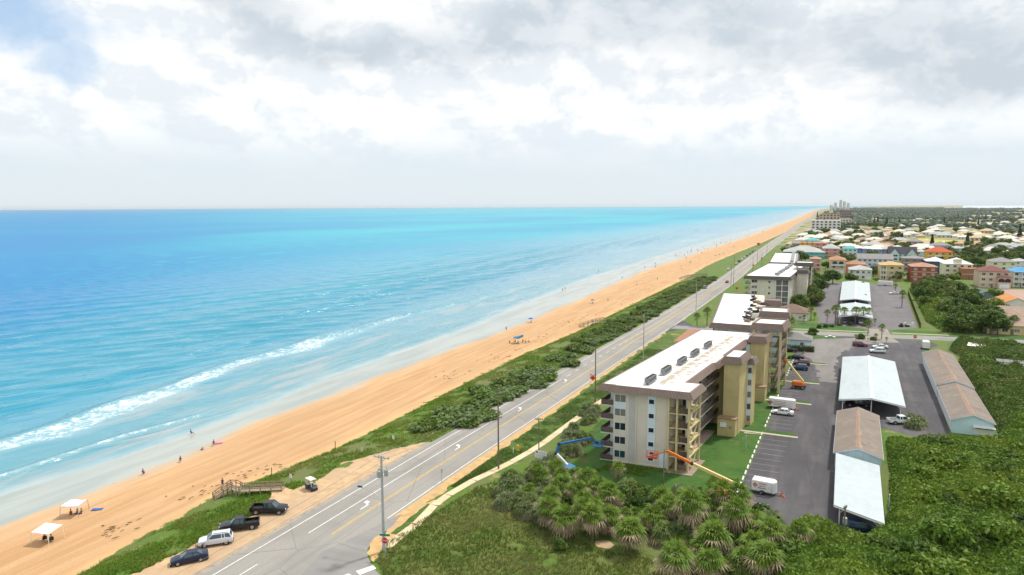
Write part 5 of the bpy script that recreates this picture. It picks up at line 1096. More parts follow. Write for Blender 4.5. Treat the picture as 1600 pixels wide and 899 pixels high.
CARS = {'sedan': dict(L=4.8,W=1.84,r=.33,st=[(-2.4,.80,.42,.86),(-2.3,.87,.30,1.02),(-1.6,.91,.24,1.06),(-.2,.92,.22,1.0),(.9,.92,.22,.98),(1.7,.90,.24,.88),(2.2,.86,.28,.74),(2.4,.74,.38,.62)],cab=((-1.75,1.02),(1.15,.97),(-1.0,1.42),(.25,1.44)),ax=(-1.4,1.45)),
 'suv': dict(L=4.75,W=1.92,r=.38,st=[(-2.37,.84,.50,1.0),(-2.28,.92,.38,1.12),(-1.6,.95,.34,1.14),(.0,.96,.32,1.12),(1.0,.96,.32,1.10),(1.8,.93,.34,1.02),(2.25,.88,.38,.92),(2.38,.78,.46,.78)],cab=((-2.22,1.12),(1.2,1.10),(-1.85,1.70),(.35,1.72)),ax=(-1.42,1.45)),
 'pickup': dict(L=5.8,W=2.0,r=.41,st=[(-.75,.97,.42,1.16),(.0,.98,.42,1.17),(1.1,.98,.42,1.16),(2.0,.96,.44,1.12),(2.65,.92,.48,1.04),(2.85,.82,.54,.90)],cab=((-.78,1.16),(1.35,1.14),(-.62,1.82),(.55,1.84)),ax=(-1.85,1.85))}
def vehicle(kind, name, label, cat, loc, rot, body, group=None, rails=False, rim=M_RIM):
    d = CARS[kind]; t = thing(name, label, cat, loc, rot, group); W = d['W']; w2 = W/2
    b = MB().loft([ring(x, w*W/1.84*.5*2*.5 if False else w*w2/.92, zb, zs) for x,w,zb,zs in d['st']])
    (x0,z0),(x1,z1),(x2,z2),(x3,z3) = d['cab']; wb, wt = w2*.86, w2*.70
    roof = [(x2,-wt,z2),(x3,-wt,z3),(x3,wt,z3),(x2,wt,z2)]
    b.loft([[(x2-.1,-wt*.9,z2-.02),(x3+.12,-wt*.9,z3-.03),(x3+.12,wt*.9,z3-.03),(x2-.1,wt*.9,z2-.02)],[(x,y*1.04,z+.0) for x,y,z in roof],[(x*.96+.0,y*.93,z+.055) for x,y,z in roof]])
    for s in (-1,1):
        b.beam((x0+.05,s*wb,z0-.02),(x2-.02,s*wt*1.01,z2+.01),.10,.09); b.beam((x1-.02,s*wb,z1-.02),(x3+.02,s*wt*1.01,z3+.01),.08,.07)
        xm = (x2+x3)/2-.1; b.beam((xm,s*wb*.995,z0),(xm,s*wt*1.015,z2+.01),.11,.05)
        b.ball((x1-.42,s*(w2*.98+.06),z1+.08),.10,.10,.07,7,4)
    if kind == 'suv':
        for s in (-1,1): b.beam((-1.30,s*wb*.99,z0),(-1.18,s*wt*1.01,z2),.12,.05)
    if kind == 'pickup':
        for s in (-1,1): b.box(-2.85,-.752,s*.97-.06 if s > 0 else -.97,.97 if s > 0 else -.91,.50,1.16)
        b.box(-2.90,-2.78,-.96,.96,.52,1.16); b.box(-2.78,-.752,-.90,.90,.58,.68)
    bo = b.build('body', body, t, True); bo.data.set_sharp_from_angle(angle=R(32))
    MB().loft([[(x0,-wb,z0-.03),(x1,-wb,z1-.03),(x1,wb,z1-.03),(x0,wb,z0-.03)],[(x2,-wt,z2-.005),(x3,-wt,z3-.005),(x3,wt,z3-.005),(x2,wt,z2-.005)]]).build('windows', M_CGLASS, t)
    if kind == 'pickup': MB().box(-2.77,-.76,-.89,.89,.683,.70).build('bed_liner', M_TRIM, t)
    xr = -d['L']/2; xf_ = d['L']/2; zt = d['st'][0][3]-.22; zf = d['st'][-1][3]-.12
    if kind == 'pickup': xr = -2.9; xf_ = 2.85; zt = .9; zf = .86
    for s in (-1,1):
        MB().box(xf_-.16,xf_+.012,s*w2*.62-.19,s*w2*.62+.19,zf-.06,zf+.07).build('headlight', M_HEAD, t)
        MB().box(xr-.012,xr+.12,s*w2*.74-.12,s*w2*.74+.12,zt-.06,zt+.10).build('tail_light', M_TAIL, t)
        MB().box(d['ax'][0]+.5,d['ax'][1]-.5,s*(w2*.985)-.02,s*(w2*.985)+.02,.30,.40).build('sill_trim', M_TRIM, t)
        if rails: MB().beam((x2+.15,s*wt*.85,z2+.10),(x3-.1,s*wt*.85,z3+.10),.05,.05).build('roof_rail', M_TRIM, t)
    MB().box(xf_-.05,xf_+.02,-w2*.45,w2*.45,zf-.24,zf-.04).build('grille', M_TRIM, t)
    MB().box(xf_-.14,xf_+.045,-w2*.85,w2*.85,zf-.42,zf-.27).build('front_bumper', M_RIM if kind == 'pickup' else M_TRIM, t); MB().box(xr-.05,xr+.14,-w2*.85,w2*.85,zt-.45,zt-.28).build('rear_bumper', M_RIM if kind == 'pickup' else M_TRIM, t)
    MB().box(xr-.022,xr-.006,-.16,.16,zt-.22,zt-.08).build('number_plate', M_WHITE, t)
    for ax in d['ax']:
        for s in (-1,1):
            wl = wheel(t, ax, s*(w2-.10), d['r'], s, rim)
            MB().lathe([(d['r']*1.0,-.03),(d['r']*1.16,-.03),(d['r']*1.16,.03),(d['r']*1.0,.03)],0,0,16).xf(lambda a,bb,c: (a, s*.10+c, bb+d['r'])).build('wheel_arch', M_TRIM, wl)
    return t
P_BLACK = paint('black', (.006,.007,.011)); P_NAVY = paint('navy', (.006,.014,.05)); P_SILVER = paint('silver', (.62,.64,.67)); P_WHITE = paint('white', (.80,.81,.81)); P_MAROON = paint('maroon', (.14,.012,.035)); P_BLUE = paint('blue', (.02,.06,.14)); P_RED = paint('red', (.42,.03,.02)); P_GREY = paint('grey', (.22,.23,.25)); P_DGREEN = paint('dark_grey', (.05,.055,.06))
gpull = 'vehicles on the sand pull-off'
def heading(a, b): d = b-a; return math.atan2(d.y, d.x)
def park(kind, name, label, cat, rear, front, body, group, **k):
    """ground points under the rear and front ends"""
    a, b = at(*rear), at(*front); c = (a+b)/2; return vehicle(kind, name, label, cat, (c.x,c.y,.03), heading(a,b), body, group, **k)
park('sedan','parked_car','dark navy hatchback at the near end of the sandy pull-off','car',(323,872),(269,883),P_NAVY,gpull)
park('suv','parked_suv','silver SUV with roof rails on the sandy pull-off','SUV',(364,846),(311,854),P_SILVER,gpull,rails=True)
park('pickup','pickup_truck','black pickup truck behind the silver SUV, its nose towards the dune','pickup truck',(408,822),(341,831),P_BLACK,gpull)
park('pickup','pickup_truck','black pickup truck facing the road at the far end of the pull-off','pickup truck',(393,801),(450,801),P_BLACK,gpull)
park('sedan','parked_car','white sedan parked nose in beside the covered trailer','car',(1240,650),(1206,646),P_WHITE,None)
park('pickup','pickup_truck','white pickup truck parked behind the middle garage','pickup truck',(1388,662),(1428,662),P_WHITE,None)
gl2 = 'vehicles in the condo lot'
park('suv','parked_suv','dark blue SUV nearest the stair tower in the condo lot','SUV',(1262,579),(1236,577),P_BLUE,gl2)
park('suv','parked_suv','maroon SUV beyond the dark blue one in the condo lot','SUV',(1265,572),(1240,570),P_MAROON,gl2)
park('sedan','parked_car','black car half hidden behind the maroon SUV in the condo lot','car',(1256,562),(1231,560),P_BLACK,gl2)
park('pickup','pickup_truck','black truck between the pool house and the stair towers','pickup truck',(1222,549),(1240,550),P_BLACK,gl2)
park('suv','parked_suv','maroon SUV under the palms on the lot entrance island','SUV',(1333,541),(1354,542),P_MAROON,gl2)
park('suv','parked_suv','white SUV at the lot entrance island, nearest of the white vehicles','SUV',(1384,552),(1358,551),P_WHITE,gl2)
park('sedan','parked_car','white car just behind the white SUV at the lot entrance','car',(1388,545),(1362,544),P_WHITE,gl2)
park('pickup','pickup_truck','dark pickup parked in the shade of the large carport','pickup truck',(1322,634),(1356,636),P_BLACK,None)
park('sedan','parked_car','grey car deep under the right half of the large carport','car',(1372,628),(1398,630),P_DGREEN,None)
park('suv','parked_suv','dark blue car under the small sloping carport','car',(1312,829),(1370,834),P_NAVY,None)
vehicle('sedan','parked_car','white car beside the cream condominium near the north lot','car',(-7.0,382,0),R(8),P_WHITE); vehicle('sedan','parked_car','silver car beside the white one near the north lot','car',(-6.0,376,0),R(8),P_SILVER)
park('sedan','parked_car','white car alone on the right of the north lot','car',(1402,460),(1391,460),P_WHITE,None)
for i,(x,y,b) in enumerate([(6.8,314,P_GREY),(9.9,314,P_BLACK),(13,315,P_SILVER),(15.6,315.5,P_BLUE)]): vehicle('sedan','parked_car',['grey','black','silver','blue'][i]+' car in the shade under the near north carport','car',(x,y,0),R(90),b)
gr_ = 'cars along the coast road'
for px,py,b,kd,lb in [(1101,451,P_GREY,'suv','grey SUV driving on the coast road beside the dune thicket'),(1136,442,P_RED,'sedan','dark red car on the coast road near the orange sign'),(1138,422,P_WHITE,'sedan','white car parked by the end of the dune thicket')]:
    p = at(px,py); vehicle(kd,'car',lb,'car',(p.x,p.y,.04),R(90 if b is P_GREY else 92),b,gr_)
for i,(px,py,b) in enumerate([(1150,413,P_SILVER),(1155,409.5,P_DGREEN),(1160,406.5,P_WHITE),(1165,403.5,P_WHITE),(1169.5,401,P_NAVY),(1174,397.5,P_GREY),(1178,394.5,P_DGREEN),(1181.5,391.5,P_SILVER)]):
    p = at(px,py); p.x = float(RC(p.y))-HW-2.2; vehicle('suv' if i%2 else 'sedan','parked_car',['silver car nearest the camera','dark grey SUV second','first white car','white SUV after the white car','navy car in the middle','grey SUV before the last two','dark grey car next to last','silver SUV furthest'][i]+' in the line parked on the dune side','car',(p.x,p.y,.03),R(90),b,gr_)
p = at(1195,384); bx = thing('red_van','tall red box van parked at the beach approach far along the coast road','van',(p.x-7,p.y,0),R(80),None)
MB().box(-3,1.6,-1.1,1.1,.7,3.3).build('cargo_box', P_RED, bx); MB().loft([ring(1.6,1.05,.5,2.4),ring(2.6,1.0,.5,1.5),ring(3.1,.9,.5,1.3)]).build('cab', P_RED, bx); MB().box(1.7,2.55,-1.0,1.0,1.5,2.3).build('windscreen', M_CGLASS, bx)
for x in (-1.9,2.1):
    for s in (-1,1): wheel(bx,x,s*.95,.42,s)
# golf cart
p = at(487,765); gc = thing('golf_cart','white golf cart with canopy on the sandy pull-off','golf cart',(p.x,p.y,.03),R(-20))
MB().loft([[(x,-w,z0),(x,w,z0),(x,w*.95,z1),(x,-w*.95,z1)] for x,w,z0,z1 in ((-1.35,.5,.35,.8),(-1.2,.6,.25,.9),(-.5,.62,.22,.85),(-.3,.6,.22,.42),(.45,.6,.22,.42),(.6,.6,.22,.95),(1.1,.55,.28,.8),(1.3,.42,.35,.6))]).build('body', mat('dark_blue_cart', (.03,.04,.07), .4), gc)
MB().loft([[(-1.2,-.62,1.86),(.75,-.6,1.90),(.75,.6,1.90),(-1.2,.62,1.86)],[(-1.15,-.55,1.95),(.7,-.52,1.99),(.7,.52,1.99),(-1.15,.55,1.95)]]).build('canopy', mat('cream_canopy', (.70,.66,.58), .7), gc)
for x,y in ((-1.05,-.52),(-1.05,.52),(.66,-.5),(.66,.5)): MB().beam((x+(.25 if x > 0 else 0),y,.85),(x,y,1.87),.05).build('canopy_post', M_WHITE, gc)
MB().box(-.75,-.25,-.55,.55,.86,1.0).box(-.9,-.76,-.55,.55,.9,1.4).build('seat', mat('cream_vinyl', (.55,.50,.42), .6), gc); MB().box(-1.5,-1.05,-.5,.5,.81,.92).build('rear_shelf', M_TRIM, gc)
MB().lathe([(.17,-.015),(.2,0),(.17,.015)],0,0,12).xf(lambda a,b,c: (.42+c*.6+a*.5,b-.25,1.05+a*.8)).build('steering_wheel', M_TRIM, gc)
for x in (-.85,.85):
    for s in (-1,1): wheel(gc,x,s*.52,.23,s)
# covered trailers
def bars(fr_u, rows, z, y, mb):
    for u0,u1,zz,h in rows:
        x = u0
        while x < u1: l = random.uniform(.10,.26); mb.box(x,min(u1,x+l),y,y+.012,zz,zz+h); x += l+.06
    return mb
def trailer(label, loc, rot, L, H, logo, side=-1, art=False):
    t = thing('covered_trailer', label, 'trailer', loc, rot, 'white covered trailers'); w = 1.05
    prof = [(-L/2,-w),(L/2-.5,-w),(L/2,-.35),(L/2,.35),(L/2-.5,w),(-L/2,w)]
    b = MB(); b.loft([[(x,y,.45) for x,y in prof],[(x,y,H-.12) for x,y in prof],[(x*.985,y*.93,H) for x,y in prof]]); b.build('body', mat('trailer_white', (.76,.75,.74), .45, .08, .8), t)
    tr = MB().box(-L/2-.01,L/2-.5,-w-.02,-w-.002,.44,.60).box(-L/2-.01,L/2-.5,w+.002,w+.02,.44,.60); tr.build('lower_trim', M_METAL, t)
    dx = .55*L/2-.4; d = MB(); d.box(dx,dx+.85,-w-.022,-w-.004,.62,H-.35); dd = d.build('door', mat('door_white', (.70,.70,.70), .5), t); MB().box(dx+.06,dx+.14,-w-.05,-w-.024,1.3,1.42).build('handle', M_TRIM, dd)
    if logo:
        lm = mat('rust_logo', (.38,.12,.05), .6); dm = mat('dark_lettering', (.10,.045,.04), .6); rm = mat('red_lettering', (.50,.06,.04), .6)
        c = -L/2+.55; MB().add([(c-.42,-w-.012,1.55),(c,-w-.012,1.13),(c+.42,-w-.012,1.55),(c,-w-.012,1.97)],[(0,1,2,3)]).build('logo', lm, t)
        MB().add([(c-.2,-w-.016,1.55),(c,-w-.016,1.35),(c+.2,-w-.016,1.55),(c,-w-.016,1.75)],[(0,1,2,3)]).build('logo_centre', mat('logo_pale', (.55,.40,.25), .6), t)
        random.seed(3); u = c+.6; bars(0,[(u,dx-.25,1.80,.15)],0,-w-.016,MB()).build('lettering', rm, t); bars(0,[(u+.1,dx-.4,1.42,.12),(u-.1,dx-.25,1.05,.14)],0,-w-.016,MB()).build('lettering', dm, t)
    if art: MB().add([(-L/2+.3+.9*math.cos(a)*(.6+.4*math.sin(3*a)),-w-.014,1.35+.55*math.sin(a)) for a in np.linspace(0,2*PI,14)[:-1]],[tuple(range(13))]).build('brown_emblem', mat('brown_emblem', (.30,.13,.07), .6), t)
    for x in ((-.42,.42) if L > 4.5 else (-.2,)):
        for s in (-1,1): wheel(t,x-.2,s*(w-.02),.33,s)
    for s in (-1,1): MB().lathe([(.36,-.12),(.44,-.12),(.44,.12),(.36,.12)],0,0,12).xf(lambda a,b_,c: (a*(1.9 if L > 4.5 else 1.1)-.2,s*w+c,max(.45,b_*1.0+.36))).build('fender', M_TRIM, t)
    MB().beam((L/2-.1,-.3,.5),(L/2+1.0,0,.5),.1).beam((L/2-.1,.3,.5),(L/2+1.0,0,.5),.1).box(L/2+.75,L/2+.85,-.05,.05,.05,.9).build('drawbar', M_METAL, t); return t
trailer('small white covered trailer with lettering, alone in the near lot', (-8.3,119.9,.02), R(-6), 3.9, 2.35, True)
trailer('long white covered trailer with brown emblem beside the white sedan', (-8.8,173.6,.02), R(-3), 6.0, 2.5, True, art=True)
trailer('plain white trailer parked by the stop sign at the lot entrance', (31.2,268,.02), R(88), 4.2, 2.6, False)
trailer('white trailer at the far right end of the north lot', (31.5,470,.02), R(0), 8.0, 2.9, False)
def cone(loc, label):
    t = thing('traffic_cone', label, 'traffic cone', loc, 0, 'orange traffic cones'); MB().lathe([(.0,.74),(.04,.74),(.17,.05),(.17,.05)],0,0,12).build('cone', mat('cone_orange', (.72,.10,.02), .5), t); MB().box(-.23,.23,-.23,.23,0,.05).build('base', mat('cone_orange', (.72,.10,.02)), t); MB().lathe([(.094,.44),(.125,.30)],0,0,12).xf(lambda a,b,c: (a*1.04,b*1.04,c)).build('stripe', M_WHITE, t)
for px,py,lb in [(1221,774,'orange cone nearest the drawbar of the small trailer'),(1224,777,'orange cone just outside the one at the small trailer drawbar'),(1243,640,'orange cone at the drawbar of the long trailer'),(1246,636,'orange cone behind the one at the long trailer drawbar'),(1239,642,'orange cone left of the long trailer drawbar'),(1244,583,'orange cone in front of the dark blue SUV'),(1257,552,'orange cone near the pool house hedge'),(1250,554,'orange cone left of the one near the pool house hedge')]:
    p = at(px,py); cone((p.x,p.y,.03), lb)
# ------------------------------------------------------------------ boom lifts
def boom_lift(label, loc, rot, col, boomcol, joints, jib, basket, bcol, group='boom lifts at the condos'):
    """joints: points of the boom in world space; basket: world point of the platform floor centre"""
    t = thing('boom_lift', label, 'boom lift', loc, 0, group); o = Vector(loc); c, s = math.cos(rot), math.sin(rot)
    rt = lambda x,y,z: (c*x-s*y, s*x+c*y, z)
    ch = MB().box(-1.5,1.5,-.75,.75,.38,.85).xf(rt).build('chassis', M_TRIM, t)
    for x in (-1.15,1.15):
        for q in (-1,1):
            w = wheel(t,*rt(x,q*.98,0)[:2],.46,q); w.rotation_euler = (0,0,rot)
    tu = MB(); tu.loft([[rt(x,y,z) for x,y in ((-1.7,-.95),(-1.2,-1.1),(1.0,-1.05),(1.3,-.6),(1.3,.6),(1.0,1.05),(-1.2,1.1),(-1.7,.95))] for z in (.9,1.55)]+[[rt(x*.9,y*.85,1.9) for x,y in ((-1.7,-.95),(-1.2,-1.1),(1.0,-1.05),(1.3,-.6),(1.3,.6),(1.0,1.05),(-1.2,1.1),(-1.7,.95))]]); tu.build('turret', col, t)
    J = [Vector(j)-o for j in joints]
    for i,(a,b) in enumerate(zip(J[:-1],J[1:])): MB().beam(a,b,.42-.07*i,.5-.07*i).build('boom_section', boomcol[i%len(boomcol)], t)
    MB().beam(J[0],J[1].lerp(J[0],.6)+Vector((0,0,-.5)),.14).build('lift_cylinder', M_METAL, t)
    for j in J[1:-1]: MB().ball(j,.36,.36,.36,8,5).build('knuckle', M_TRIM, t)
    B = Vector(basket)-o; MB().beam(J[-1],B+Vector((0,0,.3)),.2).build('jib', jib, t)
    bk = MB().box(B.x-.95,B.x+.95,B.y-.45,B.y+.45,B.z-.05,B.z+.05)
    for z in (.55,1.1):
        for a,b in (((-.95,-.45),(.95,-.45)),((.95,-.45),(.95,.45)),((.95,.45),(-.95,.45)),((-.95,.45),(-.95,-.45))): bk.beam((B.x+a[0],B.y+a[1],B.z+z),(B.x+b[0],B.y+b[1],B.z+z),.07)
    for x in (-.95,-.3,.3,.95):
        for y in (-.45,.45): bk.beam((B.x+x,B.y+y,B.z),(B.x+x,B.y+y,B.z+1.1),.06)
    bk.build('basket', bcol, t); MB().box(B.x-.3,B.x+.3,B.y-.42,B.y-.2,B.z+.7,B.z+1.05).build('control_box', M_TRIM, t); return t
LB = mat('lift_blue', (.015,.16,.40), .4, .1); LO = mat('lift_orange', (.70,.17,.02), .45, .12); LR = mat('lift_red', (.55,.06,.03), .5); LY = mat('boom_cream', (.72,.60,.25), .5, .1); LW = mat('lift_white', (.70,.71,.70), .5)
g0 = at(886,742); o = (g0.x,g0.y,0)
boom_lift('blue articulated boom lift reaching up to the condo balconies', o, R(150), LB, [LW, LB, LB], [(g0.x,g0.y,1.8),tuple(at(862,713,5.2)) if False else (g0.x-2.3,g0.y+.3,3.6),(g0.x-2.0,g0.y+1.0,5.2),(-39.9,120.8,4.9)], LB, (-38.9,122.2,3.0), LB)
p = at(896,750); tag(MB().obox(p.x,p.y,.02,.10,3.2,2.2,.3).obox(p.x+.6,p.y-.4,.10,.16,1.6,1.4,.5).build('ground_mat', mat('plywood', (.62,.38,.12), .8, .2, 2), smooth=False),'orange plywood ground mats beside the blue lift','ground mat')
g1 = at(1128,785); 
boom_lift('orange boom lift with cream boom, base hidden among palms, basket by the entrance', (g1.x,g1.y,0), R(20), LO, [LY, LO], [(-10.9,115.4,2.0),(-20.0,116.4,4.6),(-24.4,116.9,6.0)], LO, (-27.2,117.2,4.3), LR)
g2 = at(1248,607)
boom_lift('orange boom lift in the lot raising its yellow boom to the stair tower', (g2.x,g2.y,.02), R(-8), LO, [LY, LO], [(g2.x+1.0,g2.y,2.0),(g2.x-3.2,g2.y+1.0,6.8)], LO, (g2.x-4.3,g2.y+1.5,6.6), LR)
# ------------------------------------------------------------------ poles, wires, signs
M_CPOLE = mat('grey_concrete_pole', (.42,.44,.44), .8, .12, 1.2); M_WPOLE = mat('weathered_wood_pole', (.20,.16,.12), .9, .25, 2); M_WIRE = mat('weathered_wire', (.16,.16,.16), .6); M_STEEL = mat('galvanised_steel', (.45,.47,.48), .5, .12, 2, metal=.4)
TOPS = []
def pole(label, loc, H, m, arm=0, arot=0, r=.2, name='utility_pole', xf=0, lamp=None, gw='utility poles along the coast road'):
    t = thing(name, label, 'utility pole', loc, arot, gw); MB().tube((0,0,-.3),(0,0,H),r,r*.62,12).build('pole', m, t)
    if arm:
        ar = MB().beam((-arm/2,0,H-.3),(arm/2,0,H-.3),.12,.14).beam((-arm*.25,0,H-.3),(0,0,H-1.0),.06).beam((arm*.25,0,H-.3),(0,0,H-1.0),.06).build('crossarm', m if m is M_WPOLE else M_STEEL, t)
        for x in (-arm/2+.1,-arm/6,arm/6,arm/2-.1): MB().lathe([(.0,.0),(.05,0),(.09,.08),(.05,.12),(.10,.18),(.05,.24),(.0,.26)],x,0,8).xf(lambda a,b,c: (a,b,c+H-.22)).build('insulator', mat('insulator_grey', (.36,.40,.42), .3), ar)
    else: MB().lathe([(.0,.0),(.05,0),(.09,.08),(.05,.12),(.0,.2)],0,0,8).xf(lambda a,b,c: (a,b,c+H)).build('insulator', mat('insulator_grey', (.36,.40,.42), .3), t)
    for i in range(xf):
        a = i*2*PI/3+.4; cx, cy = .62*math.cos(a), .62*math.sin(a); c = MB().lathe([(.0,0),(.27,.02),(.29,.1),(.29,.85),(.26,.95),(.0,1.0)],cx,cy,12).xf(lambda x,y,z: (x,y,z+H-3.0)).build('transformer', M_STEEL, t)
        MB().lathe([(.0,0),(.05,0),(.08,.08),(.04,.2),(.07,.28),(.0,.34)],cx*1.1,cy*1.1,7).xf(lambda x,y,z: (x,y,z+H-2.0)).build('bushing', mat('insulator_grey', (.36,.40,.42), .3), c)
    if lamp:
        hz, ln = lamp; MB().path([(0,0,hz-1.2),(-ln*.5,0,hz-.35),(-ln,0,hz)],.05,6).build('lamp_arm', M_STEEL, t); MB().loft([[(-ln-.7,-.16,hz-.03),(-ln+.1,-.14,hz-.03),(-ln+.1,.14,hz-.03),(-ln-.7,.16,hz-.03)],[(-ln-.6,-.10,hz+.14),(-ln+.05,-.1,hz+.14),(-ln+.05,.1,hz+.14),(-ln-.6,.1,hz+.14)]]).build('lamp_head', M_TRIM, t)
    TOPS.append(Vector(loc)+Vector((0,0,H))); return t
def toph(px, pb, pt):
    b = at(px,pb); return b, (pb-pt)*mpp(b)*1.01
b,h = toph(600,862,708); pole('tall grey concrete pole with transformers and a street lamp at the corner', (b.x,b.y,0), h, M_CPOLE, 2.6, R(0), .24, xf=3, lamp=(h*.63,3.6))
for px,pb,pt,lb in [(779,733,606,'plain wooden pole on the grass verge right of the turn arrows'),(930,628,531,'wooden pole behind the orange sign'),(1005,572,490,'pale slender pole on the verge near the middle of the nearest condo'),(1087,501,443,'pale pole beside the mouth of the brick drive')]:
    b,h = toph(px,pb,pt); pole(lb,(b.x,b.y,0),h,M_WPOLE if px < 1000 else M_CPOLE,0,0,.17)
for px,pb,pt,lb in [(1142,447,413,'pole beside the dark red car'),(1146,447,400,'thin tall pole by the orange sign on the grass'),(1183,413,392,'pole past the row of parked cars'),(1176,426,402,'pole beside the second orange sign'),(1198,400,378,'pole near the red van'),(1190,420,395,'pole on the land side before the cream condominium')]:
    b,h = toph(px,pb,pt); pole('distant '+lb,(b.x,b.y,0),h,M_WPOLE,0,0,.15)
b,h = toph(842,712,672); pole('short service pole with a small crossarm rising from the palmettos',(b.x,b.y,0),h+2.6,M_WPOLE,1.6,R(20),.12)
b,h = toph(1036,785,700); pole('thin bare pole in front of the condo entrance',(b.x,b.y,0),h,M_WPOLE,0,0,.10)
b,h = toph(1317,862,793); pole('wooden pole with fittings beside the small sloping carport',(b.x,b.y,0),h+.5,M_WPOLE,.9,R(60),.15,xf=1)
for px,pb,pt,lb in [(1388,806,772,'pale green post in the scrub right of the small carport'),(1165,704,681,'white post on the lawn beside the lot'),(1556,646,634,'pale post in the scrub beyond the near right garage'),(1481,549,533,'green post beside the right hand garages')]:
    b,h = toph(px,pb,pt); t = thing('marker_post', lb, 'post', (b.x,b.y,0), 0, 'slim posts'); MB().tube((0,0,0),(0,0,h),.09,.08,8).build('post', mat('pale_green_post', (.36,.50,.44), .6), t); MB().lathe([(.0,.1),(.1,.06),(.11,0)],0,0,8).xf(lambda a,b_,c: (a,b_,c+h)).build('cap', M_WHITE, t)
def wire(a, b, sag, label, grp='overhead wires'):
    pts = [a.lerp(b,k/12)+Vector((0,0,-4*sag*(k/12)*(1-k/12))) for k in range(13)]; tag(MB().path(pts,.022,4).build('overhead_wire', M_WIRE), label, 'wire', grp)
T = TOPS; off = [Vector((x,0,-.1)) for x in (-1.2,-.4,1.2)]
for k,d in enumerate(off): 
    wire(T[0]+d, T[1]+Vector((0,0,-.6*k)), 1.2, 'overhead wire from the concrete corner pole to the first wooden pole', 'wires from the corner pole')
    e = T[0]+d+Vector((-4,-75,-1.0))
    if k: wire(T[0]+d, e, 1.3, 'overhead wire from the concrete corner pole towards the camera side', 'wires from the corner pole to the near side')
for a,b,n in ((1,2,'between the two wooden poles'),(2,3,'between the pole at the orange sign and the pale pole'),(3,4,'from the pale slender pole to the pole at the brick drive'),(4,6,'from the brick drive pole onwards')):
    for k in range(2): wire(T[a]+Vector((0,0,-.6*k)), T[b]+Vector((0,0,-.6*k)), 1.3, 'overhead wire '+n, 'wires '+n)
k = len(T)-3; wire(T[k]+Vector((.5,0,-.3)), Vector((-36.2,124,10.5)), .8, 'service wire from the short pole to the condo wall')
def text(name, s, size, m, parent, loc, rot, depth=.006):
    cu = bpy.data.curves.new(name,'FONT'); cu.body = s; cu.size = size; cu.align_x = 'CENTER'; cu.align_y = 'CENTER'; cu.extrude = depth
    tmp = bpy.data.objects.new('tmp',cu); C.objects.link(tmp); dg = bpy.context.evaluated_depsgraph_get(); me = bpy.data.meshes.new_from_object(tmp.evaluated_get(dg)); bpy.data.objects.remove(tmp); me.materials.clear(); me.materials.append(m)
    return link(name, me, parent, loc, rot)
def octagon(r, y, t=.02): return MB().add([(r*math.cos(PI/8+k*PI/4),y,r*math.sin(PI/8+k*PI/4)) for k in range(8)]+[(r*math.cos(PI/8+k*PI/4),y+t,r*math.sin(PI/8+k*PI/4)) for k in range(8)], [tuple(range(8)),tuple(range(15,7,-1))]+[(i,8+i,8+(i+1)%8,(i+1)%8) for i in range(8)])
RS = mat('sign_red', (.52,.012,.022), .4, .1, 4); GS = mat('sign_green', (.0,.22,.16), .4, .1, 4); OS = mat('sign_orange', (.80,.13,.01), .45, .1)
def stop_sign(label, loc, rot, s=1, street=True):
    t = thing('stop_sign', label, 'road sign', loc, rot, 'stop signs'); MB().box(-.035,.035,.03,.09,0,2.2*s+.4).build('post', M_STEEL, t)
    f = MB(); f.v = []; p = octagon(.42*s,0).xf(lambda x,y,z: (x,y,z+2.2*s)).build('sign_plate', RS, t); rg = MB()
    for k in range(8):
        a,b = [(.39*s*math.cos(PI/8+j*PI/4),-.004,.39*s*math.sin(PI/8+j*PI/4)+2.2*s) for j in (k,k+1)]; rg.beam(a,b,.006,.03)
    rg.build('white_border', M_WHITE, p); text('stop_lettering','STOP',.30*s,M_WHITE,p,(0,-.006,2.2*s),(PI/2,0,0))
    if street: MB().box(-.62*s,.62*s,.03,.06,2.75*s,3.0*s).box(.02,.05,-.55*s,.62*s,3.02*s,3.26*s).build('street_name_plate', GS, t)
    return t
b = at(602,873); stop_sign('red stop sign with green street name plates in front of the concrete pole', (b.x,b.y,0), R(18), 1.2)
b = at(1429,541); stop_sign('stop sign at the lot entrance beside the white trailer', (b.x,b.y,0), R(8), 1.5, False)
def diamond(label, loc, rot, w=1.2, z=1.6):
    t = thing('road_works_sign', label, 'road sign', loc, rot, 'orange road works signs'); p = MB().hexa([(-w*.7,0,z),(0,0,z-w*.7),(w*.7,0,z),(0,0,z+w*.7),(-w*.7,.03,z),(0,.03,z-w*.7),(w*.7,.03,z),(0,.03,z+w*.7)]).build('sign_plate', OS, t)
    MB().box(-w*.3,w*.3,-.012,-.002,z-.05,z+.09).box(-w*.2,w*.2,-.012,-.002,z+.2,z+.30).box(-w*.25,w*.25,-.012,-.002,z-.28,z-.18).build('sign_legend', M_TRIM, p)
    for s in (-1,1): MB().beam((0,.06,z-.2),(s*.7,.5*s,.0),.06).build('leg', M_STEEL, t)
    for s in (-1,1): MB().box(s*.55-.22,s*.55+.22,.032,.05,z+w*.5,z+w*.5+.4).build('warning_flag', OS, t)
b = at(926,600); diamond('orange diamond road works sign beside the wooden pole at the condo corner',(b.x,b.y,0),R(10),1.25,1.7)
for px,py,lb in ((1151,455,'orange road works sign lying low on the grass near the dark red car'),(1177,418,'orange road works sign near the cream condominium'),(1190,407,'orange road works sign furthest along the coast road')):
    b = at(px,py); diamond(lb,(b.x,b.y,0),R(5),1.3,1.6)
b = at(843,722); t = thing('notice_board','white notice board with small print beside the footpath and the short pole','notice board',(b.x+.6,b.y-.6,0),R(-12)); 
for x in (-1.2,1.2): MB().box(x-.05,x+.05,-.05,.05,0,2.4).build('leg', M_WPOLE, t)
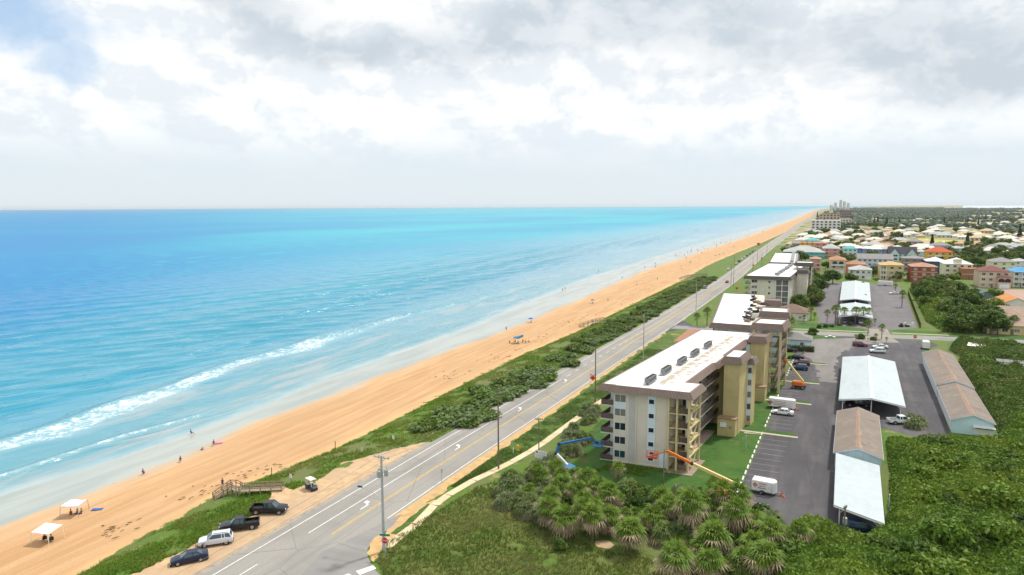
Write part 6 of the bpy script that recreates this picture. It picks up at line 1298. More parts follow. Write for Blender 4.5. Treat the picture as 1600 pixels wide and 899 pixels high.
bp = MB().box(-1.35,1.35,-.10,-.052,1.0,2.5).build('board', M_WHITE, t); random.seed(9); bars(0,[(-.5,1.1,2.2,.10),(-.5,1.0,1.95,.08),(-1.1,1.1,1.65,.07),(-1.1,.9,1.4,.07),(-1.1,1.0,1.18,.07)],0,-.112,MB()).build('board_lettering', mat('grey_lettering', (.25,.25,.28), .6), bp); MB().box(-1.15,-.7,-.113,-.101,1.95,2.35).build('board_emblem', mat('brown_emblem', (.30,.13,.07), .6), bp)
b = at(809,704); h = thing('fire_hydrant','yellow fire hydrant on the verge by the footpath','fire hydrant',(b.x,b.y,0)); HY = mat('hydrant_yellow', (.75,.42,.02), .45)
MB().lathe([(.0,0),(.2,0),(.2,.05),(.13,.07),(.13,.62),(.17,.64),(.17,.68),(.13,.72),(.06,.84),(.0,.86)],0,0,14).xf(lambda x,y,z: (x*1.5,y*1.5,z*1.5)).build('barrel', HY, h)
for s in (-1,1): MB().tube((0,0,.75),(s*.34,0,.75),.1,.1,10).build('outlet', HY, h)
b = at(802,708); t = thing('marker_post','short white marker post left of the fire hydrant','post',(b.x,b.y,0)); MB().box(-.06,.06,-.03,.03,0,1.3).build('post', M_WHITE, t); MB().box(-.07,.07,-.04,.04,1.301,1.42).build('cap', mat('marker_green', (.05,.25,.1), .5), t)
for px,pb,pt,lb,c in [(455,760,742,'small white sign on a post in the dune grass left of the golf cart',M_WHITE),(615,697,683,'small white sign on a post on the dune beyond the concrete pole',M_WHITE),(566,712,702,'little pale sign in the dune grass before the concrete pole',M_CREAM2)]:
    b = at(px,pb,-.4); h = (pb-pt)*mpp(b); t = thing('beach_sign', lb, 'sign', (b.x,b.y,gz(b.x,b.y)), R(-15), 'small signs on the dune'); MB().box(-.05,.05,0,.08,0,h).build('post', M_WPOLE, t); MB().box(-.35,.35,-.03,-.002,h-.75,h).build('sign_plate', c, t)
for px,py,lb in [(524,705,'wooden stake on the sand edge by the dune grass'),(425,752,'wooden stake near the boardwalk')]:
    b = at(px,py,-2.3); t = thing('stake', lb, 'stake', (b.x,b.y,gz(b.x,b.y)), 0, 'stakes on the beach edge'); MB().beam((0,0,0),(.05,0,1.9),.12).build('stake', M_WPOLE, t)
b = at(690,755); t = thing('road_sign','slim grey road sign post beside the footpath fork','road sign',(b.x,b.y,0),R(90)); MB().box(-.04,.04,-.04,.04,0,2.6).build('post', M_STEEL, t); MB().box(-.32,.32,-.07,-.042,1.9,2.6).build('sign_plate', M_STEEL, t)
# guard rail bits at the road edge
gb_ = at(786,636); t = thing('guard_rail','short grey guard rail at the dune side of the road by the first wooden pole','guard rail',(float(RC(gb_.y))-HW-1.3,gb_.y,0),R(92)); MB().box(-2.2,2.2,-.05,.05,.45,.75).build('rail', M_STEEL, t)
for x in (-1.8,0,1.8): MB().box(x-.06,x+.06,.052,.15,0,.8).build('post', M_STEEL, t)
# ------------------------------------------------------------------ boardwalks over the dune
WOOD = mat('weathered_boards', (.36,.27,.19), .85, .3, 2.5, c2=(.28,.22,.17), scale2=.5)
def boardwalk(label, pts, w=1.6, step=1.6, group='wooden beach walkways'):
    t = thing('boardwalk', label, 'boardwalk', pts[0], 0, group); o = Vector(pts[0]); P = [Vector(p)-o for p in pts]
    for a,b in zip(P[:-1],P[1:]):
        d = (b-a); L = d.length; dn = d.normalized(); r = Vector((dn.y,-dn.x,0)).normalized()*(w/2); dk = MB(); n = max(2,int(L/.32))
        for i in range(n): dk.beam(a+d*(i+.04)/n-r+Vector((0,0,0)) , a+d*(i+.04)/n+r, L/n*.86, .06)
        dk.build('deck', WOOD, t)
        for s in (-1,1):
            q = r*s; rl = MB()
            for z in (.5,.95): rl.beam(a+q+Vector((0,0,z)), b+q+Vector((0,0,z)), .07, .14)
            rl.build('handrail', WOOD, t); k = max(1,int(L/step))
            for i in range(k+1):
                c = a+d*i/k+q; g = gz(o.x+c.x,o.y+c.y)-o.z; MB().box(c.x-.07,c.x+.07,c.y-.07,c.y+.07,min(g,c.z)-.2,c.z+1.0).build('post', WOOD, t)
    return t
A = at(442,763,.3); B1_ = at(376,766,.1); B2_ = at(362,760,-.3); Cc = at(334,782,-2.2)
boardwalk('wooden walkway with stairs leading from the pull-off down to the beach', [tuple(A),tuple(B1_),tuple(B2_),(Cc.x,Cc.y,gz(Cc.x,Cc.y)+.1)])
for px,py,lb,ln in ((925,503,'weathered beach stairs ending at the sand past the blue shade',11),(1102,433,'long wooden walkway crossing the dune near the parked cars',26)):
    p = at(px,py,-.5); x = float(VE(p.y)); boardwalk(lb,[(x+ln*.55,p.y+ln*.3,.3),(x+2,p.y,-.6),(x-3,p.y-3,gz(x-3,p.y-3)+.1)])
# ------------------------------------------------------------------ people
SKIN = mat('skin', (.45,.26,.17), .6, .08, 3); HAIR = mat('dark_hair', (.03,.02,.015), .6)
POSES = {'standing': [(0,0,.92),(0,0,1.18),(0,.01,1.42),(0,.02,1.52),(0,.03,1.66),(-.18,0,1.40),(-.24,.02,1.12),(-.22,.10,.88),(.18,0,1.40),(.25,.0,1.12),(.23,.06,.87),(-.10,0,.88),(-.11,.03,.48),(-.12,0,.08),(-.12,.12,.04),(.10,0,.88),(.12,.02,.48),(.13,-.02,.08),(.13,.11,.04)],
 'sitting': [(0,0,.34),(0,-.06,.60),(0,-.10,.86),(0,-.09,.97),(0,-.06,1.10),(-.18,-.08,.84),(-.23,.02,.58),(-.19,.22,.50),(.18,-.08,.84),(.23,.02,.58),(.2,.22,.48),(-.10,.02,.34),(-.13,.46,.42),(-.13,.60,.08),(-.13,.74,.04),(.10,.02,.34),(.13,.44,.42),(.14,.62,.08),(.14,.76,.04)],
 'lying': [(0,0,.13),(0,-.26,.14),(0,-.50,.14),(0,-.60,.15),(0,-.74,.17),(-.18,-.46,.13),(-.30,-.22,.09),(-.26,.02,.07),(.18,-.46,.13),(.32,-.5,.09),(.30,-.74,.08),(-.10,.04,.12),(-.12,.46,.14),(-.13,.88,.07),(-.13,.96,.16),(.10,.04,.12),(.12,.44,.24),(.14,.80,.07),(.14,.92,.1)]}
EDG = [(0,1),(1,2),(2,3),(3,4),(2,5),(5,6),(6,7),(2,8),(8,9),(9,10),(0,11),(11,12),(12,13),(13,14),(0,15),(15,16),(16,17),(17,18)]
RAD = [.13,.13,.14,.055,.105,.065,.045,.035,.065,.045,.035,.095,.065,.042,.04,.095,.065,.042,.04]
BODY = {}
def person_mesh(pose):
    me = bpy.data.meshes.new('person_body'); bm = bmesh.new(); sk = bm.verts.layers.skin.verify(); vv = [bm.verts.new(p) for p in POSES[pose]]
    for a, b in EDG: bm.edges.new((vv[a], vv[b]))
    for v, r in zip(vv, RAD): v[sk].radius = (r, r*.85)
    vv[0][sk].use_root = True; bm.to_mesh(me); bm.free(); o = bpy.data.objects.new('tmp',me); C.objects.link(o); o.modifiers.new('s','SKIN'); o.modifiers.new('d','SUBSURF').levels = 1
    dg = bpy.context.evaluated_depsgraph_get(); r = bpy.data.meshes.new_from_object(o.evaluated_get(dg)); bpy.data.objects.remove(o); r.materials.append(SKIN); r.polygons.foreach_set('use_smooth',[True]*len(r.polygons)); return r
def person(pose, label, loc, rot, top, bottom, group, s=1.0):
    if pose not in BODY: BODY[pose] = person_mesh(pose)
    t = thing('person', label, 'person', loc, rot, group); t.scale = (s,s,s); link('body', BODY[pose], t); P = [Vector(p) for p in POSES[pose]]
    hd = P[4]; ax = (P[4]-P[3]).normalized(); MB().ball(hd+ax*.035+Vector((0,-.03 if pose != 'lying' else 0,.02)),.112,.118,.11,10,6).build('hair', HAIR, t)
    f = hd+Vector((0,.105,.0) if pose != 'lying' else (0,0,.10)); fc = MB().ball(f,.018,.03,.025,6,4); fc.build('nose', SKIN, t)
    if top is not None:
        m = MB(); a,b = P[1],P[2]; d = (b-a); q = [a-d*.35, a+d*.1, a+d*.75, b+d*.18]
        for i,(u,v) in enumerate(zip(q[:-1],q[1:])): m.tube(u,v,(.155,.152,.165,.09)[i],(.155,.152,.165,.09)[i+1],12,i in (0,2))
        for k in (5,8): m.tube(P[2].lerp(P[k],.6),P[k].lerp(P[k+1],.4),.088,.07,9)
        m.build('shirt', top, t)
    m = MB(); m.ball(P[0],.17,.16,.15,12,7)
    for k in (11,15): m.tube(P[k]+(P[0]-P[k])*.2,P[k].lerp(P[k+1],.55),.115,.095,10)
    m.build('shorts', bottom, t); return t
CL = {n: mat('cloth_'+n, c, .8, .12, 6) for n,c in dict(blue=(.03,.12,.40),navy=(.02,.03,.10),red=(.45,.03,.04),pink=(.55,.12,.28),purple=(.20,.06,.28),teal=(.02,.28,.26),white=(.7,.7,.7),black=(.02,.02,.022),green=(.06,.32,.20),yellow=(.6,.45,.05)).items()}
def chair(label, loc, rot, c, group):
    t = thing('beach_chair', label, 'chair', loc, rot, group); MB().hexa([(-.28,-.25,.30),(.28,-.25,.30),(.28,.28,.36),(-.28,.28,.36),(-.28,-.25,.33),(.28,-.25,.33),(.28,.28,.39),(-.28,.28,.39)]).build('seat', c, t); MB().hexa([(-.28,-.30,.32),(.28,-.30,.32),(.28,-.27,.32),(-.28,-.27,.32),(-.28,-.58,.95),(.28,-.58,.95),(.28,-.55,.95),(-.28,-.55,.95)]).build('backrest', c, t)
    for x in (-.29,.29):
        MB().beam((x,-.5,0),(x,.28,.38),.03).build('leg', M_STEEL, t); MB().beam((x,.3,0),(x,-.3,.34),.03).build('leg', M_STEEL, t); MB().beam((x*1.06,-.36,.55),(x*1.06,.25,.52),.05,.03).build('armrest', M_STEEL, t)
def spot(px, py, z=-3.2):
    p = at(px,py,z)
    for _ in range(4): p = at(px,py,gz(p.x,p.y))
    return p
def canopy(label, c, rot, W, L, H, m, slope=0, pm=None):
    t = thing('beach_canopy', label, 'canopy', tuple(c), rot, 'beach canopies'); pm = pm or M_WHITE
    pts = [(-L/2,-W/2,H-slope),(L/2,-W/2,H-slope),(L/2,W/2,H),(-L/2,W/2,H)]; n = 8; vs, fs = [], []
    for i in range(n+1):
        for j in range(n+1):
            u,v = i/n,j/n; z = H-slope*(1-v)-.16*math.sin(PI*u)*math.sin(PI*v)+.03*math.sin(9*u+5*v); vs.append((-L/2+L*u,-W/2+W*v,z))
    fs = [(i*(n+1)+j,(i+1)*(n+1)+j,(i+1)*(n+1)+j+1,i*(n+1)+j+1) for i in range(n) for j in range(n)]; k = len(vs); MB().add(vs+[(x,y,z+.025) for x,y,z in vs], fs+[tuple(a+k for a in reversed(f)) for f in fs]).build('roof_cloth', m, t, True)
    for x,y,z in pts: MB().tube((x*1.08,y*1.08,0),(x,y,z),.04,.035,8).build('pole', pm, t)
    for a,b in ((0,1),(1,2),(2,3),(3,0)): MB().tube(pts[a],pts[b],.03,.03,6).build('edge_bar', pm, t)
    return t
CW_ = mat('white_canvas', (.78,.78,.76), .8, .08, 2); CP = mat('pale_lilac_canvas', (.60,.62,.74), .8, .08, 2)
c1 = spot(75,846); canopy('white flat beach canopy nearest the camera with two people under it', c1, R(12), 2.6, 3.2, 2.3, CW_, .35)
c2 = spot(117,804); canopy('pale lilac beach canopy with a group in its shade', c2, R(25), 2.7, 3.0, 2.1, CP, .1, mat('violet_grey_pole', (.30,.28,.40), .5))
for i,(dx,dy,cn,lb) in enumerate([(-.7,-.1,'navy','person in navy sitting at the left under the white canopy'),(.7,.1,'teal','person in teal sitting at the right under the white canopy')]):
    p = c1+Vector((dx,dy,0)); p.z = gz(p.x,p.y); chair(lb.replace('person in navy sitting','navy folding chair').replace('person in teal sitting','dark folding chair'),tuple(p),R(70),CL['black'],'chairs under the canopies'); person('sitting',lb,tuple(p+Vector((0,0,.05))),R(70),CL[cn],CL['navy'],'people under the canopies')
for i,(dx,dy,cn,lb) in enumerate([(-.6,-.3,'red','person in red sitting under the lilac canopy'),(.3,.2,'green','person in green sitting under the lilac canopy'),(.9,.5,'black','person in black sitting at the seaward corner of the lilac canopy')]):
    p = c2+Vector((dx,dy,0)); p.z = gz(p.x,p.y); person('sitting',lb,tuple(p-Vector((0,0,.22))),R(60+40*i),CL[cn],CL['navy'],'people under the canopies')
p = spot(152,797); t = thing('beach_towel','blue towel spread on the sand beside the lilac canopy','towel',tuple(p+Vector((0,0,.12))),R(30)); MB().box(-.9,.9,-.4,.4,.0,.04).build('cloth', CL['blue'], t)
for px,py,pose,cn,lb in [(224,742,'sitting','purple','person in purple sitting near the wet sand'),(282,722,'sitting','blue','person in blue sitting on the sand further from the canopies'),(316,702,'lying','pink','person in pink lying at the edge of the wet sand'),(334,696,'sitting','purple','person in purple lounging beside a bright towel'),(299,679,'sitting','black','person crouching alone on the wet sand'),
  (348,762,'standing','navy','person in dark clothes standing at the foot of the boardwalk'),(791,517,'standing','red','person standing at the waterline before the blue shade'),(879,455,'standing','navy','left of two people wading in the shallows'),(883,453,'standing','black','right of two people wading in the shallows'),(1027,438,'standing','navy','person standing on the sand beside an umbrella'),(950,470,'sitting','black','person sitting far out on the sand'),
  (830,505,'sitting','teal','person sitting by the water right of the blue shade'),(926,475,'sitting','blue','person sitting below the blue umbrella'),(995,446,'sitting','red','person in red sitting on the middle of the beach'),(1065,420,'lying','red','person lying on the sand near the rear walkway'),(935,425,'standing','navy','person standing in the surf'),(972,436,'standing','black','person standing deep in the wash')]:
    p = spot(px,py); p.z = max(p.z,-4.9); person(pose,lb,tuple(p),R(random.uniform(0,360)),CL[cn],CL['navy'],'people on the beach',1.05)
tw = spot(337,694); t = thing('beach_towel','bright pink towel beside the person in purple','towel',tuple(tw+Vector((.3,.5,.08))),R(40)); MB().box(-.9,.9,-.4,.4,.0,.03).build('cloth', CL['pink'], t)
def umbrella(label, loc, c, r=1.2, tilt=.1):
    t = thing('beach_umbrella', label, 'umbrella', loc, random.uniform(0,6), 'beach umbrellas'); MB().tube((0,0,0),(tilt,0,2.1),.03,.025,8).build('pole', M_WHITE, t); MB().lathe([(.0,2.25),(.4,2.15),(.8,1.98),(r,1.70),(r*.97,1.69),(.78,1.95),(.0,2.2)],tilt,0,10).build('canopy', c, t)
    return t
for px,py,cn,lb in [(926,474,'blue','blue umbrella on the open sand past the blue shade'),(1131,398,'teal','large teal umbrella near the waterline, far down the beach'),(1079,413,'navy','navy umbrella with people on the far beach'),(1118,402,'red','red umbrella left of the teal one'),(1124,401,'navy','dark umbrella beside the teal one'),(1147,388,'navy','small dark umbrella furthest down the beach'),(1064,419,'pink','pink umbrella before the rear walkway'),(829,504,'blue','blue umbrella at the wet sand right of the blue shade')]:
    p = spot(px,py); umbrella(lb,tuple(p),CL[cn],1.25 if cn != 'teal' else 1.8)
p = spot(810,536); t = thing('sun_shade','blue stretched beach shade on poles with people beneath','canopy',tuple(p),R(20)); 
n = 8; vs = []
for i in range(n+1):
    for j in range(n+1): u,v = i/n-.5,j/n-.5; vs.append((u*4.2*(1-.25*abs(2*v)),v*4.2*(1-.25*abs(2*u)),2.1+.5*(abs(u)+abs(v))-.5*math.cos(u*3)*math.cos(v*3)+.7*u))
fs = [(i*(n+1)+j,(i+1)*(n+1)+j,(i+1)*(n+1)+j+1,i*(n+1)+j+1) for i in range(n) for j in range(n)]; k = len(vs); MB().add(vs+[(x,y,z+.03) for x,y,z in vs], fs+[tuple(a+k for a in reversed(f)) for f in fs]).build('shade_cloth', mat('shade_blue', (.04,.20,.42), .7), t, True)
for x,y in ((-1.5,-1.5),(1.5,-1.5),(1.5,1.5),(-1.5,1.5)): MB().tube((x*1.3,y*1.3,0),(x,y,2.2),.04,.03,6).build('pole', M_WPOLE, t)
for i,(dx,dy,cn) in enumerate([(-3.2,-1.2,'red'),(-1.6,.6,'black'),(.2,-.8,'navy'),(1.5,.8,'red'),(3.0,-.2,'black'),(4.0,1.0,'navy')]):
    q = p+Vector((dx,dy,0)); q.z = gz(q.x,q.y); person('sitting',['leftmost person, in red, of the group at the blue shade','person in black left of the middle under the blue shade','person in navy in the middle under the blue shade','person in red right of the middle under the blue shade','person in black at the right of the blue shade group','rightmost person, in navy, of the blue shade group'][i],tuple(q-Vector((0,0,.1))),R(60*i),CL[cn],CL['navy'],'people at the blue shade')
rr = random.Random(71)
for i in range(30):
    y = 560+rr.random()*900; x = float(SW(y))+rr.uniform(-14,8); person('standing' if i%3 else 'sitting','tiny figure far down the beach in dark swimwear',(x,y,gz(x,y)),rr.uniform(0,6),CL['navy'],CL['black'],'tiny figures far down the beach',1.3)
# ------------------------------------------------------------------ houses beyond the lots
HM = {}
def wallm(n, c): return mat('house_wall_'+n, c, .8, .08, .4)
def roofm(n, c): return mat('house_roof_'+n, c, .85, .16, .8, c2=tuple(x*.85 for x in c), scale2=.15)
TERRA = roofm('terracotta',(.42,.21,.12)); ROSE = roofm('rose_tile',(.45,.24,.17)); MAROON = roofm('maroon_tile',(.19,.07,.06)); TANR = roofm('tan_tile',(.55,.37,.17)); GREYM = roofm('grey_shingle',(.27,.26,.26)); WHITER = roofm('white_metal',(.74,.75,.75)); NAVYR = roofm('charcoal_shingle',(.06,.06,.075)); ORANGER = roofm('orange_tile',(.60,.25,.07)); REDR = roofm('red_tile',(.50,.10,.04)); BLUER = roofm('blue_metal',(.10,.34,.58)); TAUPE = roofm('taupe_shingle',(.36,.26,.20)); TEALR = roofm('teal_metal',(.08,.42,.42)); LGREY = roofm('pale_grey_shingle',(.45,.46,.45)); BROWNR = roofm('brown_tile',(.24,.15,.10))
def house(label, px0, px1, pyb, storeys, wm, rm, kind='hip', depth=None, rise=None, wins=3, porch=None, garage=None, rot=R(1.5), x=None, extra=None, sh=3.0, trim=M_WHITE, wincolor=None):
    """a house whose front foot line is surveyed at (px0..px1, pyb)"""
    a, b = at(px0,pyb), at(px1,pyb); w = (b-a).length; c = (a+b)/2; d = depth or w*.75; h = storeys*sh; rise = rise or min(w,d)*.20
    t = thing('house', label, 'house', (c.x,c.y,0), rot, 'houses beyond the lots'); fr = Frame((0,0),(1,0),(0,1)); g = wincolor
    MB().box(-w/2,w/2,0,d,0,h).build('wall', wm, t)
    if kind == 'hip': hiproof(MB(),-w/2,w/2,0,d,h+.12,h+rise).build('roof', rm, t)
    elif kind == 'gable':
        m = MB(); m.add([(-w/2-.4,-.4,h),(w/2+.4,-.4,h),(w/2+.4,d+.4,h),(-w/2-.4,d+.4,h),(-w/2-.4,d/2,h+rise),(w/2+.4,d/2,h+rise)],[(0,1,5,4),(2,3,4,5),(0,4,3),(1,2,5)]).box(-w/2-.4,w/2+.4,-.4,d+.4,h-.15,h-.004); m.build('roof', rm, t)
    elif kind == 'flat': MB().box(-w/2-.2,w/2+.2,-.2,d+.2,h,h+.3).build('roof', rm, t)
    elif kind == 'front':     # gable facing the street
        m = MB(); gable(m,w,d,h,h+rise).build('roof', rm, t); MB().add([(-w/2,0,h),(w/2,0,h),(0,0,h+rise),(-w/2,d,h),(w/2,d,h),(0,d,h+rise)],[(0,1,2),(4,3,5)]).build('gable_wall', wm, t)
    for s in range(storeys):
        z = s*sh+.95
        for i in range(wins):
            cx = -w/2+w*(i+.5)/wins; ww = min(1.9,w/wins*.5)
            if garage and s == 0 and i >= wins-garage: continue
            window(fr, t, cx-ww/2,cx+ww/2,0,z,z+1.45,2,glass=g,fmat=trim)
    if garage:
        for i in range(garage): cx = w/2-w*(i+.5)/wins; MB().box(cx-1.5,cx+1.5,-.06,-.003,0,2.3).build('garage_door', M_WHITE, t)
    else: MB().box(-w*.08-.5,-w*.08+.5,-.06,-.003,0,2.1).build('door', M_BRNR, t)
    for s in range(1,storeys):
        MB().box(-w/2-.06,w/2+.06,-.10,-.003,s*sh-.12,s*sh+.10).build('band_course', trim, t)
    if porch:       # covered balconies on part of the front: (u0,u1) fractions
        u0,u1 = -w/2+w*porch[0], -w/2+w*porch[1]
        for s in range(1,storeys):
            q = MB().box(u0,u1,-2.2,-.104,s*sh-.2,s*sh).build('balcony', trim, t); r = MB(); railing(r,(u0,-2.15),(u1,-2.15),s*sh,1.0,.35,.02); r.build('balcony_railing', trim, q)
        for u in (u0+.15,(u0+u1)/2,u1-.15): MB().box(u-.15,u+.15,-2.18,-1.9,0,h).build('porch_column', trim, t)
        MB().hexa([(u0-.3,-2.6,h),(u1+.3,-2.6,h),(u1+.3,-.3,h),(u0-.3,-.3,h),(u0-.3,-2.6,h+.15),(u1+.3,-2.6,h+.15),(u1+.3,-.3,h+.6),(u0-.3,-.3,h+.6)]).build('porch_roof', rm, t)
    return t, fr, w, d, h
W_PEACH = wallm('peach',(.62,.48,.34)); W_LBLUE = wallm('light_blue',(.52,.60,.72)); W_WHITE = wallm('white',(.70,.69,.66)); W_TAN = wallm('yellow_tan',(.62,.49,.26)); W_BRICK = wallm('red_brick',(.34,.09,.035)); W_TAUPE = wallm('taupe',(.32,.24,.21)); W_PALEB = wallm('pale_ice_blue',(.56,.70,.76)); W_SAGE = wallm('sage',(.52,.62,.58)); W_ORNG = wallm('yellow_orange',(.72,.42,.06)); W_NAVY = wallm('navy_blue',(.06,.10,.17)); W_CRYEL = wallm('cream_yellow',(.70,.66,.46)); W_BROWN = wallm('brown_stucco',(.34,.16,.08)); W_BEIGE = wallm('pink_beige',(.62,.48,.37)); W_SALM = wallm('salmon',(.62,.28,.22)); W_TEAL = wallm('teal',(.08,.40,.42)); W_BLUE = wallm('townhouse_blue',(.22,.32,.56)); W_LILAC = wallm('lilac_blue',(.34,.40,.66)); W_SLATE = wallm('slate_teal',(.13,.18,.21))
# nearest row
t,fr,w,d,h = house('peach house with two arched windows over a balcony and white garage, terracotta roof',1297,1320,428,3,W_PEACH,TERRA,'hip',depth=24,wins=2,garage=0,sh=3.2)
MB().box(w/2+.003,w/2+13,4,20,0,6.6).build('side_wing', W_SALM, t); hiproof(MB(),w/2+.6,w/2+13,4,20,6.75,9.0).build('wing_roof', TERRA, t)
for s in (-1,1):
    c = s*w*.2; MB().add([(c-1.6,-.12,6.9)]+[(c-1.6*math.cos(a),-.12,7.4+1.5*math.sin(a)) for a in np.linspace(0,PI,9)]+[(c+1.6,-.12,6.9)],[tuple(range(10,-1,-1))]).build('arched_window', M_GLASS2, t)
q = MB().box(-w*.42,w*.42,-1.6,-.11,5.8,6.05).build('balcony', M_WHITE, t); r = MB(); railing(r,(-w*.42,-1.55),(w*.42,-1.55),6.05,1.0,.3,.03); r.build('balcony_railing', M_CYAN, q); MB().box(-w*.4,w*.4,-.09,-.003,.1,2.6).build('garage_door', M_WHITE, t)
house('white two storey house with pale hip roof behind the rear carport',1328,1360,437,2,W_WHITE,LGREY,'hip',depth=14,rise=2.6,wins=4,porch=(0,.3),garage=1,sh=3.2)
house('long light blue house with grey roof behind the white one',1341,1392,423,3,W_LBLUE,GREYM,'gable',depth=15,rise=3.5,wins=7,sh=2.9)
house('dark roofed low wing behind the white two storey house',1362,1376,430,2,W_TAUPE,NAVYR,'hip',depth=10,wins=2)
house('tan three storey house with tan hip roof by the north lot',1376,1409,438.5,3,W_TAN,TANR,'hip',depth=15,rise=2.2,wins=3,porch=(0,.27),sh=3.3)
house('red brick three storey house with rose roof and white framed windows',1425,1461,441,3,W_BRICK,ROSE,'hip',depth=18,rise=2.2,wins=3,sh=3.2,wincolor=mat('pale_blinds',(.36,.36,.33),.4))
house('taupe three storey house behind the red brick one',1412,1444,424,3,W_TAUPE,GREYM,'hip',depth=14,rise=2,wins=3,sh=3.1)
house('white roofed navy house with turquoise trim right of the red brick house',1449,1477,428,3,W_NAVY,WHITER,'hip',depth=15,rise=2.8,wins=2,porch=(.6,1),sh=2.9,trim=mat('turquoise_trim',(.05,.40,.58),.6))
t,fr,w,d,h = house('cream yellow house with wide white metal hip roof and small roof tower',1477,1516,434,3,W_CRYEL,WHITER,'hip',depth=17,rise=4,wins=4,sh=3.0)
MB().box(-1.9,1.9,1.5,5,h+.6,h+3.0).build('roof_tower', W_CRYEL, t); MB().box(-2.3,2.3,1.1,5.4,h+3.0,h+3.2).build('tower_roof', W_CRYEL, t)
house('flat brown stucco building left of the maroon roofed house',1504,1528,437,2,W_BROWN,mat('brown_flat_roof',(.36,.17,.09),.9),'flat',depth=12,wins=0,sh=3.4)
t,fr,w,d,h = house('pink beige three storey house with maroon tile roofs, arched loggia and driveway',1533,1573,450,3,W_BEIGE,MAROON,'hip',depth=17,rise=3,wins=4,sh=3.2)
lg = MB().box(w*.08,w*.5,-3.5,-.11,0,6.4).build('loggia_block', W_BEIGE, t); hiproof(MB(),w*.08,w*.5,-3.5,-.2,6.55,8.0).build('loggia_roof', MAROON, t)
for c in (w*.18,w*.39): MB().add([(c-1.5,-3.56,3.7)]+[(c-1.5*math.cos(a),-3.56,4.9+1.0*math.sin(a)) for a in np.linspace(0,PI,9)]+[(c+1.5,-3.56,3.7)],[tuple(range(10,-1,-1))]).build('shade_dark_arch_face', M_DARK, lg)  # flat dark faces on the solid block; the arches' shade is painted
MB().box(w*.13,w*.45,-3.56,-3.503,0,2.5).build('garage_door', M_WHITE, lg)
house('pale yellow house with grey hip roof behind the maroon roofed one',1550,1585,430,3,W_CRYEL,GREYM,'hip',depth=15,rise=3,wins=3)
house('house with bright blue metal roof at the right edge of the picture',1584,1612,449,3,W_WHITE,BLUER,'hip',depth=15,rise=2.6,wins=3,porch=(0,.8))
house('grey roofed house peeking from the wood at the upper right',1585,1606,421,2,W_WHITE,LGREY,'hip',depth=12,wins=2)
house('low slate teal house with white roof edge among trees',1528,1552,474,1,W_SLATE,mat('slate_roof',(.12,.16,.18),.8),'front',depth=16,rise=2.2,wins=2,sh=3.6)
t,fr,w,d,h = house('orange tiled low house with white gable wall at the right edge',1556,1620,493,1,W_WHITE,ORANGER,'front',depth=18,rise=4.2,wins=3,sh=3.4)
house('taupe roofed house beside the orange tiled one',1545,1622,506,1,W_BEIGE,TAUPE,'hip',depth=12,rise=3.4,wins=4,sh=3.2)
house('tan house with taupe hip roof behind the three palms',1549,1628,524,1,W_TAN,TAUPE,'hip',depth=13,rise=3.6,wins=5,sh=3.4)
house('small pool cabana with white flat roof left of the tan house',1537,1551,499,1,W_SLATE,M_WHITE,'flat',depth=7,wins=1,sh=2.8)
# screened pool cage at the right edge
p = at(1590,588); t = thing('pool_cage','dark screened pool enclosure at the right edge beside the scrub','pool cage',(p.x,p.y,0),R(-4)); cg = MB()
for i in range(7):
    x = -5+i*1.7; cg.beam((x,0,0),(x,0,2.6),.08).beam((x,0,2.6),(x,4,4.0),.08).beam((x,4,4.0),(x,8,2.6),.08)
for y,z in ((0,2.6),(2,3.3),(4,4.0),(8,2.6)): cg.beam((-5,y,z),(5.2,y,z),.08)
cg.build('frame', M_DARK, t); MB().add([(-5,.02,2.55),(5.2,.02,2.55),(5.2,4,3.95),(-5,4,3.95),(5.2,8,2.55),(-5,8,2.55)],[(0,1,2,3),(3,2,4,5)]).build('roof_screen', mat('pool_screen',(.045,.055,.06),.5), t); MB().box(-4.9,5.1,.1,7.9,.02,.3).build('pool_deck', W_WHITE, t)
p = at(1527,553); t = thing('shade_sail','white canvas shade over a patio beside the scrub','shade',(p.x,p.y,0),0); MB().hexa([(-3,0,2.5),(3.6,-.5,2.2),(4,3,2.4),(-2,4,3.0),(-3,0,2.55),(3.6,-.5,2.25),(4,3,2.45),(-2,4,3.05)]).build('cloth', CW_, t)
for x,y in ((-2.9,.1),(3.5,-.4),(3.9,2.9),(-1.9,3.9)): MB().tube((x,y,0),(x,y,2.4),.05,.05,6).build('pole', M_STEEL, t)
# fences
def fence(label, a, b, h, m, name='fence', group=None):
    a, b = Vector(a), Vector(b); d = b-a; L = d.length; t = thing(name, label, 'fence', tuple(a), math.atan2(d.y,d.x), group); n = max(2,int(L/2.4)); pm = MB()
    for i in range(int(L/.16)): pm.box(i*.16,i*.16+.148,-.02,.02,.05,h+.02*((i*7)%3))
    pm.build('boards', m, t)
    for i in range(min(n,60)+1): x = L*i/min(n,60); MB().box(x-.06,x+.06,.022,.12,0,h+.1).build('post', m, t)
FW = mat('brown_fence',(.12,.075,.05),.9,.25,2); FG = mat('grey_cedar_fence',(.34,.29,.23),.9,.2,2)
fence('long dark board fence along the right side of the north lot',(34.2,312,0),(40.2,432,0),1.9,FW)
a,b = at(1535,519),at(1552,523); fence('grey board fence beside the tan house',(a.x,a.y,0),(b.x,b.y,0),2.0,FG)
a,b = at(1578,597),at(1604,600); fence('brown board fence below the pool cage',(a.x,a.y,0),(b.x,b.y,0),2.0,FG)
a,b = at(1578,623),at(1604,626); fence('dark brown board fence nearest in the right hand scrub',(a.x,a.y,0),(b.x,b.y,0),2.0,FW)
